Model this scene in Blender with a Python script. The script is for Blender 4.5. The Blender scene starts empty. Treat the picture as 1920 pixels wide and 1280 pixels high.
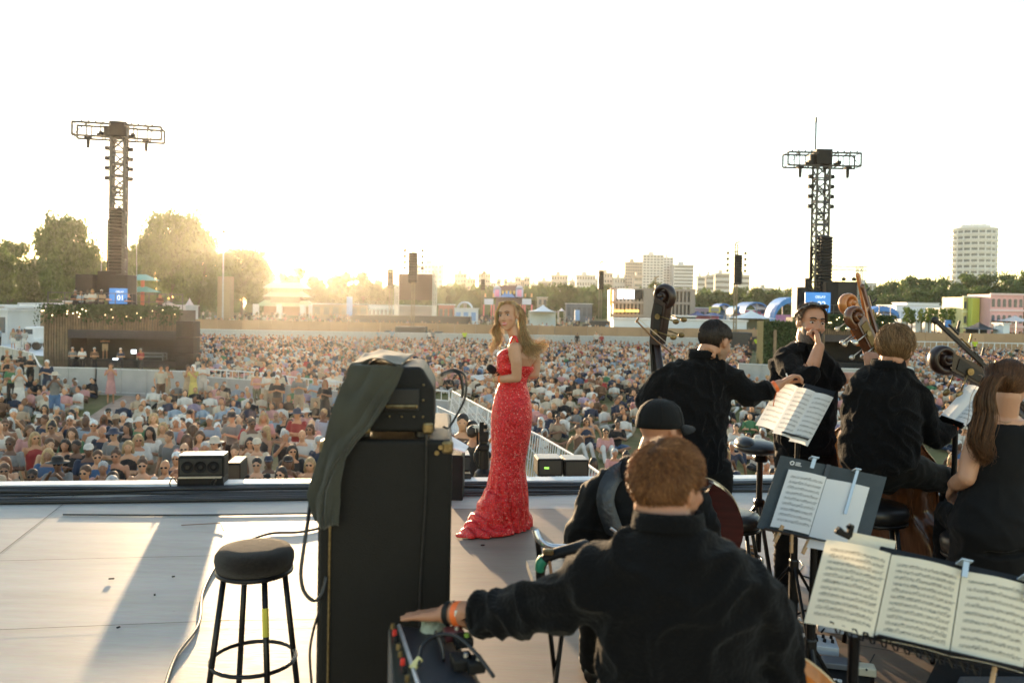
import bpy, bmesh, math, random
import numpy as np
from mathutils import Vector, Matrix, Euler
rnd = random.Random(7)
sc = bpy.context.scene
COL = bpy.context.scene.collection
rad = math.radians
# ---------------------------------------------------------------- camera
F = 1500.0; PX0 = 960.0; PY0 = 591.0
SZ = 2.65                      # stage floor height above the field
CAMLOC = Vector((0, 0, SZ + 1.78))
PITCH, ROLL = -0.8, 1.0
R = (Matrix.Rotation(rad(90 + PITCH), 3, 'X') @ Matrix.Rotation(rad(ROLL), 3, 'Z'))
cam_d = bpy.data.cameras.new('camera'); cam = bpy.data.objects.new('camera', cam_d); COL.objects.link(cam)
cam.matrix_world = Matrix.Translation(CAMLOC) @ R.to_4x4()
cam_d.sensor_width = 36; cam_d.lens = 36 * F / 1920
cam_d.shift_y = -(640 - PY0) / 1920
cam_d.clip_start = 0.05; cam_d.clip_end = 6000
cam_d.dof.use_dof = True; cam_d.dof.focus_distance = 6.0; cam_d.dof.aperture_fstop = 2.8
sc.camera = cam
CR, CU, CF = R @ Vector((1, 0, 0)), R @ Vector((0, 1, 0)), R @ Vector((0, 0, -1))
def ray(px, py):
    return R @ Vector(((px - PX0) / F, (PY0 - py) / F, -1))
def PT(px, py, Y):                       # pixel of the photo -> point at world distance Y
    d = ray(px, py); return CAMLOC + d * (Y / d.y)
def GP(px, py, z=0.0):                   # pixel -> point on the horizontal plane z
    d = ray(px, py); return CAMLOC + d * ((z - CAMLOC.z) / d.z)
def XA(px, Y, z=0.0):                    # world x seen at pixel column px for a point at distance Y, height z
    k = (px - PX0) / F
    a = F and (CR - CF * k)
    return -(a.y * Y + a.z * (z - CAMLOC.z)) / a.x
def proj(p):
    v = Vector(p) - CAMLOC; d = v.dot(CF)
    return PX0 + F * v.dot(CR) / d, PY0 - F * v.dot(CU) / d
# ---------------------------------------------------------------- light and sky
SUN_AZ = math.atan2(-0.297, 1.0)          # seen left of the view axis
SUN_EL = rad(4.3)
w = bpy.data.worlds.new("World"); sc.world = w; w.use_nodes = True
nt = w.node_tree; nt.nodes.clear()
sky = nt.nodes.new('ShaderNodeTexSky'); sky.sky_type = 'NISHITA'; sky.sun_disc = False
sky.sun_elevation = SUN_EL; sky.sun_rotation = SUN_AZ
sky.air_density = 0.8; sky.dust_density = 0.15; sky.ozone_density = 1.0; sky.altitude = 30
bg = nt.nodes.new('ShaderNodeBackground'); bg.inputs[1].default_value = 0.15
wo = nt.nodes.new('ShaderNodeOutputWorld')
tint = nt.nodes.new('ShaderNodeVectorMath'); tint.operation = 'MULTIPLY'; tint.inputs[1].default_value = (1.12, .98, .86); nt.links.new(sky.outputs[0], tint.inputs[0]); nt.links.new(tint.outputs[0], bg.inputs[0]); nt.links.new(bg.outputs[0], wo.inputs[0])
sd = bpy.data.lights.new('sun', 'SUN'); sun = bpy.data.objects.new('sun', sd); COL.objects.link(sun)
sd.energy = 3.3; sd.angle = rad(1.0); sd.color = (1.0, 0.70, 0.40)
sdir = Vector((math.sin(SUN_AZ) * math.cos(SUN_EL), math.cos(SUN_AZ) * math.cos(SUN_EL), math.sin(SUN_EL)))
sun.rotation_euler = sdir.to_track_quat('Z', 'Y').to_euler(); sun.location = (0, 0, 60)
vs = sc.view_settings; vs.view_transform = 'Standard'; vs.look = 'None'; vs.exposure = 2.3; vs.gamma = 1
sc.cycles.use_denoising = True
sc.cycles.max_bounces = 6; sc.cycles.volume_bounces = 0; sc.cycles.transparent_max_bounces = 12
sc.cycles.sample_clamp_indirect = 6; sc.cycles.caustics_reflective = False; sc.cycles.caustics_refractive = False
# ---------------------------------------------------------------- materials
_M = {}
def mat(name, color, rough=0.6, metal=0.0, var=0.12, vscale=6.0, bump=0.0, bscale=30.0, emit=None, estr=1.0,
        attr=None, objcol=False, stretch=None, sheen=0.0, spec=0.5, sss=0.0, transl=0.0, vdark=None):
    if name in _M: return _M[name]
    m = bpy.data.materials.new(name); m.use_nodes = True; n = m.node_tree; L = n.links
    b = n.nodes['Principled BSDF']
    b.inputs['Roughness'].default_value = rough; b.inputs['Metallic'].default_value = metal
    b.inputs['Specular IOR Level'].default_value = spec
    if sheen: b.inputs['Sheen Weight'].default_value = sheen
    if sss:
        b.inputs['Subsurface Weight'].default_value = sss; b.inputs['Subsurface Radius'].default_value = (1, .35, .2); b.inputs['Subsurface Scale'].default_value = 0.012
    tc = n.nodes.new('ShaderNodeTexCoord'); src = tc.outputs['Object']
    if stretch:
        mp = n.nodes.new('ShaderNodeMapping'); mp.inputs['Scale'].default_value = stretch; L.new(src, mp.inputs[0]); src = mp.outputs[0]
    nz = n.nodes.new('ShaderNodeTexNoise'); nz.inputs['Scale'].default_value = vscale; nz.inputs['Detail'].default_value = 5
    L.new(src, nz.inputs['Vector'])
    mr = n.nodes.new('ShaderNodeMapRange'); mr.inputs['From Min'].default_value = .3; mr.inputs['From Max'].default_value = .7
    mr.inputs['To Min'].default_value = 1 - var; mr.inputs['To Max'].default_value = 1 + var
    L.new(nz.outputs['Fac'], mr.inputs['Value'])
    hs = n.nodes.new('ShaderNodeVectorMath'); hs.operation = 'SCALE'
    L.new(mr.outputs[0], hs.inputs['Scale'])
    if attr:
        at = n.nodes.new('ShaderNodeAttribute'); at.attribute_name = attr; L.new(at.outputs['Color'], hs.inputs[0])
    elif objcol:
        oi = n.nodes.new('ShaderNodeObjectInfo'); L.new(oi.outputs['Color'], hs.inputs[0])
    else:
        hs.inputs[0].default_value = color[:3]
    L.new(hs.outputs[0], b.inputs['Base Color'])
    if bump:
        nb = n.nodes.new('ShaderNodeTexNoise'); nb.inputs['Scale'].default_value = bscale; nb.inputs['Detail'].default_value = 6
        L.new(src, nb.inputs['Vector'])
        bp = n.nodes.new('ShaderNodeBump'); bp.inputs['Strength'].default_value = bump; bp.inputs['Distance'].default_value = 0.02
        L.new(nb.outputs['Fac'], bp.inputs['Height']); L.new(bp.outputs[0], b.inputs['Normal'])
    if transl:
        tr = n.nodes.new('ShaderNodeBsdfTranslucent'); L.new(hs.outputs[0], tr.inputs[0])
        mx = n.nodes.new('ShaderNodeMixShader'); mx.inputs[0].default_value = transl
        out = n.nodes['Material Output']; L.new(b.outputs[0], mx.inputs[1]); L.new(tr.outputs[0], mx.inputs[2]); L.new(mx.outputs[0], out.inputs[0])
    if emit:
        b.inputs['Emission Color'].default_value = (*emit, 1); b.inputs['Emission Strength'].default_value = estr
    _M[name] = m; return m
# ---------------------------------------------------------------- mesh builder
def basis(d, hint=None):
    d = Vector(d).normalized()
    h = Vector(hint) if hint is not None else (Vector((0, 0, 1)) if abs(d.z) < .9 else Vector((0, 1, 0)))
    a = h - d * h.dot(d)
    if a.length < 1e-5: a = Vector((1, 0, 0)) - d * d.x
    a.normalize(); return a, d.cross(a).normalized()
class MB:
    def __init__(s): s.v = []; s.f = []; s.m = []; s.marks = []
    def join(s, o): n = len(s.v); s.marks += [k + n for k in o.marks]; return s.add(o.v, o.f)
    def add(s, vs, fs, mi=0):
        o = len(s.v); s.v += [tuple(v) for v in vs]; s.f += [tuple(i + o for i in f) for f in fs]; s.m += [mi] * len(fs); return s
    def box(s, c, size, rot=None, mi=0):
        c = Vector(c); x, y, z = [q / 2 for q in size]
        vs = [Vector((a, b, d)) for a in (-x, x) for b in (-y, y) for d in (-z, z)]
        if rot is not None:
            m = rot if isinstance(rot, Matrix) else Euler(rot).to_matrix()
            vs = [m @ v for v in vs]
        return s.add([c + v for v in vs], [(0, 1, 3, 2), (4, 6, 7, 5), (0, 4, 5, 1), (2, 3, 7, 6), (0, 2, 6, 4), (1, 5, 7, 3)], mi)
    def bbox(s, x0, x1, y0, y1, z0, z1, mi=0):
        return s.box(((x0 + x1) / 2, (y0 + y1) / 2, (z0 + z1) / 2), (abs(x1 - x0), abs(y1 - y0), abs(z1 - z0)), None, mi)
    def rbox(s, c, size, r=0.01, rot=None, mi=0, seg=2):
        bm = bmesh.new(); bmesh.ops.create_cube(bm, size=1)
        for v in bm.verts: v.co = Vector((v.co.x * size[0], v.co.y * size[1], v.co.z * size[2]))
        bmesh.ops.bevel(bm, geom=list(bm.edges), offset=min(r, min(size) * .45), segments=seg, affect='EDGES', profile=.5)
        m = (rot if isinstance(rot, Matrix) else Euler(rot).to_matrix()) if rot is not None else Matrix.Identity(3)
        bm.verts.index_update()
        s.add([Vector(c) + m @ v.co for v in bm.verts], [[v.index for v in f.verts] for f in bm.faces], mi); bm.free(); return s
    def tube(s, pts, r, n=8, closed=False, caps=True, mi=0, hint=None, flat=None):
        pts = [Vector(p) for p in pts]; N = len(pts)
        rr = r if isinstance(r, (list, tuple)) else [r] * N
        rings = []; a_prev = None
        for i, p in enumerate(pts):
            if closed: d = pts[(i + 1) % N] - pts[i - 1]
            else: d = pts[min(i + 1, N - 1)] - pts[max(i - 1, 0)]
            if d.length < 1e-9: d = Vector((0, 0, 1))
            a, b = basis(d, a_prev if a_prev is not None else hint); a_prev = a
            q = rr[i]; ra, rb = (q if isinstance(q, (list, tuple)) else (q, q * (flat or 1)))
            rings.append([p + a * (math.cos(2 * math.pi * k / n) * ra) + b * (math.sin(2 * math.pi * k / n) * rb) for k in range(n)])
        s.marks.append(len(s.v)); vs = [v for g in rings for v in g]; fs = []
        for i in range(N if closed else N - 1):
            j = (i + 1) % N
            for k in range(n):
                l = (k + 1) % n; fs.append((i * n + k, i * n + l, j * n + l, j * n + k))
        if caps and not closed:
            fs.append(tuple(range(n - 1, -1, -1))); fs.append(tuple((N - 1) * n + k for k in range(n)))
        return s.add(vs, fs, mi)
    def bar(s, a, b, r, n=6, mi=0): return s.tube([a, b], r, n, mi=mi)
    def sphere(s, c, r, nu=12, nv=8, rot=None, mi=0):
        rx, ry, rz = r if isinstance(r, (list, tuple)) else (r, r, r); c = Vector(c); vs = []; fs = []
        for j in range(nv + 1):
            t = math.pi * j / nv
            for i in range(nu):
                p = 2 * math.pi * i / nu; v = Vector((rx * math.sin(t) * math.cos(p), ry * math.sin(t) * math.sin(p), rz * math.cos(t)))
                vs.append(c + (rot @ v if rot is not None else v))
        for j in range(nv):
            for i in range(nu):
                k = (i + 1) % nu; fs.append((j * nu + i, (j + 1) * nu + i, (j + 1) * nu + k, j * nu + k))
        return s.add(vs, fs, mi)
    def capsule(s, a, b, ra, rb, n=12, mi=0):
        a, b = Vector(a), Vector(b); d = b - a; L = d.length
        if L < 1e-6: return s.sphere(a, ra, n, max(6, n // 2), mi=mi)
        u = d / L; pts = []; rr = []
        for t in (-.97, -.8, -.5, 0): pts.append(a + u * (ra * t)); rr.append(ra * math.sqrt(1 - t * t))
        for t in (0, .5, .8, .97): pts.append(b + u * (rb * t)); rr.append(rb * math.sqrt(1 - t * t))
        return s.tube(pts, rr, n, mi=mi)
    def loft(s, secs, right, n=16, mi=0):
        # secs: (center, r_side, r_depth, up-direction or None)
        pts = [Vector(q[0]) for q in secs]; N = len(pts); rings = []
        for i, q in enumerate(secs):
            d = (pts[min(i + 1, N - 1)] - pts[max(i - 1, 0)]).normalized()
            rt = Vector(q[3]) if len(q) > 3 else Vector(right)
            a = (rt - d * rt.dot(d)).normalized(); b = d.cross(a)
            rings.append([pts[i] + a * (math.cos(2 * math.pi * k / n) * q[1]) + b * (math.sin(2 * math.pi * k / n) * q[2]) for k in range(n)])
        vs = [v for g in rings for v in g]; fs = []
        for i in range(N - 1):
            for k in range(n):
                l = (k + 1) % n; fs.append((i * n + k, i * n + l, (i + 1) * n + l, (i + 1) * n + k))
        fs.append(tuple(range(n - 1, -1, -1))); fs.append(tuple((N - 1) * n + k for k in range(n)))
        return s.add(vs, fs, mi)
    def lathe(s, prof, c=(0, 0, 0), n=24, rot=None, mi=0):
        c = Vector(c); vs = []; fs = []; N = len(prof)
        for (r, z) in prof:
            for k in range(n):
                v = Vector((r * math.cos(2 * math.pi * k / n), r * math.sin(2 * math.pi * k / n), z)); vs.append(c + (rot @ v if rot is not None else v))
        for i in range(N - 1):
            for k in range(n):
                l = (k + 1) % n; fs.append((i * n + k, i * n + l, (i + 1) * n + l, (i + 1) * n + k))
        return s.add(vs, fs, mi)
    def prism(s, poly, ext, mi=0):           # closed polygon of 3-D points extruded by vector ext
        poly = [Vector(p) for p in poly]; e = Vector(ext); n = len(poly)
        fs = [tuple(range(n - 1, -1, -1)), tuple(range(n, 2 * n))] + [(i, (i + 1) % n, n + (i + 1) % n, n + i) for i in range(n)]
        return s.add(poly + [p + e for p in poly], fs, mi)
    def quad(s, a, b, c, d, mi=0): return s.add([a, b, c, d], [(0, 1, 2, 3)], mi)
    def mesh(s, name):
        me = bpy.data.meshes.new(name)
        me.from_pydata([tuple(v) for v in s.v], [], s.f); me.update(); return me
    def build(s, name, mats, parent=None, smooth=False, origin=None, me=None):
        V = np.array(s.v, dtype=float)
        if parent is not None: o = worldloc(parent)
        elif origin is not None: o = Vector(origin)
        else: o = Vector(((V[:, 0].min() + V[:, 0].max()) / 2, (V[:, 1].min() + V[:, 1].max()) / 2, V[:, 2].min()))
        s.v = [(v[0] - o.x, v[1] - o.y, v[2] - o.z) for v in s.v]
        me = s.mesh(name)
        hc = mats.get('hc') if not isinstance(mats, list) else None
        if hc is not None:                     # every strand its own tone
            g = np.random.RandomState(len(s.v)); mk = np.array(s.marks); idx = np.searchsorted(mk, np.arange(len(s.v)), side='right'); sh = g.lognormal(0, .42, len(mk) + 1); sh[0] = .55
            c = np.ones((len(s.v), 4)); c[:, :3] = np.clip(np.array(list(hc))[None, :] * sh[idx][:, None], 0, .85); ca = me.color_attributes.new('Col', 'FLOAT_COLOR', 'POINT'); ca.data.foreach_set('color', c.ravel())
        return link(name, me, mats, parent, o if parent is None else Vector((0, 0, 0)), smooth, s.m)
def worldloc(o):
    l = Vector((0, 0, 0))
    while o is not None: l += o.location; o = o.parent
    return l
def link(name, me, mats, parent=None, loc=(0, 0, 0), smooth=False, mi=None):
    ob = bpy.data.objects.new(name, me); COL.objects.link(ob); ob.location = loc
    if parent is not None: ob.parent = parent
    for m in (mats if isinstance(mats, (list, tuple)) else [mats]): me.materials.append(m)
    if mi is not None and len(set(mi)) > 1: me.polygons.foreach_set('material_index', mi)
    if smooth: me.polygons.foreach_set('use_smooth', [True] * len(me.polygons))
    me.update(); return ob
def tag(o, label=None, cat=None, group=None, kind=None):
    if label: o['label'] = label
    if cat: o['category'] = cat
    if group: o['group'] = group
    if kind: o['kind'] = kind
    return o
def thing(name, label, cat, loc, group=None):
    o = bpy.data.objects.new(name, None); COL.objects.link(o); o.location = loc; o.empty_display_size = .2
    return tag(o, label, cat, group)
def kids(o): return [c for c in bpy.data.objects if c.parent == o]
def copy_tree(o, parent=None):
    c = o.copy(); COL.objects.link(c); c.parent = parent
    for ch in kids(o): copy_tree(ch, c)
    return c
def lerp(a, b, t): return a + (b - a) * t
def curve(pts, n=8, closed=False):          # Catmull-Rom
    P = [Vector(p) for p in pts]; out = []; N = len(P)
    for i in range(N - 1 if not closed else N):
        if closed: p0, p1, p2, p3 = P[i - 1], P[i], P[(i + 1) % N], P[(i + 2) % N]
        else: p0, p1, p2, p3 = P[max(i - 1, 0)], P[i], P[i + 1], P[min(i + 2, N - 1)]
        for k in range(n):
            t = k / n
            out.append(.5 * ((2 * p1) + (p2 - p0) * t + (2 * p0 - 5 * p1 + 4 * p2 - p3) * t * t + (3 * p1 - p0 - 3 * p2 + p3) * t ** 3))
    if not closed: out.append(P[-1])
    return out
def text_mesh(txt, size, loc, rot, name, m, parent, ext=0.004, align='CENTER'):
    cu = bpy.data.curves.new('t', 'FONT'); cu.body = txt; cu.size = size; cu.extrude = ext; cu.align_x = align; cu.align_y = 'CENTER'
    t = bpy.data.objects.new('t', cu); COL.objects.link(t)
    me = bpy.data.meshes.new_from_object(t.evaluated_get(bpy.context.evaluated_depsgraph_get())); bpy.data.objects.remove(t)
    M = rot.to_matrix().to_4x4() if isinstance(rot, Euler) else rot.to_4x4()
    o = worldloc(parent) if parent is not None else Vector((0, 0, 0))
    me.transform(Matrix.Translation(Vector(loc) - o) @ M); me.materials.clear()
    return link(name, me, m, parent)
def truss(mb, a, b, w=.3, r=.02, step=None, hint=(0, 1, 0), n=4, rd=None):
    a, b = Vector(a), Vector(b); d = b - a; L = d.length; u, v = basis(d, hint); step = step or w; k = max(1, round(L / step)); rd = rd or r * .6
    cs = [(u * sx + v * sy) * (w / 2) for sx, sy in ((1, 1), (-1, 1), (-1, -1), (1, -1))]
    for c in cs: mb.bar(a + c, b + c, r, n)
    for i in range(k):
        p, q = a + d * (i / k), a + d * ((i + 1) / k)
        for j in range(4):
            c0, c1 = cs[j], cs[(j + 1) % 4]
            if i % 2: c0, c1 = c1, c0
            mb.bar(p + c0, q + c1, rd, 3)
            mb.bar(p + cs[j], p + cs[(j + 1) % 4], rd, 3)
# common materials
BLACK = mat('black_paint', (.010, .010, .010), .55, var=.3, spec=.2)
BLACKM = mat('black_steel', (.015, .015, .016), .35, .6, var=.3)
STEEL = mat('galvanised_steel', (.5, .51, .52), .38, .85, var=.15, vscale=20)
ALU = mat('aluminium_truss', (.42, .42, .42), .4, .8)
WHITE = mat('white_plastic', (.78, .78, .77), .5)
GREYP = mat('grey_panel', (.42, .41, .39), .6, var=.1, vscale=2)
RUBBER = mat('black_rubber_cable', (.012, .012, .012), .4)
# ================================================================ ground
def struct(name, mb, m, **k): return tag(mb.build(name, m, **k), kind='structure')
def ground_mat():
    m = bpy.data.materials.new('dry_summer_grass'); m.use_nodes = True; n = m.node_tree; L = n.links; b = n.nodes['Principled BSDF']
    tc = n.nodes.new('ShaderNodeTexCoord'); cr = n.nodes.new('ShaderNodeValToRGB'); nz = n.nodes.new('ShaderNodeTexNoise')
    nz.inputs['Scale'].default_value = .25; nz.inputs['Detail'].default_value = 9; nz.inputs['Roughness'].default_value = .7
    L.new(tc.outputs['Object'], nz.inputs['Vector']); L.new(nz.outputs['Fac'], cr.inputs['Fac'])
    e = cr.color_ramp.elements; e[0].position = .35; e[0].color = (.09, .11, .03, 1); e[1].position = .65; e[1].color = (.26, .21, .11, 1)
    L.new(cr.outputs[0], b.inputs['Base Color']); b.inputs['Roughness'].default_value = .95; b.inputs['Specular IOR Level'].default_value = .1
    return m
struct('ground', MB().quad((-3500, -60, 0), (3500, -60, 0), (3500, 3500, 0), (-3500, 3500, 0)), ground_mat())
PATHM = mat('trodden_path', (.42, .29, .21), .95, var=.18, vscale=1.5)
def gpoly(pix, z): return [GP(px, py, z) for px, py in pix]
pp = gpoly([(120, 812), (178, 812), (345, 722), (270, 722), (205, 756)], .004)
m_ = MB(); m_.add(pp, [tuple(range(len(pp)))]); struct('path', m_, PATHM)
pp = gpoly([(-60, 655), (88, 668), (88, 600), (60, 588), (-120, 588)], .008)
m_ = MB(); m_.add(pp, [tuple(range(len(pp)))]); struct('white_trackway', m_, mat('white_trackway', (.72, .73, .74), .5, var=.08, vscale=1))
m_ = MB(); Y0 = 16
m_.add([(-1.9, 29, .006), (1.8, 16, .006), (3.4, 16, .006), (40, 44, .006), (37, 46, .006), (1.0, 22, .006), (-.3, 29, .006)], [(0, 1, 2, 3, 4, 5, 6)])
m_ = MB(); m_.add([(-2.3, 31, .006), (1.9, 14.8, .006), (-3.2, 14.8, .006), (-3.8, 31, .006)], [(0, 1, 2, 3)])
struct('pit_floor', m_, mat('pit_trackway', (.36, .34, .31), .8, var=.15, vscale=2))
# ================================================================ trees
LEAF = mat('tree_leaves', (.105, .155, .030), .6, var=.35, vscale=.5, transl=.35)
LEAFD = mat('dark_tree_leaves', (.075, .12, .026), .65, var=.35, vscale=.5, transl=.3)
BARK = mat('bark', (.12, .09, .06), .9, bump=.4)
def make_crown(seed, w, h, base, nlobe, nleaf, leaf):
    r = random.Random(seed); V = []; lobes = []
    for i in range(nlobe):
        t = r.random(); a = r.random() * 6.283
        zc = base + (h - base) * (.12 + .74 * t)
        rr = (w / 2) * (.78 * math.sqrt(max(.05, 1 - ((zc - (base + (h - base) * .45)) / ((h - base) * .62)) ** 2)))
        q = r.random() ** .6
        lobes.append((Vector((math.cos(a) * rr * q, math.sin(a) * rr * q, zc)), w * r.uniform(.10, .19)))
    lobes.append((Vector((0, 0, h - w * .13)), w * .13))
    vs = []; fs = []
    per = nleaf // len(lobes)
    for c, s in lobes:
        for _ in range(per):
            d = Vector((r.gauss(0, 1), r.gauss(0, 1), r.gauss(0, 1) * .75)); d.normalize()
            p = c + d * (s * (r.random() ** .35) * r.uniform(.8, 1.18))
            n = (d + Vector((r.gauss(0, .6), r.gauss(0, .6), r.gauss(0, .6)))).normalized(); a, b = basis(n)
            l = leaf * r.uniform(.6, 1.4); k = len(vs)
            vs += [p + a * l, p + b * l * .6, p - a * l, p - b * l * .6]; fs.append((k, k + 1, k + 2, k + 3))
    me = bpy.data.meshes.new('crown'); me.from_pydata([tuple(v) for v in vs], [], fs); return me, lobes
def make_trunk(lobes, h, base, tr):
    m = MB(); m.tube([(0, 0, -.3), (0, 0, base * .5), (0, 0, base), (0, 0, base + (h - base) * .5)], [tr * 1.3, tr, tr * .85, tr * .3], 8)
    for c, s in lobes[:14]:
        z = base * .8 + (c.z - base) * .35; m.tube([(0, 0, z), Vector((c.x * .5, c.y * .5, (z + c.z) / 2 + .3)), c], [tr * .4, tr * .25, tr * .08], 5)
    return m.mesh('trunk')
PROTO = []
for i, (w_, h_, b_, nl, nf, lf) in enumerate([(22, 26, 4, 64, 15000, .52), (19, 25, 2, 56, 13000, .5), (12, 14, .5, 34, 5200, .42), (14, 13, .5, 34, 5200, .44), (10, 15, 1, 30, 4600, .42)]):
    cm, lb = make_crown(10 + i, w_, h_, b_, nl, nf, lf); cm.materials.append(LEAF if i < 2 or i == 4 else LEAFD)
    tm = make_trunk(lb, h_, b_, .55 if i < 2 else .3); tm.materials.append(BARK); PROTO.append((cm, tm, w_, h_))
def tree(px, top, wpx, Y, pi, label, group=None):
    cm, tm, w_, h_ = PROTO[pi]
    p = PT(px, top, Y); H = p.z; sx = (wpx / F * Y) / w_; szz = H / h_
    t = thing('tree', label, 'tree', (p.x, Y, 0), group); t.scale = (sx, sx, szz); t.rotation_euler.z = rnd.random() * 6.28
    for nm, me in (('crown', cm), ('trunk', tm)):
        o = bpy.data.objects.new(nm, me); COL.objects.link(o); o.parent = t
    return t
big = [(-25, 440, 110, 165, 0, 'big broad tree cut off by the left edge of the photo'), (15, 446, 95, 185, 1, 'big rounded tree left of the tall airy tree'),
       (127, 398, 118, 170, 0, 'tall airy backlit tree just left of the tower with the sign 01'), (322, 388, 140, 170, 0, 'tallest backlit tree, right behind the tower with the sign 01'),
       (375, 425, 80, 190, 1, 'backlit tree filling in right of the tallest tree'), (255, 455, 80, 200, 1, 'backlit tree between the tower with the sign 01 and the tallest tree'),
       (70, 480, 90, 200, 1, 'dark tree between the two tall trees at the left'), (178, 478, 60, 210, 1, 'low tree just behind the left side of the tower with the sign 01'),
       (455, 459, 105, 215, 0, 'golden tree whose right side touches the setting sun'), (415, 470, 70, 225, 1, 'golden tree behind the thin floodlight pole')]
for a in big: tree(*a)
prof = [(500, 497, 62), (528, 507, 50), (556, 498, 58), (590, 514, 56), (618, 517, 46), (648, 509, 66), (682, 508, 70), (712, 522, 50), (735, 530, 46)]
for i, (px, tp, wp) in enumerate(prof): tree(px, tp, wp, 260, 2 + i % 3, 'golden backlit tree between the sun and the dark screen', 'trees between the sun and the dark screen')
prof = [(835, 533, 60), (868, 532, 50), (905, 536, 60), (945, 533, 60), (985, 538, 60), (1015, 531, 50), (1082, 538, 54), (1112, 534, 50), (1140, 532, 54)]
for i, (px, tp, wp) in enumerate(prof): tree(px, tp, wp, 280, 2 + i % 3, 'green tree behind the pink arched stage and tents', 'trees behind the pink arched stage')
tree(1053, 529, 76, 240, 3, 'dark rounded tree standing out behind the peaked white tent')
tree(1226, 525, 34, 255, 4, 'small tree rising above the concrete building roof in front of the tower blocks')
prof = [(1275, 538, 50), (1312, 545, 54), (1345, 543, 56), (1382, 537, 56), (1415, 536, 60), (1450, 541, 56), (1485, 538, 54), (1515, 545, 50), (1585, 552, 56), (1618, 548, 56), (1500, 556, 60), (1400, 556, 60), (1340, 560, 50), (1440, 556, 60)]
for i, (px, tp, wp) in enumerate(prof): tree(px, tp, wp, 270, 2 + i % 3, 'green tree behind the blue and pink canopies', 'trees behind the blue canopies')
prof = [(1650, 533, 60, 250), (1678, 522, 62, 255), (1707, 515, 66, 262), (1740, 519, 60, 262), (1772, 518, 66, 262), (1808, 511, 72, 265), (1845, 511, 74, 265), (1882, 508, 74, 262), (1925, 504, 80, 240), (1960, 500, 80, 240),
        (1668, 549, 60, 225), (1715, 541, 76, 225), (1760, 533, 84, 225), (1805, 538, 70, 220), (1848, 536, 80, 220), (1896, 522, 84, 215)]
for i, (px, tp, wp, Y) in enumerate(prof): tree(px, tp, wp, Y, 2 + i % 3, 'leafy tree in the high bank at the right', 'trees in the high bank at the right')
# undergrowth that closes the gaps under the crowns
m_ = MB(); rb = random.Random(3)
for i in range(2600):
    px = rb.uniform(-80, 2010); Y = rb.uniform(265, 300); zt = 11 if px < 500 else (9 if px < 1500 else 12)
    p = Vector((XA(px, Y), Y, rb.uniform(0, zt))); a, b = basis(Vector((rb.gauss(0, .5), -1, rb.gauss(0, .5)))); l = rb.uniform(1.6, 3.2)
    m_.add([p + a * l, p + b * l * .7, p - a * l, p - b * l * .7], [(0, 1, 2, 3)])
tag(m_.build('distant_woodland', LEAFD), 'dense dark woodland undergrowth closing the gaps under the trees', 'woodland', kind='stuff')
# ================================================================ skyline
def bmatl(c, n): return mat('skyline_' + n, c, .8, var=.06, vscale=.05)
WIN = mat('dull_window_glass', (.09, .11, .13), .2, var=.3, vscale=.2)
def block(pl, pr, top, Y, c, label, floors=10, cols=6, side=None, roof=True, cat='building', bands=False, name='tower_block'):
    x0, x1 = XA(pl, Y, 20), XA(pr, Y, 20); z = PT((pl + pr) / 2, top, Y).z; D = max(12, (x1 - x0) * .8)
    t = thing(name, label, cat, ((x0 + x1) / 2, Y, 0))
    cm = bmatl(c, name + '_%.2f_%.2f' % (c[0], c[2]))
    MB().bbox(x0, x1, Y, Y + D, 0, z).build('wall', cm, t)
    if roof:
        m = MB(); m.bbox(x0 - .6, x1 + .6, Y - .6, Y + D + .6, z, z + .8); m.bbox(lerp(x0, x1, .3), lerp(x0, x1, .55), Y + D * .3, Y + D * .6, z + .8, z + 3.4); m.build('roof', cm, t)
    fh = z / floors; cw = (x1 - x0) / cols; fin = MB()
    if not bands:
        for k in range(cols + 1): fin.bbox(x0 + cw * k - cw * .16, x0 + cw * k + cw * .16, Y - .35, Y - .01, 0, z - .1)
        fin.build('wall_fins', cm, t)
    for f in range(floors):
        zb = f * fh + fh * .38
        if zb > 6: MB().bbox(x0 + .3, x1 - .3, Y - .12, Y + .05, zb, zb + fh * .45).build('window_band', WIN, t)
    return t
YS = 620
block(782, 828, 497, YS, (.5, .47, .43), 'pale office block behind the big dark screen', 9, 7)
block(852, 874, 514, YS, (.42, .36, .32), 'low tower left of the paired skyline towers at the left', 7, 4)
block(872, 891, 524, YS + 20, (.42, .36, .32), 'low brown block joined to the leftmost skyline tower', 5, 4)
block(897, 919, 514, YS, (.42, .37, .33), 'brown tower just behind the thin speaker mast', 7, 5)
block(932, 939, 525, YS, (.5, .45, .4), 'left of two tiny chimney like towers above the trees', 5, 2)
block(945, 951, 525, YS + 5, (.5, .45, .4), 'right of two tiny chimney like towers above the trees', 5, 2)
block(966, 976, 521, YS, (.45, .38, .34), 'small narrow tower behind the head of the woman in red', 6, 2)
block(983, 993, 521, YS + 6, (.45, .38, .34), 'small narrow tower right of the head of the woman in red', 6, 2)
block(976, 983, 526, YS + 8, (.45, .38, .34), 'low link building between the two small narrow towers', 4, 2)
block(1034, 1064, 517, YS, (.5, .44, .4), 'stepped brown building above the dark rounded tree', 6, 6)
block(1008, 1036, 528, YS + 12, (.55, .56, .55), 'low pale building with a wide flat roof left of the stepped brown one', 4, 5, bands=True)
block(1081, 1116, 517, YS, (.52, .53, .53), 'wide pale grey slab block left of the thin mast with the dark speaker array', 6, 7)
block(1127, 1148, 513, YS + 20, (.5, .46, .43), 'beige block just right of the thin mast with the dark speaker array', 7, 4)
block(1152, 1172, 522, YS, (.5, .49, .46), 'low pale block left of the brown tower', 5, 4)
block(1172, 1203, 493, YS, (.42, .36, .32), 'brown tower block left of the tallest white tower', 16, 7)
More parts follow.
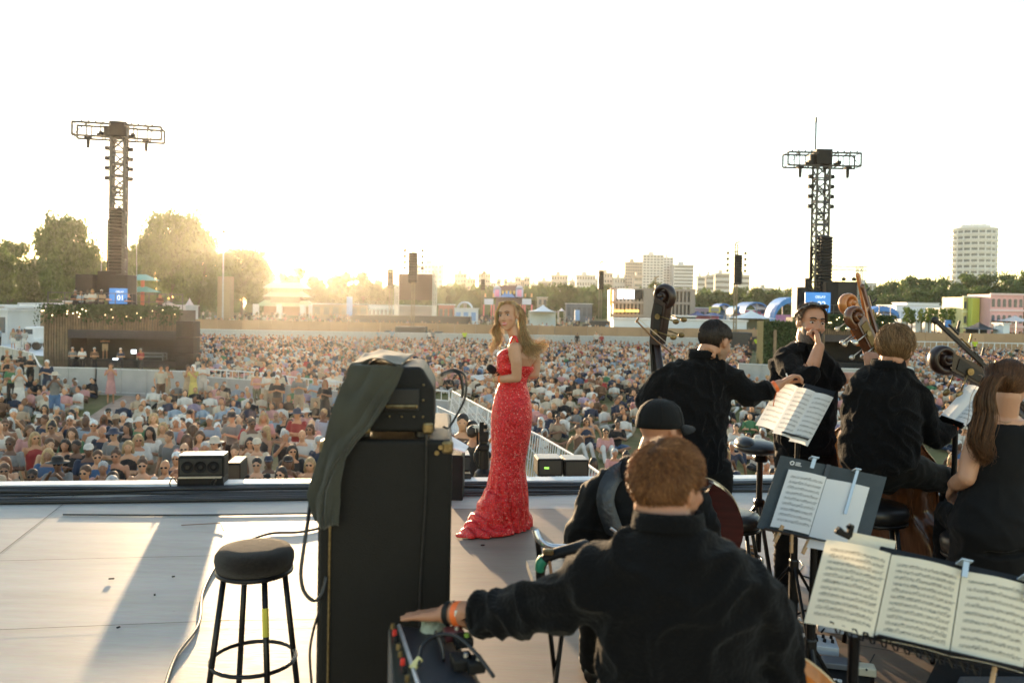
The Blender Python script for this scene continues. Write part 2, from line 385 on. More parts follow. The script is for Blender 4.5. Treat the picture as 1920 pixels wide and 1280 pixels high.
block(1189, 1204, 519, YS - 30, (.55, .45, .38), 'short tan block in front of the brown tower', 6, 4, bands=True)
block(1205, 1243, 479, YS, (.62, .62, .62), 'tallest white tower block on the skyline with balcony rows', 20, 6)
block(1243, 1261, 484, YS + 15, (.6, .62, .64), 'plain pale side tower joined to the tallest white tower', 20, 3)
block(1263, 1300, 498, YS, (.56, .6, .64), 'plain blue grey slab tower right of the tallest white tower', 14, 8, bands=True)
for i, (l, r_, tp) in enumerate([(1308, 1322, 520), (1324, 1338, 517), (1341, 1368, 514), (1384, 1405, 517)]):
    block(l, r_, tp, YS + i * 4, (.58, .57, .55), ['narrow white flats, first of the stepped row with stacked balconies', 'narrow white flats, second of the stepped row with stacked balconies', 'widest white flats of the stepped row with stacked balconies', 'white flats just right of the lit speaker mast'][i], 7, 4 + (i == 2) * 2, bands=True)
block(1609, 1642, 532, YS, (.4, .45, .5), 'flat blue grey roofed building right of the dark screen', 4, 5)
block(1456, 1476, 545, YS, (.6, .6, .6), 'low white house far off above the low trees', 3, 4)
for i, (l, r_, tp) in enumerate([(905, 930, 531), (952, 966, 530), (1068, 1082, 527), (1116, 1128, 524), (1322, 1345, 533), (1420, 1450, 541), (838, 852, 531), (995, 1008, 533)]):
    tag(block(l, r_, tp, YS + 60, (.5, .48, .46), 'low pale block far behind the trees', 4, 5), group='low pale skyline blocks')
# round white tower
Yt = 560; x0, x1 = XA(1807, Yt, 30), XA(1885, Yt, 30); rr = (x1 - x0) / 2; zt = PT(1845, 428, Yt).z; cx, cy = (x0 + x1) / 2, Yt + rr
t = thing('round_tower', 'round white tower with rings of windows above the trees at the right', 'building', (cx, cy, 0))
WT = mat('white_concrete', (.72, .73, .72), .7, var=.04, vscale=.05)
m = MB(); m.lathe([(rr * 1.35, 0), (rr * 1.35, zt * .12), (rr, zt * .13), (rr, zt), (rr * .8, zt + .3), (0, zt + .3)], (cx, cy, 0), 40); m.build('wall', WT, t)
nfl = 13
for k in range(nfl):
    z = zt * .16 + (zt * .84) * k / nfl + 1.2; hh = zt * .84 / nfl; MB().lathe([(rr + .12, z), (rr + .12, z + hh * .42)], (cx, cy, 0), 40).build('window_band', WIN, t)
m = MB()
for k in range(20): a = k * math.pi / 10; m.box((cx + math.cos(a) * (rr + .2), cy + math.sin(a) * (rr + .2), zt * .58), (.5, .9, zt * .84), (0, 0, a))
m.build('wall_fins', WT, t)
m = MB(); m.lathe([(rr * .72, zt + .3), (rr * .72, zt + 3.2), (0, zt + 3.6)], (cx, cy, 0), 30)
for a in range(9): m.bar((cx + math.cos(a) * rr * .5, cy + math.sin(a) * rr * .5, zt + 3), (cx + math.cos(a) * rr * .5, cy + math.sin(a) * rr * .5, zt + 5 + a % 3), .3)
m.build('roof', WT, t)
m = MB()
for k in range(nfl + 1):
    z = zt * .16 + (zt * .84) * k / nfl; m.lathe([(rr + .05, z), (rr + .8, z), (rr + .8, z + 1.0), (rr + .05, z + 1.0)], (cx, cy, 0), 40)
m.build('balcony_ring', WT, t)
# ================================================================ perimeter wall of the field
PLY = [mat('plywood_%d' % i, c, .8, var=.08, vscale=.8) for i, c in enumerate([(.42, .27, .155), (.37, .235, .135), (.47, .30, .17)])]
t = thing('plywood_wall', 'long brown plywood wall running behind the seated crowd', 'wall', (0, 88.5, 0))
seg = -70
rw = random.Random(5); mbs = [MB(), MB(), MB()]
pts = []
def wallY(px): return 88.5 + 1.5 * math.sin(px / 300.)
px = 362.
mi = 0
while px < 2080:
    nx = px + rw.choice([24, 31, 31, 40, 46]); ya, yb = wallY(px), wallY(px)
    x0, x1 = XA(px, ya, 1), XA(nx, yb, 1)
    mbs[mi].bbox(x0, x1 - .03, ya, ya + .15, 0, 2.12 + rw.uniform(-.02, .02)); mi = rw.choice([0, 0, 1, 2, 0]); px = nx
for i in range(3): tag(mbs[i].build('plywood_panels', PLY[i], t))
m = MB(); m.bbox(XA(362, 89, 1), XA(2080, 89, 1), 90.2, 90.5, .02, 1.9); m.build('rear_rail', GREYP, t)
# far metal crowd barrier in front of the wall
BAR = mat('pale_barrier_metal', (.72, .72, .71), .45, .15, var=.05)
def barrier_run(pts, h, label, solid=False, step=.12, panel=None, name='crowd_barrier', rail=.025, lean=0.0, mats=None, rung=None):
    t = thing(name, label, 'barrier', pts[0])
    m = MB(); s = MB(); pn = MB()
    for a, b in zip(pts[:-1], pts[1:]):
        a, b = Vector(a), Vector(b); L = (b - a).length; u = (b - a) / L; nrm = Vector((-u.y, u.x, 0)); off = nrm * lean
        up = Vector((0, 0, h)) + off
        m.bar(a + up, b + up, rail, 6); m.bar(a + up * .12, b + up * .12, rail * .8, 5)
        if rung: m.bar(a + up * rung, b + up * rung, rail * .8, 5)
        k = max(1, int(L / step))
        for i in range(k + 1):
            p = a + (b - a) * (i / k); lo = rung if rung else .12
            s.bar(p + up * lo, p + up, rail * .45, 4)
        kk = max(1, int(L / 1.2))
        for i in range(kk + 1):
            p = a + (b - a) * (i / kk); m.bar(p, p + up, rail, 5); m.bar(p + up * .85, p + off * 2.2 + nrm * .75, rail * .7, 4)
        if solid:
            top = rung or 1.0; pn.prism([a + nrm * .04, b + nrm * .04, b + up * top + nrm * .04, a + up * top + nrm * .04], -nrm * .03)
            for i in range(0, kk + 1):
                p = a + (b - a) * (i / kk); pn.box(p + Vector((0, 0, h * top / 2)) - nrm * .0, (.05, .05, h * top))
    m.build('frame', BAR, t)
    if not solid or rung: s.build('bars', BAR, t)
    if solid: pn.build('panel', mats or GREYP, t)
    return t
fb = [(XA(px, 83.5, 0), 83.5, 0) for px in (372, 700, 1000, 1330)]
barrier_run(fb, 1.25, 'pale mesh barrier along the foot of the brown wall, left of the green hedge', True, .5, mats=mat('barrier_mesh', (.50, .48, .45), .7), name='crowd_barrier')
fb = [(XA(px, 83.5, 0), 83.5, 0) for px in (1690, 2060)]
barrier_run(fb, 1.25, 'white slatted barrier along the foot of the brown wall at the right', False, .6, rail=.05)
# grey wall barrier at left and centre
def gb(px, py, h=1.2): p = GP(px, py, h); p.z = 0; return p
barrier_run([gb(-40, 640), gb(62, 662), gb(75, 688)], 1.2, 'grey barrier curving along the white trackway at the far left', True)
barrier_run([gb(75, 688), gb(180, 690), gb(372, 697)], 1.2, 'solid grey barrier in front of the stage box with the sign 01', True)
barrier_run([gb(372, 693), gb(480, 700), gb(605, 716), gb(842, 736)], 1.25, 'grey barrier with a white ladder like top behind the standing group', True, .32, rung=.72, rail=.03)
barrier_run([gb(842, 736), gb(930, 785), gb(1005, 822), gb(1078, 866), gb(1170, 935)], 1.25, 'white metal barrier slanting from the crowd down to the stage edge', False, .17, lean=.12, rail=.028)
barrier_run([gb(820, 762, 1.1), gb(905, 800, 1.1)], 1.1, 'low inner barrier with white steps behind the big black cabinet', False, .2)
barrier_run([(XA(1385, 46, 1.), 46, 0), (XA(1560, 44, 1), 43.5, 0), (XA(1640, 44, 1), 43, 0), (XA(1760, 46, 1), 50, 0)], 1.25, 'solid pale barrier in front of the dark stage box with the sign 02', True)
# ================================================================ delay towers on stage boxes
def line_lamp(name, px, py, Y, r, estr, c=(1, .75, .4)): pass
FIX = mat('lamp_housing', (.02, .02, .02), .6, spec=.2)
def big_tower(px, base_px, topY_px, Y, n, label, boxw, light, rotz=0):
    """mast with T-shaped head, box on top, lamps down both sides, speaker column, sign"""
    p = PT(px, topY_px, Y); X = p.x; H = p.z
    t = thing('delay_tower', label, 'light tower', (X, Y, 0))
    u = Y / F                                   # metres per photo pixel
    w_ = 21 * u; m = MB(); truss(m, (X, Y, 3.0), (X, Y, H - 10 * u), w_ * 1.1, .105, 22 * u, rd=.075); m.build('mast', STEELD, t)
    m = MB(); m.rbox((X, Y, H - 13 * u), (30 * u, 30 * u, 28 * u), .05)
    m.rbox((X - 20 * u, Y, H - 18 * u), (10 * u, 20 * u, 20 * u), .04); m.build('head_box', BLACK, t)
    m = MB()
    for sx in (-1, 1):
        for zz in (H - 6 * u, H - 30 * u):
            for yy in (-.6, .6): m.bar((X + sx * 12 * u, Y + yy, zz), (X + sx * 68 * u * boxw, Y + yy, zz), .08, 5)
        for k in range(3):
            xx = X + sx * (25 + 21 * k) * u * boxw
            for yy in (-.6, .6): m.bar((xx, Y + yy, H - 6 * u), (xx, Y + yy, H - 30 * u), .045, 4)
            m.bar((xx, Y - .6, H - 6 * u), (xx, Y + .6, H - 6 * u), .04, 4); m.bar((xx, Y - .6, H - 30 * u), (xx, Y + .6, H - 30 * u), .04, 4)
        m.bar((X + sx * 68 * u * boxw, Y - .6, H - 6 * u), (X + sx * 68 * u * boxw, Y - .6, H - 30 * u), .06, 4)
        m.bar((X + sx * 68 * u * boxw, Y + .6, H - 6 * u), (X + sx * 68 * u * boxw, Y + .6, H - 30 * u), .06, 4)
        m.bar((X + sx * 46 * u * boxw, Y - .6, H - 7 * u), (X + sx * 66 * u * boxw, Y - .6, H - 29 * u), .035, 4)
        for k in range(4): m.bar((X + sx * (24 + 12 * k) * u, Y - .6, H - 6 * u), (X + sx * (24 + 12 * k) * u, Y - .6, H - 1.5 * u), .06, 4)
    m.build('cross_arm', STEELD, t)
    for sx in (-1, 1):
        m = MB(); x = X + sx * 44 * u * boxw
        m.box((x, Y - .5, H - 33 * u), (11 * u, .5, 3 * u)); m.lathe([(0, 0), (2.6 * u, 0), (3.3 * u, -6 * u), (2.6 * u, -18 * u), (0, -18 * u)], (x, Y - .5, H - 34 * u), 12); m.build('spotlight', FIX, t)
        m = MB(); x = X + sx * 27 * u
        m.rbox((x, Y - .5, H - 24 * u), (7 * u, .5, 7 * u), .05); m.rbox((x - 5 * u, Y - .4, H - 26 * u), (6 * u, .4, 5 * u), .05); m.build('camera_unit', FIX, t)
    for sx in (-1, 1):
        for k in range(4):
            z = H - (49 + 18.5 * k) * u; m = MB(); x = X + sx * 20 * u
            m.rbox((x, Y, z), (8.5 * u, 9 * u, 5.5 * u), .05); m.bar((x - 4 * u, Y, z + 4 * u), (x + 4 * u, Y, z + 4 * u), .04); m.bar((X + sx * 10 * u, Y, z + 4 * u), (x + 3 * u * sx, Y, z + 4 * u), .04)
            for q in (-1, 1): m.bar((x + 4 * q * u, Y, z + 4 * u), (x + 4 * q * u, Y, z - 1 * u), .035)
            m.build('flood_lamp', FIX, t)
    zt = H - 165 * u; m = MB()
    k = 0; z = zt
    while z > 4.6:
        m.rbox((X + 2 * u, Y - w_ * .55 - .35, z), (22 * u, .9, 5.6 * u), .06, rot=(rad(-2 - k * .25), 0, 0)); z -= 6.1 * u; k += 1
    m.build('speaker_array', BLACK, t)
    m = MB(); m.rbox((X - 16 * u, Y, (zt - 15 * u + 4.4) / 2), (6 * u, 6 * u, zt - 15 * u - 4.4), .05); m.build('side_column', BLACK, t)
    m = MB()
    for q in (-29, 33): m.bar((X + q * u, Y, 4), (X + q * u * .9, Y, H - 32 * u), .02, 4)
    m.build('guy_wire', STEEL, t)
    m = MB()
    for z in (H - 132 * u, H - 139 * u): m.bbox(X - w_ / 2, X + w_ / 2, Y - w_ / 2 - .05, Y - w_ / 2 + .1, z, z + 3 * u)
    m.build('collar', STEELD, t)
    return t, X, H, u
STEELD = mat('dark_steel', (.10, .095, .09), .45, .4)
SLAT = mat('timber_slats', (.22, .15, .09), .75, var=.25, vscale=3)
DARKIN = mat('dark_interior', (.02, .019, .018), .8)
IVY = mat('ivy', (.05, .085, .025), .6, var=.4, transl=.25)
SIGNB = mat('sign_blue', (.03, .16, .42), .4, var=.25, vscale=.8, emit=(.04, .22, .6), estr=.18)
SIGNW = mat('sign_white', (.8, .85, .9), .4, emit=(.8, .9, 1), estr=.25)
LIT = mat('lit_bulb', (1, .8, .5), .4, emit=(1, .72, .36), estr=2.2)
def leaves(mb, x0, x1, y0, y1, z0, z1, n, s, r, dens=None):
    for _ in range(n):
        p = Vector((r.uniform(x0, x1), r.uniform(y0, y1), r.uniform(z0, z1)))
        if dens and not dens(p, r): continue
        a, b = basis(Vector((r.gauss(0, 1), -1, r.gauss(0, 1)))); l = s * r.uniform(.5, 1.4)
        mb.add([p + a * l, p + b * l * .6, p - a * l, p - b * l * .6], [(0, 1, 2, 3)])
def stage_box(pl, pr, op_l, op_r, top_px, base, open_top, Y, label, D=8, side_ivy=None):
    x0, x1, a, b = XA(pl, Y, 2), XA(pr, Y, 2), XA(op_l, Y, 2), XA(op_r, Y, 2)
    zt = PT((pl + pr) / 2, top_px, Y).z; zo = PT((pl + pr) / 2, open_top, Y).z
    t = thing('stage_box', label, 'stage box', ((x0 + x1) / 2, Y, 0)); rr_ = random.Random(int(pl))
    m = MB(); m.bbox(x0, a, Y, Y + D, 0, zt); m.bbox(b, x1, Y, Y + D, 0, zt); m.bbox(a, b, Y, Y + D, zo, zt); m.bbox(x0, x1, Y + D - .2, Y + D, 0, zt)
    m.build('carcass', mat('box_boarding', (.10, .08, .06), .8, var=.2), t)
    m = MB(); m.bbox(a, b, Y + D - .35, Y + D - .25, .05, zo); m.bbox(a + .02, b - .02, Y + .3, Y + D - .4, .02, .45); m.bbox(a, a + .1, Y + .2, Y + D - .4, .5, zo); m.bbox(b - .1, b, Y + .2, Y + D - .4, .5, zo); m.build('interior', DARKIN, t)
    m = MB(); x = x0
    while x < x1:
        w_ = rr_.uniform(.07, .11); z0 = zo - .02 if a < x < b else 0
        if z0 > 0 or x < a: m.bbox(x, x + w_, Y - .12, Y - .01, max(z0, .02), zt - .05 + rr_.uniform(-.08, .03))
        x += .17
    m.build('slat_cladding', SLAT, t)
    m = MB(); m.bbox(a, b, Y - .05, Y + .5, zo - .55, zo - .03); m.build('opening_pelmet', mat('dark_pelmet', (.06, .05, .05), .8), t)
    m = MB()
    for k in range(26):
        c = rr_.uniform(x0 - .2, x1); hgt = rr_.uniform(.25, .95)
        leaves(m, c - .6, c + .6, Y - .45, Y - .05, zt - hgt, zt + .28, 110, .09, rr_)
    leaves(m, x0 - .2, x1, Y - .4, Y + .1, zt - .25, zt + .25, 1500, .09, rr_); m.build('ivy_garland', IVY, t)
    m = MB()
    for k in range(20): m.sphere((rr_.uniform(x0, x1), Y - .47, zt - rr_.uniform(-.1, .5)), .035, 6, 4)
    m.build('string_lights', LIT, t)
    m = MB(); m.bar((x0, Y + .3, zt + 1.0), (x1, Y + .3, zt + 1.0), .025); m.bar((x0, Y + .3, zt + .5), (x1, Y + .3, zt + .5), .02)
    for k in range(9): xx = lerp(x0, x1, k / 8); m.bar((xx, Y + .3, zt), (xx, Y + .3, zt + 1.0), .025)
    m.build('deck_rail', STEELD, t)
    return t, x0, x1, a, b, zt, zo
# left box + tower 01
Y1 = 50.
sb, bx0, bx1, ba, bb, bzt, bzo = stage_box(84, 338, 128, 330, 580, 0, 618, Y1, 'timber slatted stage box with ivy top under the tower with the sign 01', D=2.4)
tw, TX, TH, tu = big_tower(224, 0, 231, 53., '01', 'backlit steel tower with a T shaped lamp head and the sign 01, at the left', 1.12, True); tw.rotation_euler.z = rad(14)
def sign(cx, cz, Y, w_, h_, a, b, label):
    t = thing('tower_sign', label, 'sign', (cx, Y, cz))
    MB().rbox((cx, Y, cz), (w_, .08, h_), .02).build('board', SIGNB, t)
    text_mesh(a, h_ * .17, (cx + .1 * w_, Y - .05, cz + h_ * .27), Euler((rad(90), 0, 0)), 'small_lettering', SIGNW, t)
    text_mesh(b, h_ * .46, (cx + .14 * w_, Y - .05, cz - h_ * .12), Euler((rad(90), 0, 0)), 'number', SIGNW, t)
p = PT(222, 555, 50.8); sign(p.x, p.z, 50.8, 1.15, .98, 'DELAY', '01', 'blue sign reading 01 at the foot of the left tower')
m = MB(); m.rbox((TX - 1.15, 51.6, 4.75), (1.15, 1.3, 2.2), .05); m.rbox((TX + 1.05, 51.6, 4.75), (1.15, 1.3, 2.2), .05); m.rbox((TX, 52.0, 5.3), (1.2, 1, 1.6), .05)
tag(m.build('speaker_stack', BLACK), 'black speaker stacks on the deck either side of the sign 01', 'speaker')
# black speaker wing right of the left box
Yq = 49.6; x0, x1 = XA(336, Yq, 1), XA(369, Yq, 1)
t = thing('speaker_wing', 'dark speaker stack standing against the right end of the left stage box', 'speaker', ((x0 + x1) / 2, Yq, 0))
for k in range(3): m = MB(); m.rbox(((x0 + x1) / 2, Yq, .5 + k * 1.02), (x1 - x0, 1.1, .98), .04); m.box(((x0 + x1) / 2, Yq - .56, .5 + k * 1.02), ((x1 - x0) * .86, .03, .8)); m.build('speaker_cabinet', BLACK, t)
# equipment inside left box
for i, (pl, pr, pt_, pb, lab) in enumerate([(257, 305, 662, 682, 'silver framed equipment rack on a table, right side inside the left stage box'), (135, 148, 664, 684, 'narrow silver framed rack at the left inside the left stage box')]):
    Yr = 51.2; a = PT(pl, pt_, Yr); b = PT(pr, pb, Yr); t = thing('equipment_rack', lab, 'equipment rack', ((a.x + b.x) / 2, Yr, 0)); m = MB()
    for z in (a.z, (a.z * 2 + b.z) / 3, b.z):
        for y in (Yr, Yr + .6): m.bar((a.x, y, z), (b.x, y, z), .03)
    for x in (a.x, b.x):
        for y in (Yr, Yr + .6): m.bar((x, y, .45), (x, y, a.z), .03)
    m.build('frame', ALU, t)
    m = MB(); m.rbox(((a.x + b.x) / 2, Yr + .3, (a.z + b.z) / 2 - .05), ((b.x - a.x) * .9, .5, .3), .03); m.build('unit', BLACK, t)
for i, (px, py, w_, h_) in enumerate([(251, 659, .36, .27), (217, 675, .38, .27)]):
    p = PT(px, py, 50.9); t = thing('monitor', ['higher of the two lit screens inside the left stage box', 'lower lit screen inside the left stage box, left of the rack'][i], 'screen', (p.x, p.y, p.z - .5))
    MB().rbox(p, (w_, .04, h_), .01).build('bezel', BLACK, t); MB().box(p - Vector((0, .025, 0)), (w_ * .93, .006, h_ * .9)).build('screen', mat('lit_screen', (.7, .8, .9), .3, emit=(.8, .9, 1), estr=.9), t)
    MB().bar(p + Vector((0, .03, 0)), p + Vector((0, .03, -.7)), .02).build('stand', BLACK, t)
# right box + tower 02
Y2 = 60.
sb2, cx0, cx1, ca, cb, czt, czo = stage_box(1500, 1672, 1545, 1664, 597, 0, 627, Y2, 'dark stage box with ivy top at the right, behind the man with sunglasses', D=3.2)
tw2, TX2, TH2, tu2 = big_tower(1541, 0, 283, 62.5, '02', 'black steel tower with a T shaped lamp head and the sign 02, at the right', 1.0, True)
m = MB(); m.tube([(TX2 - .5, 62.5, TH2), (TX2 - .5, 62.5, TH2 + 2.6)], .07, 5); m.tube([(TX2 - .5, 62.5, TH2 + 2.2), (TX2 - .5, 62.5, TH2 + 2.6)], .09, 6); m.build('antenna', STEELD, tw2)
p = PT(1533, 567, 59.6); sign(p.x, p.z, 59.6, 1.9, 1.5, 'DELAY', '02', 'blue sign reading 02 at the foot of the right tower')
# green ivy screens either side of right box
for (pl, pr, tp, Y, lab) in [(1431, 1502, 603, 57.5, 'green ivy clad screen wall left of the dark stage box'), (1664, 1674, 612, 59, 'narrow dark green column right of the dark stage box')]:
    x0, x1 = XA(pl, Y, 2), XA(pr, Y, 2); zt = PT((pl + pr) / 2, tp, Y).z; t = thing('hedge_screen', lab, 'hedge screen', ((x0 + x1) / 2, Y, 0))
    MB().bbox(x0, x1, Y, Y + 1.5, 0, zt).build('backing', mat('dark_green_backing', (.03, .045, .02), .95, spec=.05), t)
    m = MB(); leaves(m, x0, x1, Y - .12, Y, .1, zt + .1, 1500, .1, random.Random(2)); m.build('ivy', IVY, t)
    if pr - pl > 30:
        m = MB(); xx = lerp(x0, x1, .25); m.bbox(xx, xx + .22, Y - .2, Y - .1, .3, zt - .6); m.build('timber_post', SLAT, t)
# black stacks flanking sign 02, dark screen with gantry behind
def pbox(name, label, cat, pl, pr, tp, bp, Y, D, m, r=.05, group=None):
    a = PT(pl, tp, Y); b = PT(pr, bp, Y); o = MB().rbox(((a.x + b.x) / 2, Y + D / 2, (a.z + b.z) / 2), (b.x - a.x, D, a.z - b.z), r).build(name, m); return tag(o, label, cat, group)
pbox('speaker_stack', 'black speaker stack left of the sign 02', 'speaker', 1495, 1517, 538, 596, 60.5, 1.2, BLACK)
pbox('speaker_stack', 'black speaker stack right of the sign 02', 'speaker', 1549, 1572, 528, 596, 60.5, 1.2, BLACK)
pbox('speaker_stack', 'small black speaker stack on the far left edge of the right stage box', 'speaker', 1510, 1520, 521, 545, 61, 1, BLACK)
a = PT(1546, 527, 100.); b = PT(1608, 600, 100.)
t = thing('video_screen', 'dark video screen on a truss gantry behind the tower with the sign 02', 'screen', ((a.x + b.x) / 2, 100., 0))
MB().rbox(((a.x + b.x) / 2, 100.3, (a.z + 1.0) / 2), (b.x - a.x, .5, a.z - 1.0), .05).build('screen', DARKIN, t)
m = MB(); g = PT(1612, 500, 100.); truss(m, (g.x, 100, 0), (g.x, 100, g.z), .55, .05); truss(m, PT(1540, 502, 100.), PT(1628, 504, 100.), .5, .04); m.build('gantry', ALU, t)
m = MB()
for q in (1553, 1582, 1601): pq = PT(q, 524, 100.); m.lathe([(0, 0), (.25, .05), (.3, .3), (.1, .5), (0, .5)], (pq.x, 100, pq.z - .2), 10)
m.build('lamp', FIX, t)
# slim speaker masts near the wall
def mast(px, tp, bp, Y, aw, at, ab, label, lamps=4, base=True, group=None, mp=5):
    X = XA(px, Y, 3); u = Y / F; z = lambda q: PT(px, q, Y).z
    t = thing('speaker_mast', label, 'speaker mast', (X, Y, 0), group)
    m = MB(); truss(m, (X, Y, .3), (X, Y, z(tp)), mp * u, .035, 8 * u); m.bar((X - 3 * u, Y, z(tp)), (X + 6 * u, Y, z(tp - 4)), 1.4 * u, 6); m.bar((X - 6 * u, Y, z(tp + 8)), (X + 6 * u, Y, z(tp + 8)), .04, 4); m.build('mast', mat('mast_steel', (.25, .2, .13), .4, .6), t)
    m = MB(); k = 0; q = at
    while q < ab: m.rbox((X, Y - .5, z(q + 2.5)), (aw * u, .7, 4.6 * u), .03, rot=(rad(-k), 0, 0)); q += 5; k += 1
    m.build('speaker_array', BLACK, t)
    for i in range(lamps):
        for sx in (-1, 1):
            m = MB(); m.rbox((X + sx * 16.5 * u, Y, z(tp + 18 + i * 11)), (5 * u, .4, 4.5 * u), .04); m.bar((X, Y, z(tp + 15 + i * 11)), (X + sx * 18 * u, Y, z(tp + 15 + i * 11)), .025, 4); m.build('flood_lamp', FIX, t)
    if base:
        m = MB(); m.rbox((X - .1, Y - .3, .95), (3.2, 2.2, 1.8), .06); m.rbox((X + 2.4, Y, .7), (1.6, 1.8, 1.3), .05); m.rbox((X - 2.3, Y, .7), (1.2, 1.8, 1.3), .05); m.build('base_platform', mat('dark_base', (.05, .045, .04), .7), t)
    return t
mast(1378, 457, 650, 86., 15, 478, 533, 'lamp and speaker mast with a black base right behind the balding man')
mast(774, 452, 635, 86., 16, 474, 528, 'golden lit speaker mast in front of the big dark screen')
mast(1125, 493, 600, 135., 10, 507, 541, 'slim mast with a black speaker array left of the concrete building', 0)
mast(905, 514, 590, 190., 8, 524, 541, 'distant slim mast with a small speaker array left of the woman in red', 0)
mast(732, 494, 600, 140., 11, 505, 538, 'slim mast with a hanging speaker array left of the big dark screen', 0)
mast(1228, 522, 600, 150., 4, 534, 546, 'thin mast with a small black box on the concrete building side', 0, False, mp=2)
# floodlight pole in front of the trees
X = XA(418, 120., 5); m = MB(); zt = PT(418, 434, 120.).z; m.tube([(X, 120, 0), (X, 120, zt)], [.14, .08], 8); t = thing('floodlight_pole', 'thin pole with a small box lamp against the sky left of the sun', 'light pole', (X, 120, 0))
m.build('pole', ALU, t); MB().rbox((X, 120, zt), (.5, .4, .4), .04).build('lamp', FIX, t)
X = XA(418, 110., 5); pbox('speaker_tower', 'pale wrapped speaker tower in the sun glare right of the tallest tree', 'speaker tower', 408, 430, 518, 598, 130., 2, mat('wrapped_scrim', (.30, .22, .13), .8))
# big dark screen between trusses, centre left
t = thing('video_screen', 'big dark brown video screen held between two white truss towers', 'screen', (XA(781, 125., 0), 125., 0))
a = PT(749, 513, 125.); b = PT(813, 563, 125.)
MB().rbox(((a.x + b.x) / 2, 125.3, (a.z + b.z) / 2), (b.x - a.x, .6, a.z - b.z), .05).build('screen', mat('screen_back', (.09, .05, .035), .7), t)
m = MB()
for q, tp in ((745, 483), (816, 487)):
    pt_ = PT(q, tp, 124.); truss(m, (pt_.x, 124, 3.), (pt_.x, 124, pt_.z - 2), .55, .06, 1.0); m.bar((pt_.x, 124, 3), (pt_.x, 124, pt_.z), .06)
    m.box((pt_.x, 124, 2.2), (.7, .7, 3.6))
truss(m, PT(800, 490, 124.), PT(834, 491, 124.), .4, .04); m.build('truss', mat('white_truss', (.6, .58, .55), .4, .4), t)
m = MB(); m.rbox((XA(775, 124., 1), 123, 1.2), (18, 4, 2.4), .1); m.build('platform', mat('dark_base', (.05, .045, .04), .7), t)
# ================================================================ festival buildings beyond the wall
def colm(c): return mat('paint_%.2f_%.2f_%.2f' % c, c, .6, var=.07, vscale=.5)
def box_building(pl, pr, tp, Y, D, c, label, name='cabin', cat='cabin', wins=0, roofc=None, bp=None, wrow=1, wcol=None, group=None):
    x0, x1 = XA(pl, Y, 2), XA(pr, Y, 2); z = PT((pl + pr) / 2, tp, Y).z
    t = thing(name, label, cat, ((x0 + x1) / 2, Y, 0), group)
    MB().bbox(x0, x1, Y, Y + D, 0, z).build('wall', colm(c), t)
    MB().bbox(x0 - .15, x1 + .15, Y - .15, Y + D + .15, z, z + .18).build('roof', colm(roofc or (.6, .6, .6)), t)
    if wins:
        cw = (x1 - x0) / wins; rh = z / wrow
        for r_ in range(wrow):
            for k in range(wins):
                MB().bbox(x0 + cw * (k + .2), x0 + cw * (k + .8), Y - .06, Y + .04, rh * (r_ + .35), rh * (r_ + .82)).build('window', wcol or WIN, t)
    return t
def arch_roof(pl, pr, tp, Y, D, c, label, name='arched_canopy', rise=None, legs=True, band=None, wall=None, wtop=None):
    x0, x1 = XA(pl, Y, 2), XA(pr, Y, 2); zt = PT((pl + pr) / 2, tp, Y).z; W = x1 - x0; ri = rise or W * .22
    t = thing(name, label, 'canopy', ((x0 + x1) / 2, Y, 0)); m = MB(); N = 16; o = []
    for i in range(N + 1):
        a = math.pi * i / N; o.append(((x0 + x1) / 2 - math.cos(a) * W / 2, zt - ri + math.sin(a) * ri))
    poly = [(x, Y, z) for x, z in o] + [(x, Y, z - (band or .25)) for x, z in reversed(o)]
    m.prism(poly, (0, D, 0)); m.build('canopy', colm(c), t)
    if legs:
        m = MB()
        for x in (x0 + .15, x1 - .15, lerp(x0, x1, .5)): 
            for y in (Y + .2, Y + D - .2): m.bar((x, y, 0), (x, y, zt - ri * (1 if x != lerp(x0, x1, .5) else .1)), .12)
        m.build('post', colm((.3, .3, .32)), t)
    if wall: MB().bbox(x0 + .3, x1 - .3, Y + D * .5, Y + D, 0, zt - ri * .9).build('backing', colm(wall), t)
    return t
def peak_tent(pl, pr, tp, ep, Y, D, c, label, peaks=1, name='peaked_tent', cat='tent', legs=True, wc=None, group=None):
    x0, x1 = XA(pl, Y, 2), XA(pr, Y, 2); zt = PT((pl + pr) / 2, tp, Y).z; ze = PT((pl + pr) / 2, ep, Y).z
    t = thing(name, label, cat, ((x0 + x1) / 2, Y, 0), group); m = MB(); W = (x1 - x0) / peaks
    for k in range(peaks):
        a = x0 + k * W; N = 8; rings = []
        for i in range(N + 1):
            f = i / N; q = (1 - f); zz = ze + (zt - ze) * (f ** 2.0); hx, hy = W / 2 * q, D / 2 * q
            rings.append([(a + W / 2 - hx, Y + D / 2 - hy, zz), (a + W / 2 + hx, Y + D / 2 - hy, zz), (a + W / 2 + hx, Y + D / 2 + hy, zz), (a + W / 2 - hx, Y + D / 2 + hy, zz)])
        vs = [v for g in rings for v in g]; fs = [(i * 4 + k2, i * 4 + (k2 + 1) % 4, (i + 1) * 4 + (k2 + 1) % 4, (i + 1) * 4 + k2) for i in range(N) for k2 in range(4)]
        m.add(vs, fs)
    m.build('canopy', colm(c), t)
    m = MB()
    for k in range(peaks + 1):
        for y in (Y, Y + D): m.bar((x0 + k * W, y, 0), (x0 + k * W, y, ze), .06)
    m.build('pole', STEEL, t)
    if wc: MB().bbox(x0 + .1, x1 - .1, Y + D * .6, Y + D * .62, 0, ze).build('rear_wall', colm(wc), t)
    return t
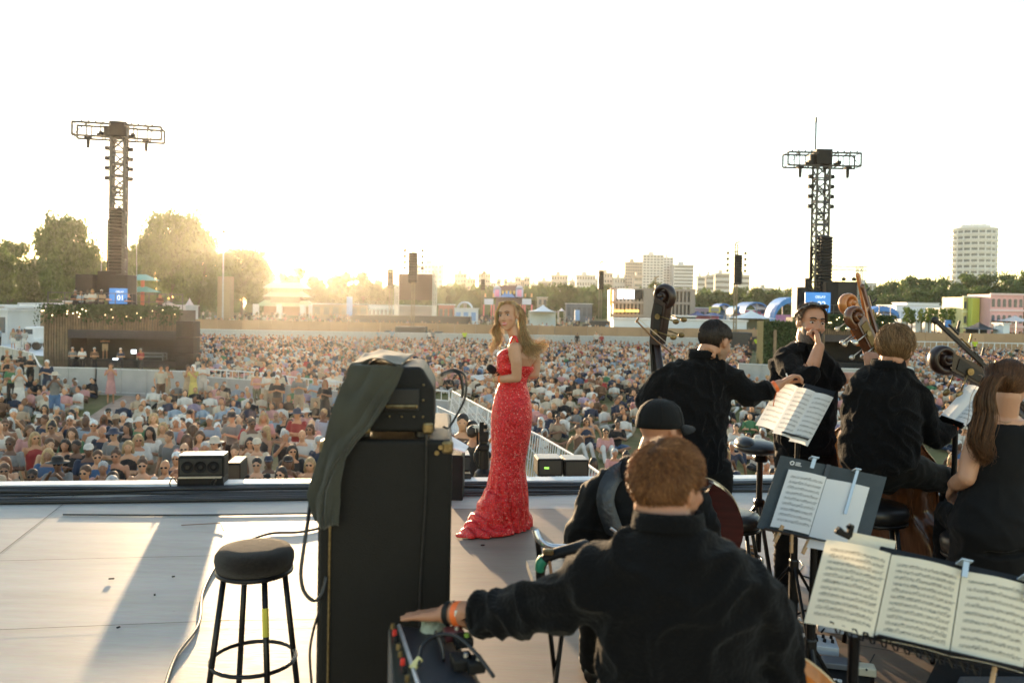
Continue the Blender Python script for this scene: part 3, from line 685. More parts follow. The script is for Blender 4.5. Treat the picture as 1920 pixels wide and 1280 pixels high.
# pagoda
Yp = 190.; t = thing('pagoda_bar', 'three tiered pagoda shaped bar with pale green roofs in the sun glare', 'pavilion', (XA(532, Yp, 1), Yp, 0))
for (pl, pr, tl, tr, tp, bp, c) in [(478, 584, 492, 570, 563, 574, (.42, .55, .36)), (492, 574, 506, 560, 546, 556, (.45, .55, .42)), (492, 574, 506, 560, 529, 540, (.62, .58, .48))]:
    a, b = XA(pl, Yp, 5), XA(pr, Yp, 5); c0, c1 = XA(tl, Yp, 8), XA(tr, Yp, 8); z1, z0 = PT(530, tp, Yp).z, PT(530, bp, Yp).z; m = MB(); dd = (b - a) / 2
    v = [(a, Yp, z0), (b, Yp, z0), (b, Yp + dd, z0), (a, Yp + dd, z0), (c0, Yp + dd * .25, z1), (c1, Yp + dd * .25, z1), (c1, Yp + dd * .75, z1), (c0, Yp + dd * .75, z1)]
    m.add(v, [(0, 1, 5, 4), (1, 2, 6, 5), (2, 3, 7, 6), (3, 0, 4, 7), (4, 5, 6, 7), (3, 2, 1, 0)]); m.build('roof', colm(c), t)
    m = MB(); m.bbox(c0, c1, Yp + dd * .2, Yp + dd * .8, z0 - 2.2, z0 + .1); m.build('storey_wall', colm((.35, .2, .12)), t)
for q in (480, 524, 568, 584): m = MB(); x = XA(q, Yp, 2); m.bbox(x - .6, x + .6, Yp - .5, Yp + .6, 0, 3.4); m.build('white_kiosk', colm((.75, .75, .75)), t)
# teal roofed gate right of tower 01
t = thing('teal_roofed_gate', 'gate with two teal pitched roofs just right of the left tower', 'gate', (XA(262, 120., 1), 120., 0))
for (pl, pr, tp, bp) in [(238, 284, 514, 525), (238, 286, 537, 547)]:
    a, b = XA(pl, 120., 5), XA(pr, 120., 5); z1, z0 = PT(260, tp, 120.).z, PT(260, bp, 120.).z
    m = MB(); m.add([(a, 119, z0), (b, 119, z0), (b, 123, z0), (a, 123, z0), (lerp(a, b, .35), 121, z1), (lerp(a, b, .65), 121, z1)], [(0, 1, 5, 4), (1, 2, 5), (2, 3, 4, 5), (3, 0, 4), (3, 2, 1, 0)]); m.build('roof', colm((.15, .42, .36)), t)
m = MB()
for q in (243, 267): x = XA(q, 121., 3); m.bbox(x - .2, x + .2, 120.8, 121.2, 0, PT(260, 525, 120.).z)
m.build('post', colm((.45, .12, .06)), t)
# left cabins and marquees
box_building(-30, 14, 583, 72., 5, (.55, .56, .56), 'pale cabin with a wide window at the far left edge', wins=2)
box_building(13, 26, 578, 74., 5, (.35, .22, .12), 'narrow brown timber cabin next to the white fronted cabin')
box_building(24, 62, 584, 78., 5, (.6, .5, .42), 'low cabin with four white framed windows at the left', wins=4, wcol=colm((.7, .75, .8)))
box_building(36, 140, 571, 105., 6, (.75, .76, .77), 'long white flat roofed marquee behind the left cabins', name='marquee', cat='marquee')
box_building(-40, 40, 574, 110., 6, (.45, .4, .36), 'grey brown flat roofed hall at the far left', wins=5)
box_building(120, 140, 566, 96., 4, (.42, .3, .2), 'small tan cabin above the ivy garland')
# small white truck
Yk = 66.; t = thing('truck', 'small white flatbed truck parked left of the left stage box', 'truck', (XA(72, Yk, 1), Yk, 0)); x0 = XA(55, Yk, 1); x1 = XA(85, Yk, 1)
m = MB(); m.rbox((x0 + .45, Yk, 1.25), (.9, 1.6, 1.3), .15); m.rbox(((x0 + x1) / 2, Yk, .75), (x1 - x0, 1.7, .35), .05); m.build('body', colm((.8, .8, .8)), t)
MB().box((x0 + .45, Yk - .81, 1.5), (.6, .02, .4)).build('window', WIN, t)
for q in (.18, .8):
    for s_ in (-.75, .75): MB().tube([(lerp(x0, x1, q), Yk + s_ - .1, .35), (lerp(x0, x1, q), Yk + s_ + .1, .35)], .35, 14).build('wheel', RUBBER, t)
# behind 01 box to pagoda
peak_tent(286, 312, 563, 574, 120., 6, (.55, .45, .36), 'tan open tent between the left tower and the glare')
peak_tent(340, 352, 558, 575, 130., 4, (.75, .66, .66), 'small pale pointed tent left of the wrapped speaker tower')
box_building(312, 348, 574, 125., 5, (.62, .62, .64), 'white low stall right of the left stage box', wins=2)
box_building(586, 690, 571, 185., 6, (.22, .17, .12), 'long dark open fronted bar with a white fascia right of the pagoda', name='bar_stall', cat='stall', roofc=(.8, .8, .8), wins=6)
pbox('blue_banner', 'pale blue banner column on the bar right of the pagoda', 'banner', 650, 660, 556, 592, 183., .5, mat('banner_blue', (.25, .42, .7), .5))
box_building(690, 742, 573, 150., 4, (.72, .75, .76), 'white food trailer with a row of dark windows left of the dark screen', name='food_trailer', cat='trailer', wins=7)
box_building(746, 812, 574, 160., 5, (.35, .3, .25), 'low brown hoarding under the big dark screen')
box_building(822, 850, 572, 150., 4, (.55, .25, .18), 'red and white food trailer right of the dark screen', name='food_trailer', cat='trailer', wins=3, roofc=(.8, .8, .8))
arch_roof(856, 884, 565, 150., 6, (.5, .62, .72), 'pale blue arched tent left of the pink arched stage', rise=1.5)
box_building(852, 895, 579, 148., 4, (.62, .66, .7), 'white stall with blue legs under the pale blue arched tent', wins=3, wcol=colm((.2, .35, .6)))
# pink arched stage
Ya = 170.; t = thing('arched_stage', 'purple stage with two pink arched windows and a blue awning behind the woman in red', 'stage', (XA(953, Ya, 1), Ya, 0))
def bb_(name, pl, pr, tp, bp, c, dy=0, D=1): a = PT(pl, tp, Ya + dy); b = PT(pr, bp, Ya + dy); return MB().bbox(a.x, b.x, Ya + dy, Ya + dy + D, b.z, a.z).build(name, colm(c), t)
bb_('roof', 936, 977, 535, 547, (.22, .12, .12), .5, 6); bb_('backdrop', 930, 980, 547, 592, (.12, .1, .16), 2.5); bb_('deck', 905, 1000, 557, 559, (.12, .12, .2), -.5, 3)
for q in (932, 974):
    bb_('arch_tower', q - 7, q + 7, 540, 557, (.55, .55, .75), 0, 2); bb_('arch_window', q - 4, q + 4, 543, 556, (.75, .3, .5), -.1, .1)
    m = MB(); c_ = PT(q, 541, Ya); N = 10; r_ = 7 * Ya / F; m.prism([(c_.x + math.cos(math.pi * i / N) * r_, Ya, c_.z - .1 + math.sin(math.pi * i / N) * r_) for i in range(N + 1)], (0, 2, 0)); m.build('arch_top', colm((.7, .68, .8)), t)
a = PT(938, 557, Ya); b = PT(966, 547, Ya); m = MB(); m.add([(a.x, Ya - 1, a.z), (b.x, Ya - 1, a.z), (b.x, Ya + 3, a.z), (a.x, Ya + 3, a.z), ((a.x + b.x) / 2, Ya + 1, b.z + .6)], [(0, 1, 4), (1, 2, 4), (2, 3, 4), (3, 0, 4)]); m.build('awning', colm((.16, .3, .62)), t)
for q in (943, 950, 957, 964): bb_('lit_window', q - 1.6, q + 1.6, 545, 551, (.9, .6, .2), -.2, .1)
for q in (910, 925, 985, 997): bb_('lantern', q - 1.5, q + 1.5, 550, 557, (.8, .45, .2), -1, .3)
for (l, r_) in ((908, 925), (979, 996)): bb_('white_panel', l, r_, 560, 571, (.62, .64, .74), -.6, .2)
for q in (907, 921, 926, 980, 984, 997): bb_('striped_pillar', q - 1.3, q + 1.3, 571, 592, (.7, .2, .2), -.6, .4)
peak_tent(993, 1046, 571, 584, 140., 9, (.8, .82, .84), 'white peaked stretch tent just right of the woman in red', wc=(.55, .62, .66))
peak_tent(1048, 1060, 577, 583, 160., 4, (.75, .76, .78), 'small white pointed tent right of the stretch tent')
box_building(1008, 1026, 558, 240., 6, (.4, .34, .28), 'old gabled lodge house half hidden among the trees', name='lodge', wins=2, wrow=2)
box_building(1062, 1110, 570, 210., 5, (.10, .12, .15), 'low dark blue block building among the trees', wins=5)
pbox('blue_banner', 'blue and white totem sign standing on the grass left of the mast', 'banner', 1078, 1087, 581, 601, 150., .4, mat('banner_blue', (.25, .42, .7), .5))
# concrete venue building
Yb = 150.; u = Yb / F; x0, x1 = XA(1146, Yb, 3), XA(1301, Yb, 3); zt = PT(1220, 542, Yb).z
t = thing('venue_building', 'concrete framed three storey building with a white screen and orange lit bar', 'building', ((x0 + x1) / 2, Yb, 0)); CON = mat('venue_concrete', (.34, .29, .25), .8, var=.12)
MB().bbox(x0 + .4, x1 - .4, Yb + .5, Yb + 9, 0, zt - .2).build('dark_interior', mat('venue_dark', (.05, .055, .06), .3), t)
m = MB()
for k in range(23): x = lerp(x0, x1, k / 22); m.bbox(x - .16, x + .16, Yb - .1, Yb + .6, 0, zt)
for z in (0.2, zt * .36, zt * .68, zt): m.bbox(x0 - .2, x1 + .2, Yb - .25, Yb + .7, z - .35, z + .15)
m.build('frame', CON, t)
m = MB(); xm = lerp(x0, x1, .44); m.bbox(xm - .9, xm + .9, Yb - .3, Yb + .5, 0, zt + .1); m.bbox(x1 - .8, x1 + .1, Yb - .3, Yb + .5, 0, zt + .1); m.build('pier', CON, t)
a = PT(1158, 543, Yb - .6); b = PT(1189, 560, Yb - .6); MB().bbox(a.x, b.x, Yb - .7, Yb - .5, b.z, a.z).build('lit_screen', mat('white_led', (.9, .9, .9), .5, emit=(1, .97, .93), estr=.9), t)
a = PT(1189, 543, Yb - .6); b = PT(1204, 560, Yb - .6); MB().bbox(a.x, b.x, Yb - .7, Yb - .5, b.z, a.z).build('dark_panel', DARKIN, t)
for q in (1172, 1180, 1167): a = PT(q, 549, Yb); b = PT(q + 2, 560, Yb); MB().bbox(a.x, b.x, Yb - .74, Yb - .71, b.z, a.z).build('screen_figure', colm((.6, .3, .3)), t)
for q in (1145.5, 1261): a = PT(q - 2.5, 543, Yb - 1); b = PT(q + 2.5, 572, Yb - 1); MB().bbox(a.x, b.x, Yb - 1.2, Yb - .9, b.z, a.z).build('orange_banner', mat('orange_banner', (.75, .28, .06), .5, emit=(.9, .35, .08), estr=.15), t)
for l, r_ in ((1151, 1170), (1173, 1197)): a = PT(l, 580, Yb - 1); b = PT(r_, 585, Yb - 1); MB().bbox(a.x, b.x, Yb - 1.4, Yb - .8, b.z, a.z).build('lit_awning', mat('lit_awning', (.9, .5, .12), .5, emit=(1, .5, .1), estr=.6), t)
box_building(1150, 1400, 601, 96., 3, (.62, .66, .7), 'low white counter hoarding along the top of the brown wall', name='hoarding', cat='hoarding')
box_building(1268, 1304, 594, 110., 3, (.05, .07, .07), 'low black cabin below the concrete building', wins=2)
# right: colourful canopies
peak_tent(1303, 1362, 584, 592, 140., 8, (.06, .09, .25), 'navy blue pointed tent above the balding man', wc=(.6, .2, .35), peaks=2)
t = pbox('yellow_sign', 'yellow framed sign board above the navy tent', 'sign', 1330, 1351, 575, 586, 138., .4, colm((.75, .65, .15)), .1); 
a = PT(1333, 577, 137.9); b = PT(1348, 584, 137.9); o = MB().bbox(a.x, b.x, 137.8, 137.95, b.z, a.z).build('sign_face', colm((.3, .28, .25)), t)
arch_roof(1345, 1372, 569, 165., 6, (.06, .2, .55), 'small blue arched canopy left of the lamp and speaker mast', wall=(.1, .2, .35), rise=1.6)
arch_roof(1396, 1442, 566, 150., 8, (.05, .2, .5), 'wide blue arched canopy with pink backing left of the ivy screen', rise=2, wall=(.7, .2, .35))
arch_roof(1376, 1398, 574, 155., 6, (.1, .35, .6), 'small blue arched canopy right of the lamp mast', rise=1.5, wall=(.7, .7, .7))
arch_roof(1452, 1520, 557, 128., 5, (.06, .25, .62), 'tall bright blue arch left of the sign 02', rise=3.2, band=.9, wall=(.6, .25, .5))
arch_roof(1628, 1686, 574, 128., 5, (.06, .22, .6), 'bright blue low arch right of the stage box with the sign 02', rise=1.6, band=.8, wall=(.3, .3, .4))
peak_tent(1382, 1462, 582, 597, 110., 7, (.8, .82, .82), 'white stretch tent between the mast and the ivy screen', wc=(.15, .16, .12))
box_building(1396, 1440, 582, 175., 4, (.6, .2, .32), 'pink painted stall front under the wide blue canopy', wins=5, wcol=colm((.85, .5, .55)))
box_building(1300, 1345, 578, 175., 4, (.35, .25, .3), 'mauve stall behind the navy tent', wins=4)
# white marquee right
t = box_building(1680, 1770, 574, 150., 8, (.68, .72, .82), 'long white two level marquee hall at the right', name='marquee', cat='marquee', wins=12, wcol=colm((.45, .5, .6)))
m = MB()
for k in range(7):
    x = lerp(XA(1682, 149., 2), XA(1766, 149., 2), k / 6); N = 8; m.prism([(x + math.cos(math.pi * i / N) * .9, 149.4, 2.2 + math.sin(math.pi * i / N) * 1.2) for i in range(N + 1)], (0, .3, 0))
m.build('arch_trim', colm((.8, .82, .88)), t)
box_building(1700, 1760, 569, 158., 6, (.75, .77, .8), 'upper white deck of the marquee hall', wins=10)
# facades
def facade(pl, pr, tp, Y, c, label, cols, rows, trim, D=6, awn=None):
    x0, x1 = XA(pl, Y, 2), XA(pr, Y, 2); z = PT((pl + pr) / 2, tp, Y).z; t = thing('painted_facade', label, 'building', ((x0 + x1) / 2, Y, 0))
    MB().bbox(x0, x1, Y, Y + D, 0, z).build('wall', colm(c), t); m = MB()
    for r_ in range(rows + 1): zz = z * r_ / rows; m.bbox(x0 - .15, x1 + .15, Y - .25, Y - .005, max(zz - .12, .02), zz + .16)
    m.build('cornice', colm(trim), t); cw = (x1 - x0) / cols
    for r_ in range(rows):
        for k in range(cols):
            m = MB(); xa, xb = x0 + cw * (k + .24), x0 + cw * (k + .76); za, zb = z * (r_ + .22) / rows, z * (r_ + .66) / rows; N = 6; rr = (xb - xa) / 2
            m.prism([(xa, Y - .02, za), (xb, Y - .02, za)] + [((xa + xb) / 2 + math.cos(math.pi * i / N) * rr, Y - .02, zb + math.sin(math.pi * i / N) * rr * .7) for i in range(N + 1)], (0, -.06, 0)); m.build('window', WIN if r_ else mat('warm_doorway', (.12, .06, .03), .6), t)
    return t
facade(1771, 1806, 578, 125., (.72, .64, .5), 'cream two storey painted facade left of the yellow one', 5, 2, (.8, .75, .65))
facade(1805, 1834, 557, 122., (.75, .66, .3), 'yellow and green three storey painted facade', 4, 3, (.85, .8, .5))
facade(1834, 1856, 575, 124., (.72, .62, .38), 'low cream yellow facade between the yellow and pink ones', 3, 2, (.8, .75, .55))
MB_ = facade(1856, 1918, 552, 118., (.75, .42, .40), 'pink three storey painted facade at the right edge', 6, 3, (.8, .6, .58))
box_building(1838, 1852, 566, 132., 4, (.4, .6, .75), 'small pale blue block behind the low cream yellow facade')
box_building(1822, 1836, 558, 120.5, 1.2, (.5, .55, .08), 'lime green side panel on the yellow facade')
peak_tent(1836, 1880, 604, 618, 97., 5, (.012, .015, .018), 'black pointed tent behind the brown wall', wc=(.02, .02, .02))
tt = [c for c in kids(bpy.data.objects['peaked_tent'])]
box_building(1881, 1893, 608, 96., 2, (.65, .72, .76), 'white cube cabin right of the black tent')
pbox('blue_banner', 'bright blue totem banner left of the black tent', 'banner', 1774, 1783, 600, 623, 97., .4, mat('banner_cobalt', (.03, .2, .55), .5))
pbox('crate', 'pallet box of pale timber right of the blue totem banner', 'crate', 1778, 1790, 614, 626, 95., 1.5, PLY[2]); pbox('crate', 'black road case beside the pale pallet box', 'crate', 1790, 1800, 614, 626, 95., 1.5, BLACK)
for i, q in enumerate((1690, 1716, 1735)): box_building(q, q + 12, 601, 115., 2, (.75, .76, .78), 'small white kiosk cabin in the row before the marquee hall', name='kiosk', cat='kiosk', group='white kiosks')
peak_tent(1905, 1950, 592, 603, 112., 6, (.75, .7, .7), 'white tent at the right edge under the pink facade')
# small palms / shrubs on the site
def shrub(px, tp, Y, wpx, label, group):
    x = XA(px, Y, 1); z = PT(px, tp, Y).z; t = thing('potted_palm', label, 'palm', (x, Y, 0), group); MB().tube([(x, Y, 0), (x, Y, z * .8)], .1, 6).build('trunk', BARK, t)
    m = MB(); r_ = random.Random(int(px)); leaves(m, x - wpx * Y / F / 2, x + wpx * Y / F / 2, Y - .6, Y + .6, z * .6, z, 160, .22, r_); m.build('crown', LEAF, t)
for q in (1700, 1709, 1727, 1741, 1752, 1767, 1782): shrub(q, 577 + (q % 5), 112., 9, 'small palm in the row before the white marquee hall', 'palms before the marquee hall')
# ================================================================ stage deck
from mathutils import noise
EDGE_A, EDGE_B = Vector((-3.9, 7.62, SZ)), Vector((2.55, 8.40, SZ))
EU = (EDGE_B - EDGE_A).normalized(); EN = Vector((EU.y, -EU.x, 0))      # EN points back to the camera
def E(s, back=0.0, z=0.0): return EDGE_A + EU * s + EN * back + Vector((0, 0, z))
def floor_mat(name, c, c2, rough, sc_=1.2):
    m = bpy.data.materials.new(name); m.use_nodes = True; n = m.node_tree; L = n.links; b = n.nodes['Principled BSDF']
    tc = n.nodes.new('ShaderNodeTexCoord'); mp = n.nodes.new('ShaderNodeMapping'); mp.inputs['Scale'].default_value = (.5, 3.2, 1); L.new(tc.outputs['Object'], mp.inputs[0])
    nz = n.nodes.new('ShaderNodeTexNoise'); nz.inputs['Scale'].default_value = sc_; nz.inputs['Detail'].default_value = 8; nz.inputs['Roughness'].default_value = .65; L.new(mp.outputs[0], nz.inputs['Vector'])
    cr = n.nodes.new('ShaderNodeValToRGB'); cr.color_ramp.elements[0].position = .3; cr.color_ramp.elements[0].color = (*c2, 1); cr.color_ramp.elements[1].position = .62; cr.color_ramp.elements[1].color = (*c, 1); L.new(nz.outputs['Fac'], cr.inputs[0])
    n2 = n.nodes.new('ShaderNodeTexNoise'); n2.inputs['Scale'].default_value = 24; n2.inputs['Detail'].default_value = 8; L.new(mp.outputs[0], n2.inputs['Vector'])
    mx = n.nodes.new('ShaderNodeMix'); mx.data_type = 'RGBA'; mx.blend_type = 'MULTIPLY'; mx.inputs['Factor'].default_value = .3; L.new(cr.outputs[0], mx.inputs[6]); L.new(n2.outputs['Color'], mx.inputs[7])
    v = n.nodes.new('ShaderNodeTexVoronoi'); v.inputs['Scale'].default_value = 5; L.new(tc.outputs['Object'], v.inputs['Vector'])
    mr = n.nodes.new('ShaderNodeMapRange'); mr.inputs['From Min'].default_value = .02; mr.inputs['From Max'].default_value = .05; mr.inputs['To Min'].default_value = .55; L.new(v.outputs['Distance'], mr.inputs['Value'])
    m2 = n.nodes.new('ShaderNodeMix'); m2.data_type = 'RGBA'; m2.blend_type = 'MULTIPLY'; m2.inputs['Factor'].default_value = .5; L.new(mx.outputs[2], m2.inputs[6]); L.new(mr.outputs[0], m2.inputs[7])
    L.new(m2.outputs[2], b.inputs['Base Color'])
    r2 = n.nodes.new('ShaderNodeMapRange'); r2.inputs['To Min'].default_value = rough - .12; r2.inputs['To Max'].default_value = rough + .15; L.new(n2.outputs['Fac'], r2.inputs['Value']); L.new(r2.outputs[0], b.inputs['Roughness'])
    bp = n.nodes.new('ShaderNodeBump'); bp.inputs['Strength'].default_value = .15; bp.inputs['Distance'].default_value = .004; L.new(n2.outputs['Fac'], bp.inputs['Height']); L.new(bp.outputs[0], b.inputs['Normal'])
    return m
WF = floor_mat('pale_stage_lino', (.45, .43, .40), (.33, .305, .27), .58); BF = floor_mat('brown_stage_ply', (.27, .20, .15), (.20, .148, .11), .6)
a0, b0 = E(-9), E(17); a1, b1 = Vector((-13, -3, SZ)), Vector((15, -3, SZ))
m = MB(); m.prism([a1, b1, b0, a0], (0, 0, -.25)); struct('stage_floor', m, WF)
m = MB(); m.prism([E(-9, .08, -.26), E(17, .08, -.26), E(17, .02, -.26), E(-9, .02, -.26)], (0, 0, -2.3)); tag(m.build('stage_skirt', mat('black_drape', (.015, .015, .015), .9)), 'black drape hanging from the front edge of the stage', 'drape')
DRAPE = mat('black_drape', (.015, .015, .015), .9)
# brown area
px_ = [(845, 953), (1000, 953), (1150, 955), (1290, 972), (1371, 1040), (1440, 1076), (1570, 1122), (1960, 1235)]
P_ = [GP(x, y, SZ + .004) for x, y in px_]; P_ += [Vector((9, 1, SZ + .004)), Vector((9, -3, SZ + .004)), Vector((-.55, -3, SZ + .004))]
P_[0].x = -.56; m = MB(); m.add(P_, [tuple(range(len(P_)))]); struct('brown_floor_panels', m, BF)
# seams (fine open joints between floor sheets)
SEAM = mat('floor_joint', (.06, .05, .045), .9); m = MB()
def seam(pa, pb, wd=.006, z=.008):
    a, b = GP(*pa, SZ + z), GP(*pb, SZ + z); u = (b - a).normalized(); n_ = Vector((-u.y, u.x, 0)) * wd / 2; m.quad(a - n_, b - n_, b + n_, a + n_)
for s_ in [((-60, 1083), (152, 918)), ((-60, 1052), (600, 1036)), ((-60, 1182), (430, 1162)), ((410, 1163), (615, 1160)), ((-60, 972), (420, 965)), ((850, 953), (1140, 953)), ((-60, 1320), (640, 1290)),
           ((850, 1168), (1100, 1164)), ((1360, 1035), (1360, 1130)), ((1440, 1077), (1500, 1195)), ((1560, 1200), (1920, 1262)), ((1640, 1225), (1600, 1300)), ((1130, 925), (1150, 955))]: seam(*s_)
tag(m.build('floor_joints', SEAM), kind='structure')
# pale lip along the edge
m = MB(); m.prism([E(-9, 0, .001), E(17, 0, .001), E(17, .17, .001), E(-9, .17, .001)], (0, 0, .028)); tag(m.build('stage_edge_strip', mat('white_edge_strip', (.72, .72, .70), .45)), kind='structure')
# scuffs: small debris
for i, (px, py, L_, ang) in enumerate([(209, 1084, .035, .2), (905, 1021, .03, .1), (222, 1175, .02, 1.), (290, 1114, .02, 2.), (325, 1080, .02, .4)]):
    p = GP(px, py, SZ + .012); o = MB().rbox(p, (L_, .012, .008), .003, (0, 0, ang)).build('debris', BLACK); tag(o, 'tiny dark scrap of tape lying on the stage floor', 'debris', 'scraps on the stage floor')
p0, p1, p2 = GP(340, 984, SZ + .012), GP(413, 980, SZ + .02), GP(419, 994, SZ + .01)
tag(MB().tube([p0, p1, p1 + (p2 - p1) * .3, p2], .004, 5).build('cable_tie', mat('brown_tie', (.25, .16, .12), .5)), 'thin bent cable tie lying on the pale floor', 'cable tie')
# cables along the edge
rc = random.Random(4)
def cable(pts, r, label, n=7, m_=RUBBER, name='cable', group=None): return tag(MB().tube(curve(pts, n), r, 7).build(name, m_, smooth=True), label, 'cable', group)
for k in range(15):
    back = .22 + k * .031 + rc.uniform(-.01, .01); z = .014 + (.022 if k in (5, 6, 7) else 0); ph = rc.uniform(0, 6)
    pts = [E(s, back + .035 * math.sin(s * 1.3 + ph) + .02 * math.sin(s * 3.1 + ph) + (.14 * max(0, (3.2 - s)) / 6 if k > 9 else 0), z) for s in np.arange(-6, 11, .45)]
    cable(pts, rc.choice([.009, .011, .014]), 'black cable in the bundle running along the stage edge', 4, group='edge cable bundle')
cable([E(s, .78 - .06 * s / 3 + .02 * math.sin(s), .018) for s in np.arange(-6, 3.6, .6)], .018, 'thickest black cable sweeping across the pale floor left of the cabinet')
cable([GP(x, y, SZ + .009) for x, y in ((118, 964), (300, 965), (450, 964), (640, 961))], .006, 'thin straight black cable just behind the edge bundle')
cable([GP(x, y, SZ + .012) for x, y in ((640, 975), (605, 988), (560, 997), (500, 1001), (430, 1030), (405, 1060), (380, 1110), (372, 1170), (330, 1230), (305, 1300))], .009, 'long cable curving from the cabinet past the stool to the lower left')
# ================================================================ stools
FELT = mat('dark_stool_fabric', (.020, .016, .013), .95, var=.4, vscale=120, bump=.5, bscale=300, sheen=.15, spec=.2); VINYL = mat('black_vinyl', (.014, .014, .015), .38, var=.2, bump=.1)
def stool(c, h, r, label, top=FELT, foot=.3, ns=4, rot=.5, tape=False, th=.09):
    c = Vector(c); t = thing('bar_stool', label, 'stool', (c.x, c.y, SZ)); z = SZ + h
    MB().lathe([(0, z), (r * .6, z), (r * .9, z - .008), (r, z - .03), (r * 1.01, z - th * .6), (r * .97, z - th), (0, z - th)], (c.x, c.y, 0), 36).build('seat', top, t, True)
    MB().tube([(c.x + math.cos(a) * r * .93, c.y + math.sin(a) * r * .93, z - th - .012) for a in np.linspace(0, 6.283, 28, endpoint=False)], .011, 6, closed=True).build('seat_ring', BLACKM, t, True)
    for k in range(4):
        a = rot + k * math.pi / 2; ca, sa = math.cos(a), math.sin(a); top_ = Vector((c.x + ca * r * .78, c.y + sa * r * .78, z - th - .01)); bot = Vector((c.x + ca * r * 1.32, c.y + sa * r * 1.32, SZ + .01))
        lg = MB().tube([top_, bot], .0125, 8).build('leg', BLACKM, t, True)
        if tape and k == tape - 1:
            MB().tube([top_.lerp(bot, .17), top_.lerp(bot, .33)], .0135, 8).build('tape_mark', mat('yellow_tape', (.55, .5, .06), .5), lg)
    q = foot / h; R_ = lerp(r * 1.32, r * .78, q) * .98
    MB().tube([(c.x + math.cos(a) * R_, c.y + math.sin(a) * R_, SZ + foot) for a in np.linspace(0, 6.283, 28, endpoint=False)], .009, 6, closed=True).build('foot_ring', BLACKM, t, True)
    return t
p = PT(478, 1022, 3.24); stool((p.x, 3.24, 0), .78, .155, 'black bar stool with a yellow tape mark on one leg, left of the tall cabinet', foot=.32, rot=.62, tape=4, th=.085)
p = PT(1376, 962, 5.05); stool((p.x, 5.05, 0), .49, .168, 'low black padded stool beside the paper cup', VINYL, .2, rot=.35, th=.085)
p = PT(1855, 985, 3.75); stool((p.x, 3.8, 0), .72, .18, 'dark stool under the woman in the sleeveless black dress', VINYL, .3)
p = PT(1650, 880, 4.3); stool((p.x, 4.35, 0), .74, .17, 'black stool under the blond double bass player', VINYL, .3)
# saddle shaped drum throne
Ys = 5.35; c = PT(1420, 838, Ys); t = thing('padded_throne', 'padded saddle shaped throne on a tripod behind the dark music folder', 'seat', (c.x, Ys, SZ))
m = MB(); m.sphere((c.x, Ys, c.z), (.15, .17, .05), 24, 12); m.sphere((c.x - .08, Ys, c.z + .02), (.07, .12, .05), 16, 10); m.build('seat', VINYL, t, True)
m = MB(); m.bar((c.x + .02, Ys, c.z - .04), (c.x + .02, Ys, SZ + .15), .02, 10); m.rbox((c.x + .02, Ys, c.z - .07), (.09, .09, .06), .02); m.build('post', BLACKM, t)
for k in range(3): a = 2.6 + k * 2.094; MB().tube([(c.x + .02, Ys, SZ + .48), (c.x + .02 + math.cos(a) * .32, Ys + math.sin(a) * .32, SZ + .015)], .014, 8).build('leg', BLACKM, t)
MB().rbox((c.x + .02, Ys, SZ + .48), (.07, .07, .06), .02).build('collar', BLACKM, t)
# ================================================================ tall bass cabinet + amp head + cloth
CABM = mat('cabinet_vinyl', (.006, .0055, .004), .5, var=.15, bump=.3, bscale=300, spec=.25); BRASS = mat('worn_corner_metal', (.22, .16, .075), .42, .85, var=.35, vscale=60)
Yc = 2.6; yaw = Matrix.Rotation(rad(5), 3, 'Z')
A = PT(607, 1170, Yc); B = PT(852, 1170, Yc); zt = PT(800, 826, Yc).z; cw = B.x - A.x; cd = .66; cc = Vector(((A.x + B.x) / 2 - .045, Yc + cd / 2, 0))
def CP(x, y, z): return cc + yaw @ Vector((x, y, 0)) + Vector((0, 0, z))      # local to the cabinet
t = thing('bass_cabinet', 'tall black speaker cabinet standing in the middle of the stage', 'speaker cabinet', (cc.x, cc.y, SZ))
z0 = SZ + .09; MB().rbox(CP(0, 0, (zt + z0) / 2), (cw, cd, zt - z0), .014, yaw, seg=3).build('shell', CABM, t)
m = MB(); m.box(CP(-cw / 2 - .004, 0, (zt + z0) / 2), (.006, cd * .92, (zt - z0) * .95), yaw); m.build('grille', mat('grille_cloth', (.03, .025, .015), .7), t)
m = MB(); m.rbox(CP(-cw / 2 + .035, -cd / 2 - .004, (zt + z0) / 2), (.008, .008, zt - z0 - .04), .003, yaw); m.build('trim_strip', BRASS, t)
for sx in (-1, 1):
    for sy in (-1, 1):
        for zz in (zt - .025, z0 + .025): MB().rbox(CP(sx * (cw / 2 - .017), sy * (cd / 2 - .017), zz), (.04, .04, .045), .010, yaw).build('corner_plate', BRASS, t)
        MB().tube([CP(sx * (cw / 2 - .06) - .015, sy * (cd / 2 - .08), SZ + .04), CP(sx * (cw / 2 - .06) + .015, sy * (cd / 2 - .08), SZ + .04)], .038, 14).build('castor', RUBBER, t)
m = MB()
for sx in (-.03, .03): m.tube([CP(cw / 2 - .045 + sx * .2, -cd / 2 - .012, zt - .03 + sx * .3), CP(cw / 2 - .045 + sx * .2, -cd / 2 - .018, zt - .03 + sx * .3)], .008, 10)
m.build('corner_screw', BRASS, t)
m = MB(); pts = [CP(cw * .30, -cd / 2 - .009, zt + .02), CP(cw * .30, -cd / 2 - .012, zt - .02)] + [CP(cw * (.30 - .03 * k / 6) + .003 * math.sin(k), -cd / 2 - .010, zt - .03 - k * .1) for k in range(8)]
tag(m.tube(curve(pts, 4), .0035, 6).build('cable', RUBBER, smooth=True), 'thin cable hanging down the middle of the tall black cabinet', 'cable')
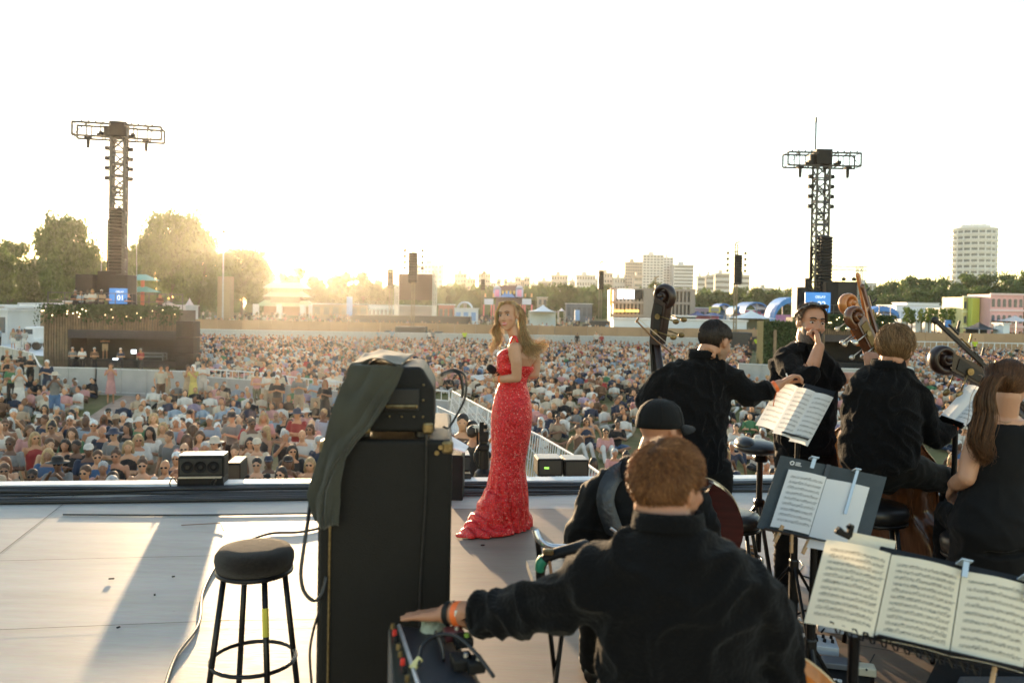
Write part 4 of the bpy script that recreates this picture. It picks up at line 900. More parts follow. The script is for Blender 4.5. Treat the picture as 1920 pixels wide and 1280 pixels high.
# amp head (trapezoid section) on top
hz_ = zt; m = MB(); hl, hr = -cw * .30, cw * .36; H1 = PT(760, 690, Yc).z; hf = -cd / 2 + .03
def hp(x, y, z): return CP(x, y, z)
vs = [hp(hl, hf, hz_ + .02), hp(hr, hf, hz_ + .02), hp(hr, hf + .5, hz_ + .02), hp(hl, hf + .5, hz_ + .02), hp(hl + .01, hf + .01, H1 - .04), hp(hr - .002, hf + .01, H1 - .07), hp(hr - .002, hf + .45, H1 - .07), hp(hl + .01, hf + .45, H1 - .04),
      hp(hl + .05, hf + .02, H1), hp(hr - .045, hf + .02, H1), hp(hr - .045, hf + .42, H1), hp(hl + .05, hf + .42, H1)]
m.add(vs, [(0, 1, 5, 4), (1, 2, 6, 5), (2, 3, 7, 6), (3, 0, 4, 7), (4, 5, 9, 8), (5, 6, 10, 9), (6, 7, 11, 10), (7, 4, 8, 11), (8, 9, 10, 11), (3, 2, 1, 0)])
t = thing('amplifier_head', 'black amplifier case half covered by a dark cloth on top of the tall cabinet', 'amplifier', (cc.x, cc.y, hz_))
o = m.build('case', CABM, t); bv = o.modifiers.new('bevel', 'BEVEL'); bv.width = .012; bv.segments = 3
zc = (hz_ + H1) / 2 + .01; hx = .045
m = MB(); m.rbox(hp(hx, hf + .001, zc), (.115, .01, .075), .012, yaw); m.build('handle_recess', mat('recess_dark', (.006, .006, .006), .6), t)
m = MB(); m.tube([hp(hx - .048, hf - .012, zc - .02), hp(hx + .048, hf - .012, zc - .02)], .0075, 8)
for s_ in (-1, 1): m.bar(hp(hx + s_ * .048, hf - .012, zc - .02), hp(hx + s_ * .048, hf + .004, zc - .02), .005)
m.build('handle', BRASS, t)
m = MB()
for (dx, dz) in ((-.07, .05), (.07, .05), (-.04, -.055), (0, -.055), (.04, -.055), (.07, -.055), (.07, 0)): m.sphere(hp(hx + dx, hf - .002, zc + dz), .0045, 8, 6)
m.build('rivet', BRASS, t)
for x in (hl + .055, hr - .022): MB().rbox(hp(x, hf - .004, hz_ + .035), (.035, .02, .04), .01, yaw).build('corner_plate', BRASS, t)
for x in (hl + .05, hr - .05): MB().lathe([(0, 0), (.018, 0), (.018, .022), (0, .022)], hp(x, hf + .05, hz_), 10).build('rubber_foot', RUBBER, t)
# cloth: sheet over the left part of the head, falling down the left side in folds
CLOTH = mat('dark_cotton_cloth', (.040, .041, .028), .92, var=.25, vscale=8, bump=.3, bscale=300, sheen=.3, transl=.05)
def cloth():
    LB = [(678, 664), (658, 686), (640, 723), (624, 775), (608, 826), (591, 878), (579, 925), (592, 974)]; RB = [(757, 690), (745, 720), (724, 762), (700, 800), (668, 834), (650, 862), (640, 912), (634, 994)]
    def crv(P, q): k = q * (len(P) - 1); i = min(int(k), len(P) - 2); f_ = k - i; return lerp(P[i][0], P[i + 1][0], f_), lerp(P[i][1], P[i + 1][1], f_)
    NU, NV = 80, 60; vs = []; ya = cc.y - cd / 2
    for j in range(NV + 1):
        v = j / NV; l, r_ = crv(LB, v), crv(RB, v)
        for i in range(NU + 1):
            u = i / NU
            if u < .35: q = u / .35; p0 = PT(l[0], l[1], 2.60); p = p0 + Vector((-.02 * (1 - q), .48 * (1 - q), 0)); p.z += -.05 * (1 - q) * v
            else:
                q = (u - .35) / .65; x, y = lerp(l[0], r_[0], q), lerp(l[1], r_[1], q) - (8 * math.sin(q * 3.14) if v < .1 else 0); x, y = x, y + 10 * v * v * math.sin(q * 5); p = PT(x, y, lerp(2.585, 2.555, math.sin(q * 1.57)) - .03 * v * (1 - q))
            p.z = min(p.z, H1 + .010)
            amp = .009 * min(1, v * 1.6); fd = math.sin((u * 7 + v * 3.2) * 1.7 + 3 * noise.noise(Vector((u * 2, v * 2, 0)))) * amp + noise.noise(Vector((u * 5, v * 4, 1))) * .010
            if u < .35: p.x -= abs(fd) * .9
            else: p.y -= abs(fd) * 1.3; p.x -= fd * .4
            vs.append(p)
    fs = [(j * (NU + 1) + i, (j + 1) * (NU + 1) + i, (j + 1) * (NU + 1) + i + 1, j * (NU + 1) + i + 1) for j in range(NV) for i in range(NU)]
    m = MB(); m.add(vs, fs); n2 = 26; g = []
    for j in range(n2 + 1):
        v = j / n2
        for i in range(n2 + 1):
            u = i / n2; x = lerp(hl - .01, .07 - .03 * v, u); p = hp(x, hf - .012 + .50 * (1 - v), H1 + .012 + .016 * math.exp(-((u - .55) / .3) ** 2) + .004 * math.sin(u * 7 + v * 4) + .006 * noise.noise(Vector((u * 4, v * 4, 4)))); e_ = max(0, u * -8 + 1); p.z -= .035 * e_ * e_; g.append(p)
    m.add(g, [(j * (n2 + 1) + i, (j + 1) * (n2 + 1) + i, (j + 1) * (n2 + 1) + i + 1, j * (n2 + 1) + i + 1) for j in range(n2) for i in range(n2)])
    o = m.build('cloth_cover', CLOTH, smooth=True); s_ = o.modifiers.new('s', 'SOLIDIFY'); s_.thickness = .004
    return tag(o, 'dark cloth draped over the amplifier and down the left of the tall cabinet', 'cloth')
cloth()
# cables on the cabinet
cable([PT(x, y, Y) for x, y, Y in ((828, 700, 2.75), (850, 693, 2.8), (868, 700, 2.8), (874, 715, 2.8), (872, 745, 2.8), (858, 775, 2.8), (842, 800, 2.78), (832, 800, 2.7))], .0042, 'black cable looping out of the right side of the amplifier')
cable([PT(x, y, Y) for x, y, Y in ((828, 703, 2.76), (848, 696, 2.9), (862, 702, 2.9), (868, 730, 2.9), (866, 745, 2.9))], .0055, 'thick plug cable behind the amplifier loop')
cable([PT(x, y, Y) for x, y, Y in ((583, 925, 2.7), (578, 970, 2.62), (569, 1030, 2.58), (564, 1075, 2.56), (570, 1108, 2.55), (588, 1125, 2.55), (604, 1112, 2.56), (612, 1080, 2.58))], .0065, 'black cable hanging in a loop from under the cloth')
cable([PT(x, y, Y) for x, y, Y in ((608, 1100, 2.6), (600, 1140, 2.6), (588, 1180, 2.6), (581, 1225, 2.6), (585, 1290, 2.6), (592, 1400, 2.6))], .0045, 'thin black cable dropping down the left edge of the tall cabinet')
# ================================================================ speakers at the stage edge
def Eg(px, back): # point on the stage near the edge at pixel column
    s = 0
    for _ in range(30):
        p = E(s, back); q = proj(p)[0]; s += (px - q) / 200.
    return E(s, back)
ang = math.atan2(EU.y, EU.x); RZ = Matrix.Rotation(ang, 3, 'Z')
a = Eg(333, .17); b = Eg(420, .17); w_ = (b - a).length; c = (a + b) / 2; t = thing('front_fill_speaker', 'black speaker with three round cones standing on the left stage edge', 'speaker', c)
def L_(x, y, z): return c + RZ @ Vector((x, y, 0)) + Vector((0, 0, z))
MB().rbox(L_(0, .09, .185), (w_, .2, .21), .02, RZ).build('cabinet', BLACK, t)
m = MB(); m.box(L_(0, -.014, .19), (w_ * .9, .006, .15), RZ); m.build('grille', mat('speaker_grille', (.03, .028, .022), .5, bump=.5, bscale=600), t)
for k in (-1, 0, 1):
    m = MB(); rt = Matrix.Rotation(ang, 3, 'Z') @ Matrix.Rotation(rad(90), 3, 'X'); m.lathe([(.02, .01), (.035, .0), (.052, .012), (.056, .012), (.056, 0)], L_(k * w_ * .28, -.018, .19), 20, rt); m.build('speaker_cone', BLACK, t)
m = MB(); m.rbox(L_(0, .09, .296), (w_ * .97, .19, .008), .003, RZ); m.build('top_rim', mat('silver_edge', (.55, .55, .54), .35, .5), t)
m = MB(); m.prism([L_(-w_ * .46, -.05, .088), L_(w_ * .46, -.05, .088), L_(w_ * .46, .06, .10), L_(-w_ * .46, .06, .10)], (0, 0, .006)); m.build('tilt_plate', mat('pale_timber', (.65, .5, .33), .6), t)
MB().rbox(L_(0, .08, .045), (w_, .22, .085), .01, RZ).build('base_box', BLACK, t)
cable([L_(-w_ * .5, -.03, .05), L_(-w_ * .56, -.06, .10), L_(-w_ * .62, -.07, .05), L_(-w_ * .55, -.08, .012), L_(-w_ * .3, -.1, .012), L_(-.02, -.09, .012)], .006, 'cable curling round the left of the three coned speaker')
cable([L_(.1, -.05, .012), L_(.12, -.07, .07), L_(.16, -.08, .09), L_(.14, -.08, .03), L_(.2, -.1, .012)], .006, 'short looped cable in front of the three coned speaker')
def edge_box(pl, pr, tp, bp, Y, D, label, grp=None, top=None, name='speaker_box'):
    a, b = PT(pl, tp, Y), PT(pr, bp, Y); t = thing(name, label, 'speaker', ((a.x + b.x) / 2, Y, b.z), grp); c = Vector(((a.x + b.x) / 2, Y + D / 2, (a.z + b.z) / 2))
    MB().rbox(c, (b.x - a.x, D, a.z - b.z), .012, RZ).build('cabinet', BLACK, t)
    MB().rbox(c + Vector((0, 0, (a.z - b.z) / 2 + .003)), (b.x - a.x - .02, D - .02, .006), .002, RZ).build('top_panel', top or mat('sunlit_top', (.3, .29, .27), .45), t)  # default top has the sunlight put into its lighter grey
    MB().box(c - RZ @ Vector((0, D / 2 + .003, 0)), ((b.x - a.x) * .86, .004, (a.z - b.z) * .8), RZ).build('grille', mat('speaker_grille', (.03, .028, .022), .5), t)
    return t, c
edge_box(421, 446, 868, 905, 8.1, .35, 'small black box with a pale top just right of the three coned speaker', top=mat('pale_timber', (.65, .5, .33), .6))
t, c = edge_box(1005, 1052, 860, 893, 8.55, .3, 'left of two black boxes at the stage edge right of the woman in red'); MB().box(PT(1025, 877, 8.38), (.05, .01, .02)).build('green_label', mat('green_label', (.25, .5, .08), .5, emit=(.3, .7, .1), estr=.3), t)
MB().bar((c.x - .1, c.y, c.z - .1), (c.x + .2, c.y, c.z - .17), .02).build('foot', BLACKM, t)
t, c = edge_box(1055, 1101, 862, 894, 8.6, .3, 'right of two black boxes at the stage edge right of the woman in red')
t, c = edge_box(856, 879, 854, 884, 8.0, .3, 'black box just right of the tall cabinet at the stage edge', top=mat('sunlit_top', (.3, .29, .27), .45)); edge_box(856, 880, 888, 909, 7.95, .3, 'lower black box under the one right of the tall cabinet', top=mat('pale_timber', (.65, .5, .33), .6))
p = PT(846, 838, 7.2); tag(MB().prism([p + Vector((-.05, 0, 0)), p + Vector((.12, 0, -.05)), p + Vector((.14, .3, -.05)), p + Vector((-.04, .3, .05))], (0, 0, .012)).build('paper_sheet', mat('paper', (.8, .79, .76), .7)), 'white sheet caught behind the top right corner of the tall cabinet', 'paper')
MB().rbox(p + Vector((.03, .15, -.45)), (.16, .3, .75), .02).build('tmp_box', BLACK)
o = bpy.data.objects['tmp_box']; o.name = 'road_case'; tag(o, 'black road case under the white sheet right of the tall cabinet', 'case')
# paper cup
p = GP(1409, 1052, SZ); t = thing('paper_cup', 'brown paper cup standing on the floor beside the low stool', 'cup', p)
MB().lathe([(.0, .002), (.028, .002), (.030, 0), (.040, .105), (.037, .105), (.028, .006), (0, .006)], p, 20).build('cup', mat('kraft_paper', (.30, .17, .07), .6), t, True)
m = MB(); m.tube([(p.x + math.cos(a) * .040, p.y + math.sin(a) * .040, p.z + .106) for a in np.linspace(0, 6.283, 20, endpoint=False)], .002, 5, closed=True); m.build('rim', WHITE, t)
# ================================================================ music stands
PAPER = mat('cream_paper', (.84, .755, .58), .75, var=.04, transl=.2); PAPERW = mat('white_paper', (.83, .82, .80), .75, var=.03, transl=.25)
INK = mat('printed_ink', (.05, .05, .05), .8); FOLD = mat('slate_folder', (.042, .052, .057), .6, var=.2, bump=.2, spec=.3); PEGW = mat('clothespeg_wood', (.55, .34, .17), .6); CLIP = mat('clear_plastic_clip', (.45, .55, .65), .15, var=.05)
def music_stand(TL, TR, BL, label, pages, folder, paper, nst=10, post=True, rows=None, floor=True, name='music_stand', seed=1, dark=True):
    """TL,TR,BL are world corners of the desk; pages = list of (u0,u1,v0,v1,lines?)"""
    TL, TR, BL = Vector(TL), Vector(TR), Vector(BL); U = TR - TL; V = BL - TL; N = U.cross(V).normalized()
    if N.y > 0: N = -N                       # towards the reader
    def S(u, v, d=0.0): return TL + U * u + V * v + N * d
    c = S(.5, .5); base = Vector((c.x, c.y + .05, SZ)); t = thing(name, label, 'music stand', base)
    fu0, fu1, fv0, fv1 = folder; m = MB(); m.prism([S(fu0, fv0, -.012), S(fu1, fv0, -.012), S(fu1, fv1, -.012), S(fu0, fv1, -.012)], -N * .01); m.build('desk', FOLD if dark else BLACKM, t)
    # the ledge
    m = MB(); m.prism([S(fu0 + .05, fv1, -.01), S(fu1 - .05, fv1, -.01), S(fu1 - .05, fv1, .035), S(fu0 + .05, fv1, .035)], V.normalized() * .004); m.build('ledge', BLACKM, t)
    if post:
        pc = S((fu0 + fu1) / 2, .78, -.03); m = MB(); m.bar(pc, (pc.x, pc.y + .02, SZ + .3), .014, 10); m.bar((pc.x, pc.y + .02, SZ + .55), (pc.x, pc.y + .02, SZ + .05), .019, 10); m.build('post', BLACKM, t)
        for k in range(3): a = .5 + k * 2.094; MB().tube([(pc.x, pc.y + .02, SZ + .42), (pc.x + math.cos(a) * .3, pc.y + .02 + math.sin(a) * .3, SZ + .01)], .009, 6).build('leg', BLACKM, t)
        m = MB(); m.rbox((pc.x, pc.y + .02, SZ + .28), (.045, .045, .32), .01)
        for k in range(3): a = .5 + k * 2.094; m.bar((pc.x, pc.y + .02, SZ + .13), (pc.x + math.cos(a) * .19, pc.y + .02 + math.sin(a) * .19, SZ + .155), .006, 5)
        m.build('brace', BLACKM, t)
    r_ = random.Random(seed); wl = U.length; hl_ = V.length
    sheet = thing('sheet_music', label.replace('music stand', 'sheet music') if False else 'sheet music ' + rows, 'sheet music', c)
    for pi, (u0, u1, v0, v1, lines) in enumerate(pages):
        NX = 8; g = []
        for i in range(NX + 1):
            q = i / NX; bow = .012 * math.sin(q * 3.14) + .004
            for j in range(5): g.append(S(lerp(u0, u1, q), lerp(v0, v1, j / 4), bow + .002))
        m = MB(); m.add(g, [(i * 5 + j, (i + 1) * 5 + j, (i + 1) * 5 + j + 1, i * 5 + j + 1) for i in range(NX) for j in range(4)]); pg = m.build('page', paper, sheet, True)
        if lines:
            m = MB(); ph = (v1 - v0)
            for k in range(lines):
                vv = v0 + ph * (.10 + .84 * k / lines); stf = .0016 / hl_
                ua, ub = lerp(u0, u1, .09), lerp(u0, u1, .93)
                for l in range(5):
                    for i in range(5):
                        qa, qb = i / 5, (i + 1) / 5; A_, B_ = lerp(ua, ub, qa), lerp(ua, ub, qb)
                        ba = .012 * math.sin((A_ - u0) / (u1 - u0) * 3.14) + .0075; bb2 = .012 * math.sin((B_ - u0) / (u1 - u0) * 3.14) + .0075
                        y_ = vv + l * stf * 1.35; th = .00042 / hl_
                        m.quad(S(A_, y_, ba), S(B_, y_, bb2), S(B_, y_ + th, bb2), S(A_, y_ + th, ba))
                u = ua + .012
                while u < ub:
                    bq = .012 * math.sin((u - u0) / (u1 - u0) * 3.14) + .008; ln = r_.choice([.0015, .0022, .003]) / wl; dv = r_.uniform(0, 5) * stf
                    m.quad(S(u, vv + dv, bq), S(u + ln, vv + dv, bq), S(u + ln, vv + dv + stf * 1.2, bq), S(u, vv + dv + stf * 1.2, bq))
                    if r_.random() < .8: m.quad(S(u + ln, vv + dv - stf * 3, bq), S(u + ln + .0006 / wl, vv + dv - stf * 3, bq), S(u + ln + .0006 / wl, vv + dv, bq), S(u + ln, vv + dv, bq))
                    if r_.random() < .3: m.quad(S(u + ln, vv + dv - stf * 3, bq), S(u + ln + .008 / wl, vv + dv - stf * 3, bq), S(u + ln + .008 / wl, vv + dv - stf * 2.3, bq), S(u + ln, vv + dv - stf * 2.3, bq))
                    u += r_.choice([.006, .008, .012]) / wl
            m.build('notation', INK, pg)
    return t, S, N, sheet
def peg(p, dirv, label, L=.075):
    d = Vector(dirv).normalized(); a, b = basis(d); t = thing('clothespeg', label, 'clothespeg', p, 'wooden clothespegs on the music stands'); 
    for s_ in (-1, 1):
        m = MB(); rt = Matrix((b, a, d)).transposed(); m.rbox(Vector(p) + a * (.004 * s_), (.011, .006, L), .002, rt); m.build('wooden_half', PEGW, t)
    m = MB(); m.bar(Vector(p) - b * .007, Vector(p) + b * .007, .004, 6); m.build('spring', STEEL, t)
def clip(S, u, v0, v1, label, w_=.014, wl=.6):
    t = thing('page_clip', label, 'clip', S(u, v0, .01), 'clear clips holding the sheet music'); m = MB(); q = w_ / wl
    m.prism([S(u - q / 2, v0, .022), S(u + q / 2, v0, .022), S(u + q / 2, v1, .024), S(u - q / 2, v1, .024)], (S(0, 0, 1) - S(0, 0, 0)) * .003); m.build('arm', CLIP, t)
    m = MB(); m.prism([S(u - q, v0 - .02, -.014), S(u + q, v0 - .02, -.014), S(u + q, v0 - .02, .03), S(u - q, v0 - .02, .03)], S(u, v0 + .015, 0) - S(u, v0, 0)); m.build('jaw', CLIP, t)
# C, the nearest stand
Yn = 2.3
TL, TR, BL = PT(1548, 1012, 2.42), PT(1938, 1098, 2.36), PT(1506, 1168, 2.26)
tC, S, N, shC = music_stand(TL, TR, BL, 'nearest music stand, with a wire ledge and three cream pages', [(0, .315, 0, 1, 11), (.32, .655, .01, 1.0, 11), (.66, .985, .02, 1.0, 9)], (.27, 1.04, -.10, .98), PAPER, rows='of three cream pages on the nearest music stand', post=False, dark=False)
m = MB(); pc = S(.30, .9, -.02); m.bar(S(.5, .7, -.03), pc, .01); 
m.bar(PT(1602, 1190, 2.33), (PT(1602, 1190, 2.33).x, 2.36, SZ + .1), .016, 10); m.bar((PT(1602, 1190, 2.33).x, 2.36, SZ + .6), (PT(1602, 1190, 2.33).x, 2.36, SZ + .02), .02, 10); m.build('post', BLACKM, tC)
for k in range(3): a = .5 + k * 2.094; q = PT(1602, 1190, 2.33); MB().tube([(q.x, 2.36, SZ + .4), (q.x + math.cos(a) * .3, 2.36 + math.sin(a) * .3, SZ + .01)], .009, 6).build('leg', BLACKM, tC)
m = MB(); z1 = [PT(1556, 1172, 2.25), PT(1838, 1256, 2.2)]; pts = []
for k in range(53):
    q = k / 52; c_ = z1[0].lerp(z1[1], q); pts.append(c_ + (Vector((0, 0, .010)) if k % 4 in (0, 1) else Vector((0, -.01, -.012))))
m.tube(pts, .003, 5); m.bar(z1[0], z1[1], .004, 6); m.build('wire_ledge', BLACKM, tC)
clip(S, .66, -.07, .12, 'clear clip at the middle of the nearest music stand', .016, .6); clip(S, .955, -.05, .22, 'clear clip near the right edge of the nearest music stand', .016, .6)
peg(PT(1863, 1262, 2.2), S(0, 1, 0) - S(0.03, 0, 0), 'clothespeg at the lower right corner of the nearest music stand', .07)
m = MB(); TLb = PT(1590, 998, 2.5); m.prism([PT(1592, 996, 2.5), PT(1680, 1014, 2.5), PT(1676, 1040, 2.47), PT(1588, 1030, 2.47)], (0, .002, 0)); tag(m.build('loose_page', PAPER), 'spare cream page sticking up behind the nearest music stand', 'paper')
t = thing('black_clamp', 'black spring clamp gripping the top left of the nearest music stand', 'clamp', PT(1582, 1000, 2.45)); 
m = MB(); m.rbox(PT(1580, 1000, 2.44), (.05, .02, .018), .005, (0, .4, 0)); m.rbox(PT(1594, 994, 2.44), (.016, .02, .04), .005, (0, .2, 0)); m.rbox(PT(1574, 995, 2.44), (.02, .025, .022), .005, (0, .7, 0)); m.build('jaw', BLACK, t)
MB().bar(PT(1588, 988, 2.44), PT(1598, 985, 2.43), .006).build('lever', BLACKM, t)
# B, dark folder
TL, TR, BL = PT(1466, 852, 3.32), PT(1665, 893, 3.28), PT(1421, 988, 3.2)
tB, S, N, shB = music_stand(TL, TR, BL, 'music stand with a slate grey folder behind the nearest one', [(.10, .455, .18, .96, 9), (.46, .86, .20, 1.12, 0)], (0, 1, 0, 1.0), PAPERW, rows='of one printed and one blank page on the slate grey folder')
clip(S, .29, -.02, .12, 'clear clip at the top left of the slate grey folder', .016, .45); clip(S, .70, .02, .62, 'long clear clip at the top right of the slate grey folder', .012, .45)
m = MB(); m.prism([S(.43, 0, -.008), S(.47, 0, -.008), S(.47, 1, -.008), S(.43, 1, -.008)], (S(0, 0, 1) - S(0, 0, 0)) * .006); m.build('folder_spine', mat('folder_spine', (.03, .035, .04), .5), tB)
m = MB(); cL = S(.12, .075, -.008); a_, b_ = (S(1, 0, 0) - S(0, 0, 0)).normalized(), (S(0, 1, 0) - S(0, 0, 0)).normalized()
m.tube([cL + a_ * math.cos(q) * .0075 + b_ * math.sin(q) * .0075 for q in np.linspace(0, 6.283, 14, endpoint=False)], .0022, 5, closed=True)
for k in range(3): m.bar(cL + a_ * .014 + b_ * (.006 * (k - 1)), cL + a_ * (.034 + .006 * (k == 2)) + b_ * (.006 * (k - 1)), .0016, 4)
m.build('printed_emblem', WHITE, tB)
peg(PT(1460, 1000, 3.18), PT(1470, 980, 3.2) - PT(1450, 1020, 3.18), 'clothespeg at the lower left of the slate grey folder'); peg(PT(1512, 1022, 3.17), PT(1520, 1005, 3.2) - PT(1504, 1040, 3.17), 'clothespeg in the middle of the slate grey folder ledge'); peg(PT(1484, 1018, 3.17), Vector((0, 0, 1)), 'clothespeg hanging upright between the other two on the slate grey folder')
# A, bassists' stand
TL, TR, BL = PT(1462, 716, 4.35), PT(1563, 744, 4.3), PT(1417, 796, 4.25)
tA, S, N, shA = music_stand(TL, TR, BL, 'music stand with three white pages that the balding man touches', [(0, .33, 0, 1.02, 8), (.33, .66, .01, 1.08, 9), (.66, 1, .02, 1.14, 9)], (.42, 1.0, -.14, 1.02), PAPERW, rows='of three white pages under the hand of the balding man', dark=False)
# D
TL, TR, BL = PT(1815, 722, 4.35), PT(1862, 738, 4.3), PT(1760, 782, 4.25)
tD, S, N, shD = music_stand(TL, TR, BL, 'music stand with white pages between the blond man and the woman', [(0, .55, 0, 1, 0), (.55, 1.05, .0, 1.0, 8)], (.0, 1.0, .02, 1.02), PAPERW, rows='of two white pages left of the long haired woman', dark=False)
# ================================================================ amp on the lower centre + towel
Ya_ = 2.32; c1 = GP(0, 0, 0); ztop = PT(790, 1178, 2.3).z
def AP(px, py): d = ray(px, py); return CAMLOC + d * ((ztop - CAMLOC.z) / d.z)
tl, tr, bl, br = AP(728, 1168), AP(848, 1176), AP(728, 1330), AP(935, 1330)
t = thing('combo_amplifier', 'black amplifier case with a leather handle under the hand of the nearest man', 'amplifier', ((tl.x + tr.x) / 2, tl.y - .2, SZ))
m = MB(); poly = [tl, tr, br, bl]; m.prism(poly, (0, 0, -.42)); o = m.build('case', mat('blue_black_vinyl', (.018, .022, .028), .38, var=.2, bump=.3, bscale=300), t); bv = o.modifiers.new('bevel', 'BEVEL'); bv.width = .018; bv.segments = 3
cpx = AP(762, 1190)
m = MB(); a_, b_ = AP(748, 1180), AP(792, 1330); m.prism([a_ + Vector((-.028, 0, .004)), a_ + Vector((-.006, 0, .004)), b_ + Vector((0, 0, .004)), b_ + Vector((-.06, 0, .004))], (0, 0, .006)); m.build('control_panel', mat('panel_dark', (.03, .03, .02), .4), t)
m = MB(); m.tube([a_ + Vector((0, 0, .012)), b_ + Vector((.005, 0, .012))], .006, 6); m.build('front_rail', STEEL, t)
for k in range(9):
    q = a_.lerp(b_, .04 + k * .1) + Vector((-.02, 0, .010)); m = MB(); m.lathe([(0, .016), (.006, .016), (.007, 0), (0, 0)], q, 10); m.build('knob', [BRASS, mat('red_knob', (.6, .03, .02), .4), BLACK, BRASS][k % 4], t)
h0, h1 = AP(815, 1195), AP(832, 1240); m = MB(); m.tube(curve([h0 + Vector((0, 0, .004)), h0.lerp(h1, .2) + Vector((0, 0, .022)), h0.lerp(h1, .8) + Vector((0, 0, .022)), h1 + Vector((0, 0, .004))], 6), [(.011, .004)] * 19, 8); m.build('handle', VINYL, t)
for i, (px, py, s_, mm_) in enumerate([(850, 1200, (.055, .045, .03), mat('burgundy_box', (.12, .03, .03), .4)), (868, 1212, (.05, .05, .028), BLACK), (866, 1252, (.055, .06, .03), BLACK), (890, 1258, (.045, .06, .03), BLACK)]):
    q = AP(px, py); tt = thing('effect_pedal', ['small burgundy pedal on the amplifier case', 'black pedal with a green label on the amplifier case', 'square black pedal in the middle of the amplifier case', 'black pedal at the right edge of the amplifier case'][i], 'pedal', q)
    MB().rbox(q + Vector((0, 0, s_[2] / 2 + .004)), s_, .006, (0, 0, .3)).build('body', mm_, tt); m = MB(); m.lathe([(0, .01), (.006, .01), (.007, 0)], q + Vector((.01, -.008, s_[2] + .003)), 10); m.build('foot_switch', STEEL if i != 1 else mat('green_knob', (.2, .35, .05), .5), tt)
cable([AP(785, 1262) + Vector((0, 0, .02)), AP(792, 1245) + Vector((0, 0, .05)), AP(820, 1232) + Vector((0, 0, .06)), AP(855, 1235) + Vector((0, 0, .06)), AP(890, 1258) + Vector((0, 0, .05)), AP(925, 1290) + Vector((0, 0, .03))], .005, 'black cable arching over the amplifier case')
q = AP(787, 1258); tag(MB().tube([q + Vector((-.02, -.01, .01)), q + Vector((.0, .008, .03))], [.010, .009], 10).build('jack_plug', mat('pale_yellow_plug', (.6, .55, .25), .4)), 'pale yellow plug on the end of the arching cable', 'plug')
# legs / stand under the amp
m = MB(); m.prism([tl + Vector((.02, -.02, -.43)), tr + Vector((-.02, -.02, -.43)), br + Vector((-.03, .02, -.43)), bl + Vector((.02, .02, -.43))], (0, 0, -(ztop - .43 - SZ - .01))); tag(m.build('road_case', BLACK), 'black road case carrying the amplifier case', 'case')
# towel
m = MB(); vs = []; NX, NY = 18, 8
for i in range(NX + 1):
    for j in range(NY + 1):
        q = AP(lerp(790, 886, i / NX), lerp(1171, 1184 + 6 * math.sin(i * .5), j / NY)); vs.append(q + Vector((0, 0, .008 + .012 * abs(math.sin(i * .9 + j * .5)) - (.03 * (j / NY) ** 3 if i < 9 else 0))))
m.add(vs, [(i * (NY + 1) + j, (i + 1) * (NY + 1) + j, (i + 1) * (NY + 1) + j + 1, i * (NY + 1) + j + 1) for i in range(NX) for j in range(NY)])
o = m.build('towel', mat('pale_green_towel', (.6, .62, .42), .95, bump=.6, bscale=300), smooth=True); s_ = o.modifiers.new('s', 'SOLIDIFY'); s_.thickness = .006; tag(o, 'folded pale green towel under the wrist of the nearest man', 'towel')
# ================================================================ folding chair
def ch(px, py, Y): return PT(px, py, Y)
t = thing('folding_chair', 'folding chair with a curved silver back rail behind the man in the cap', 'chair', (ch(1050, 1200, 3.0).x, 3.1, SZ))
m = MB(); m.tube(curve([ch(1004, 992, 2.75), ch(1012, 1012, 2.74), ch(1030, 1024, 2.74), ch(1060, 1026, 2.76), ch(1120, 1030, 2.85), ch(1200, 1020, 2.95)], 6), .012, 10); m.build('back_rail', mat('chrome_rail', (.62, .62, .63), .22, .9), t, True)
for (pa, pb) in (((1006, 996, 2.76), (1016, 1080, 2.8)), ((1205, 1020, 2.96), (1200, 1090, 2.96))): MB().bar(ch(*pa), ch(*pb), .011).build('back_upright', BLACKM, t)
m = MB(); c0 = ch(1012, 1120, 2.85); m.prism([c0, c0 + Vector((.42, .12, 0)), c0 + Vector((.36, .5, 0)), c0 + Vector((-.04, .42, 0))], (0, 0, -.03)); m.build('seat', VINYL, t)
for (pa, pb) in (((1024, 1120, 2.78), (1062, 1420, 3.0)), ((1062, 1120, 2.9), (1010, 1420, 2.7)), ((1180, 1120, 3.1), (1190, 1420, 3.3)), ((1190, 1120, 3.2), (1170, 1420, 3.0))):
    a, b = ch(*pa), ch(*pb); b.z = SZ + .01; m = MB(); m.tube([a, b], [(.016, .009)] * 2, 8); m.build('leg', BLACKM, t)
t = thing('strap_bundle', 'black padded strap with a green end hanging on the folding chair', 'strap', ch(1020, 1060, 2.65))
MB().tube(curve([ch(1017, 1105, 2.66), ch(1013, 1075, 2.64), ch(1020, 1050, 2.63), ch(1040, 1038, 2.62), ch(1075, 1028, 2.62), ch(1100, 1020, 2.66)], 6), [(.022, .016)] * 31, 10).build('padding', BLACK, t, True)
MB().tube(curve([ch(1013, 1066, 2.635), ch(1014, 1056, 2.63), ch(1020, 1047, 2.628)], 5), [(.0235, .018)] * 11, 10).build('green_end', mat('green_rubber', (.02, .22, .12), .45), t, True)
MB().rbox(ch(1028, 1034, 2.60), (.035, .02, .02), .005).build('buckle', BRASS, t); MB().bar(ch(1030, 1050, 2.61), ch(1035, 1085, 2.63), .006).build('brown_lace', mat('tan_leather', (.35, .18, .09), .6), t)
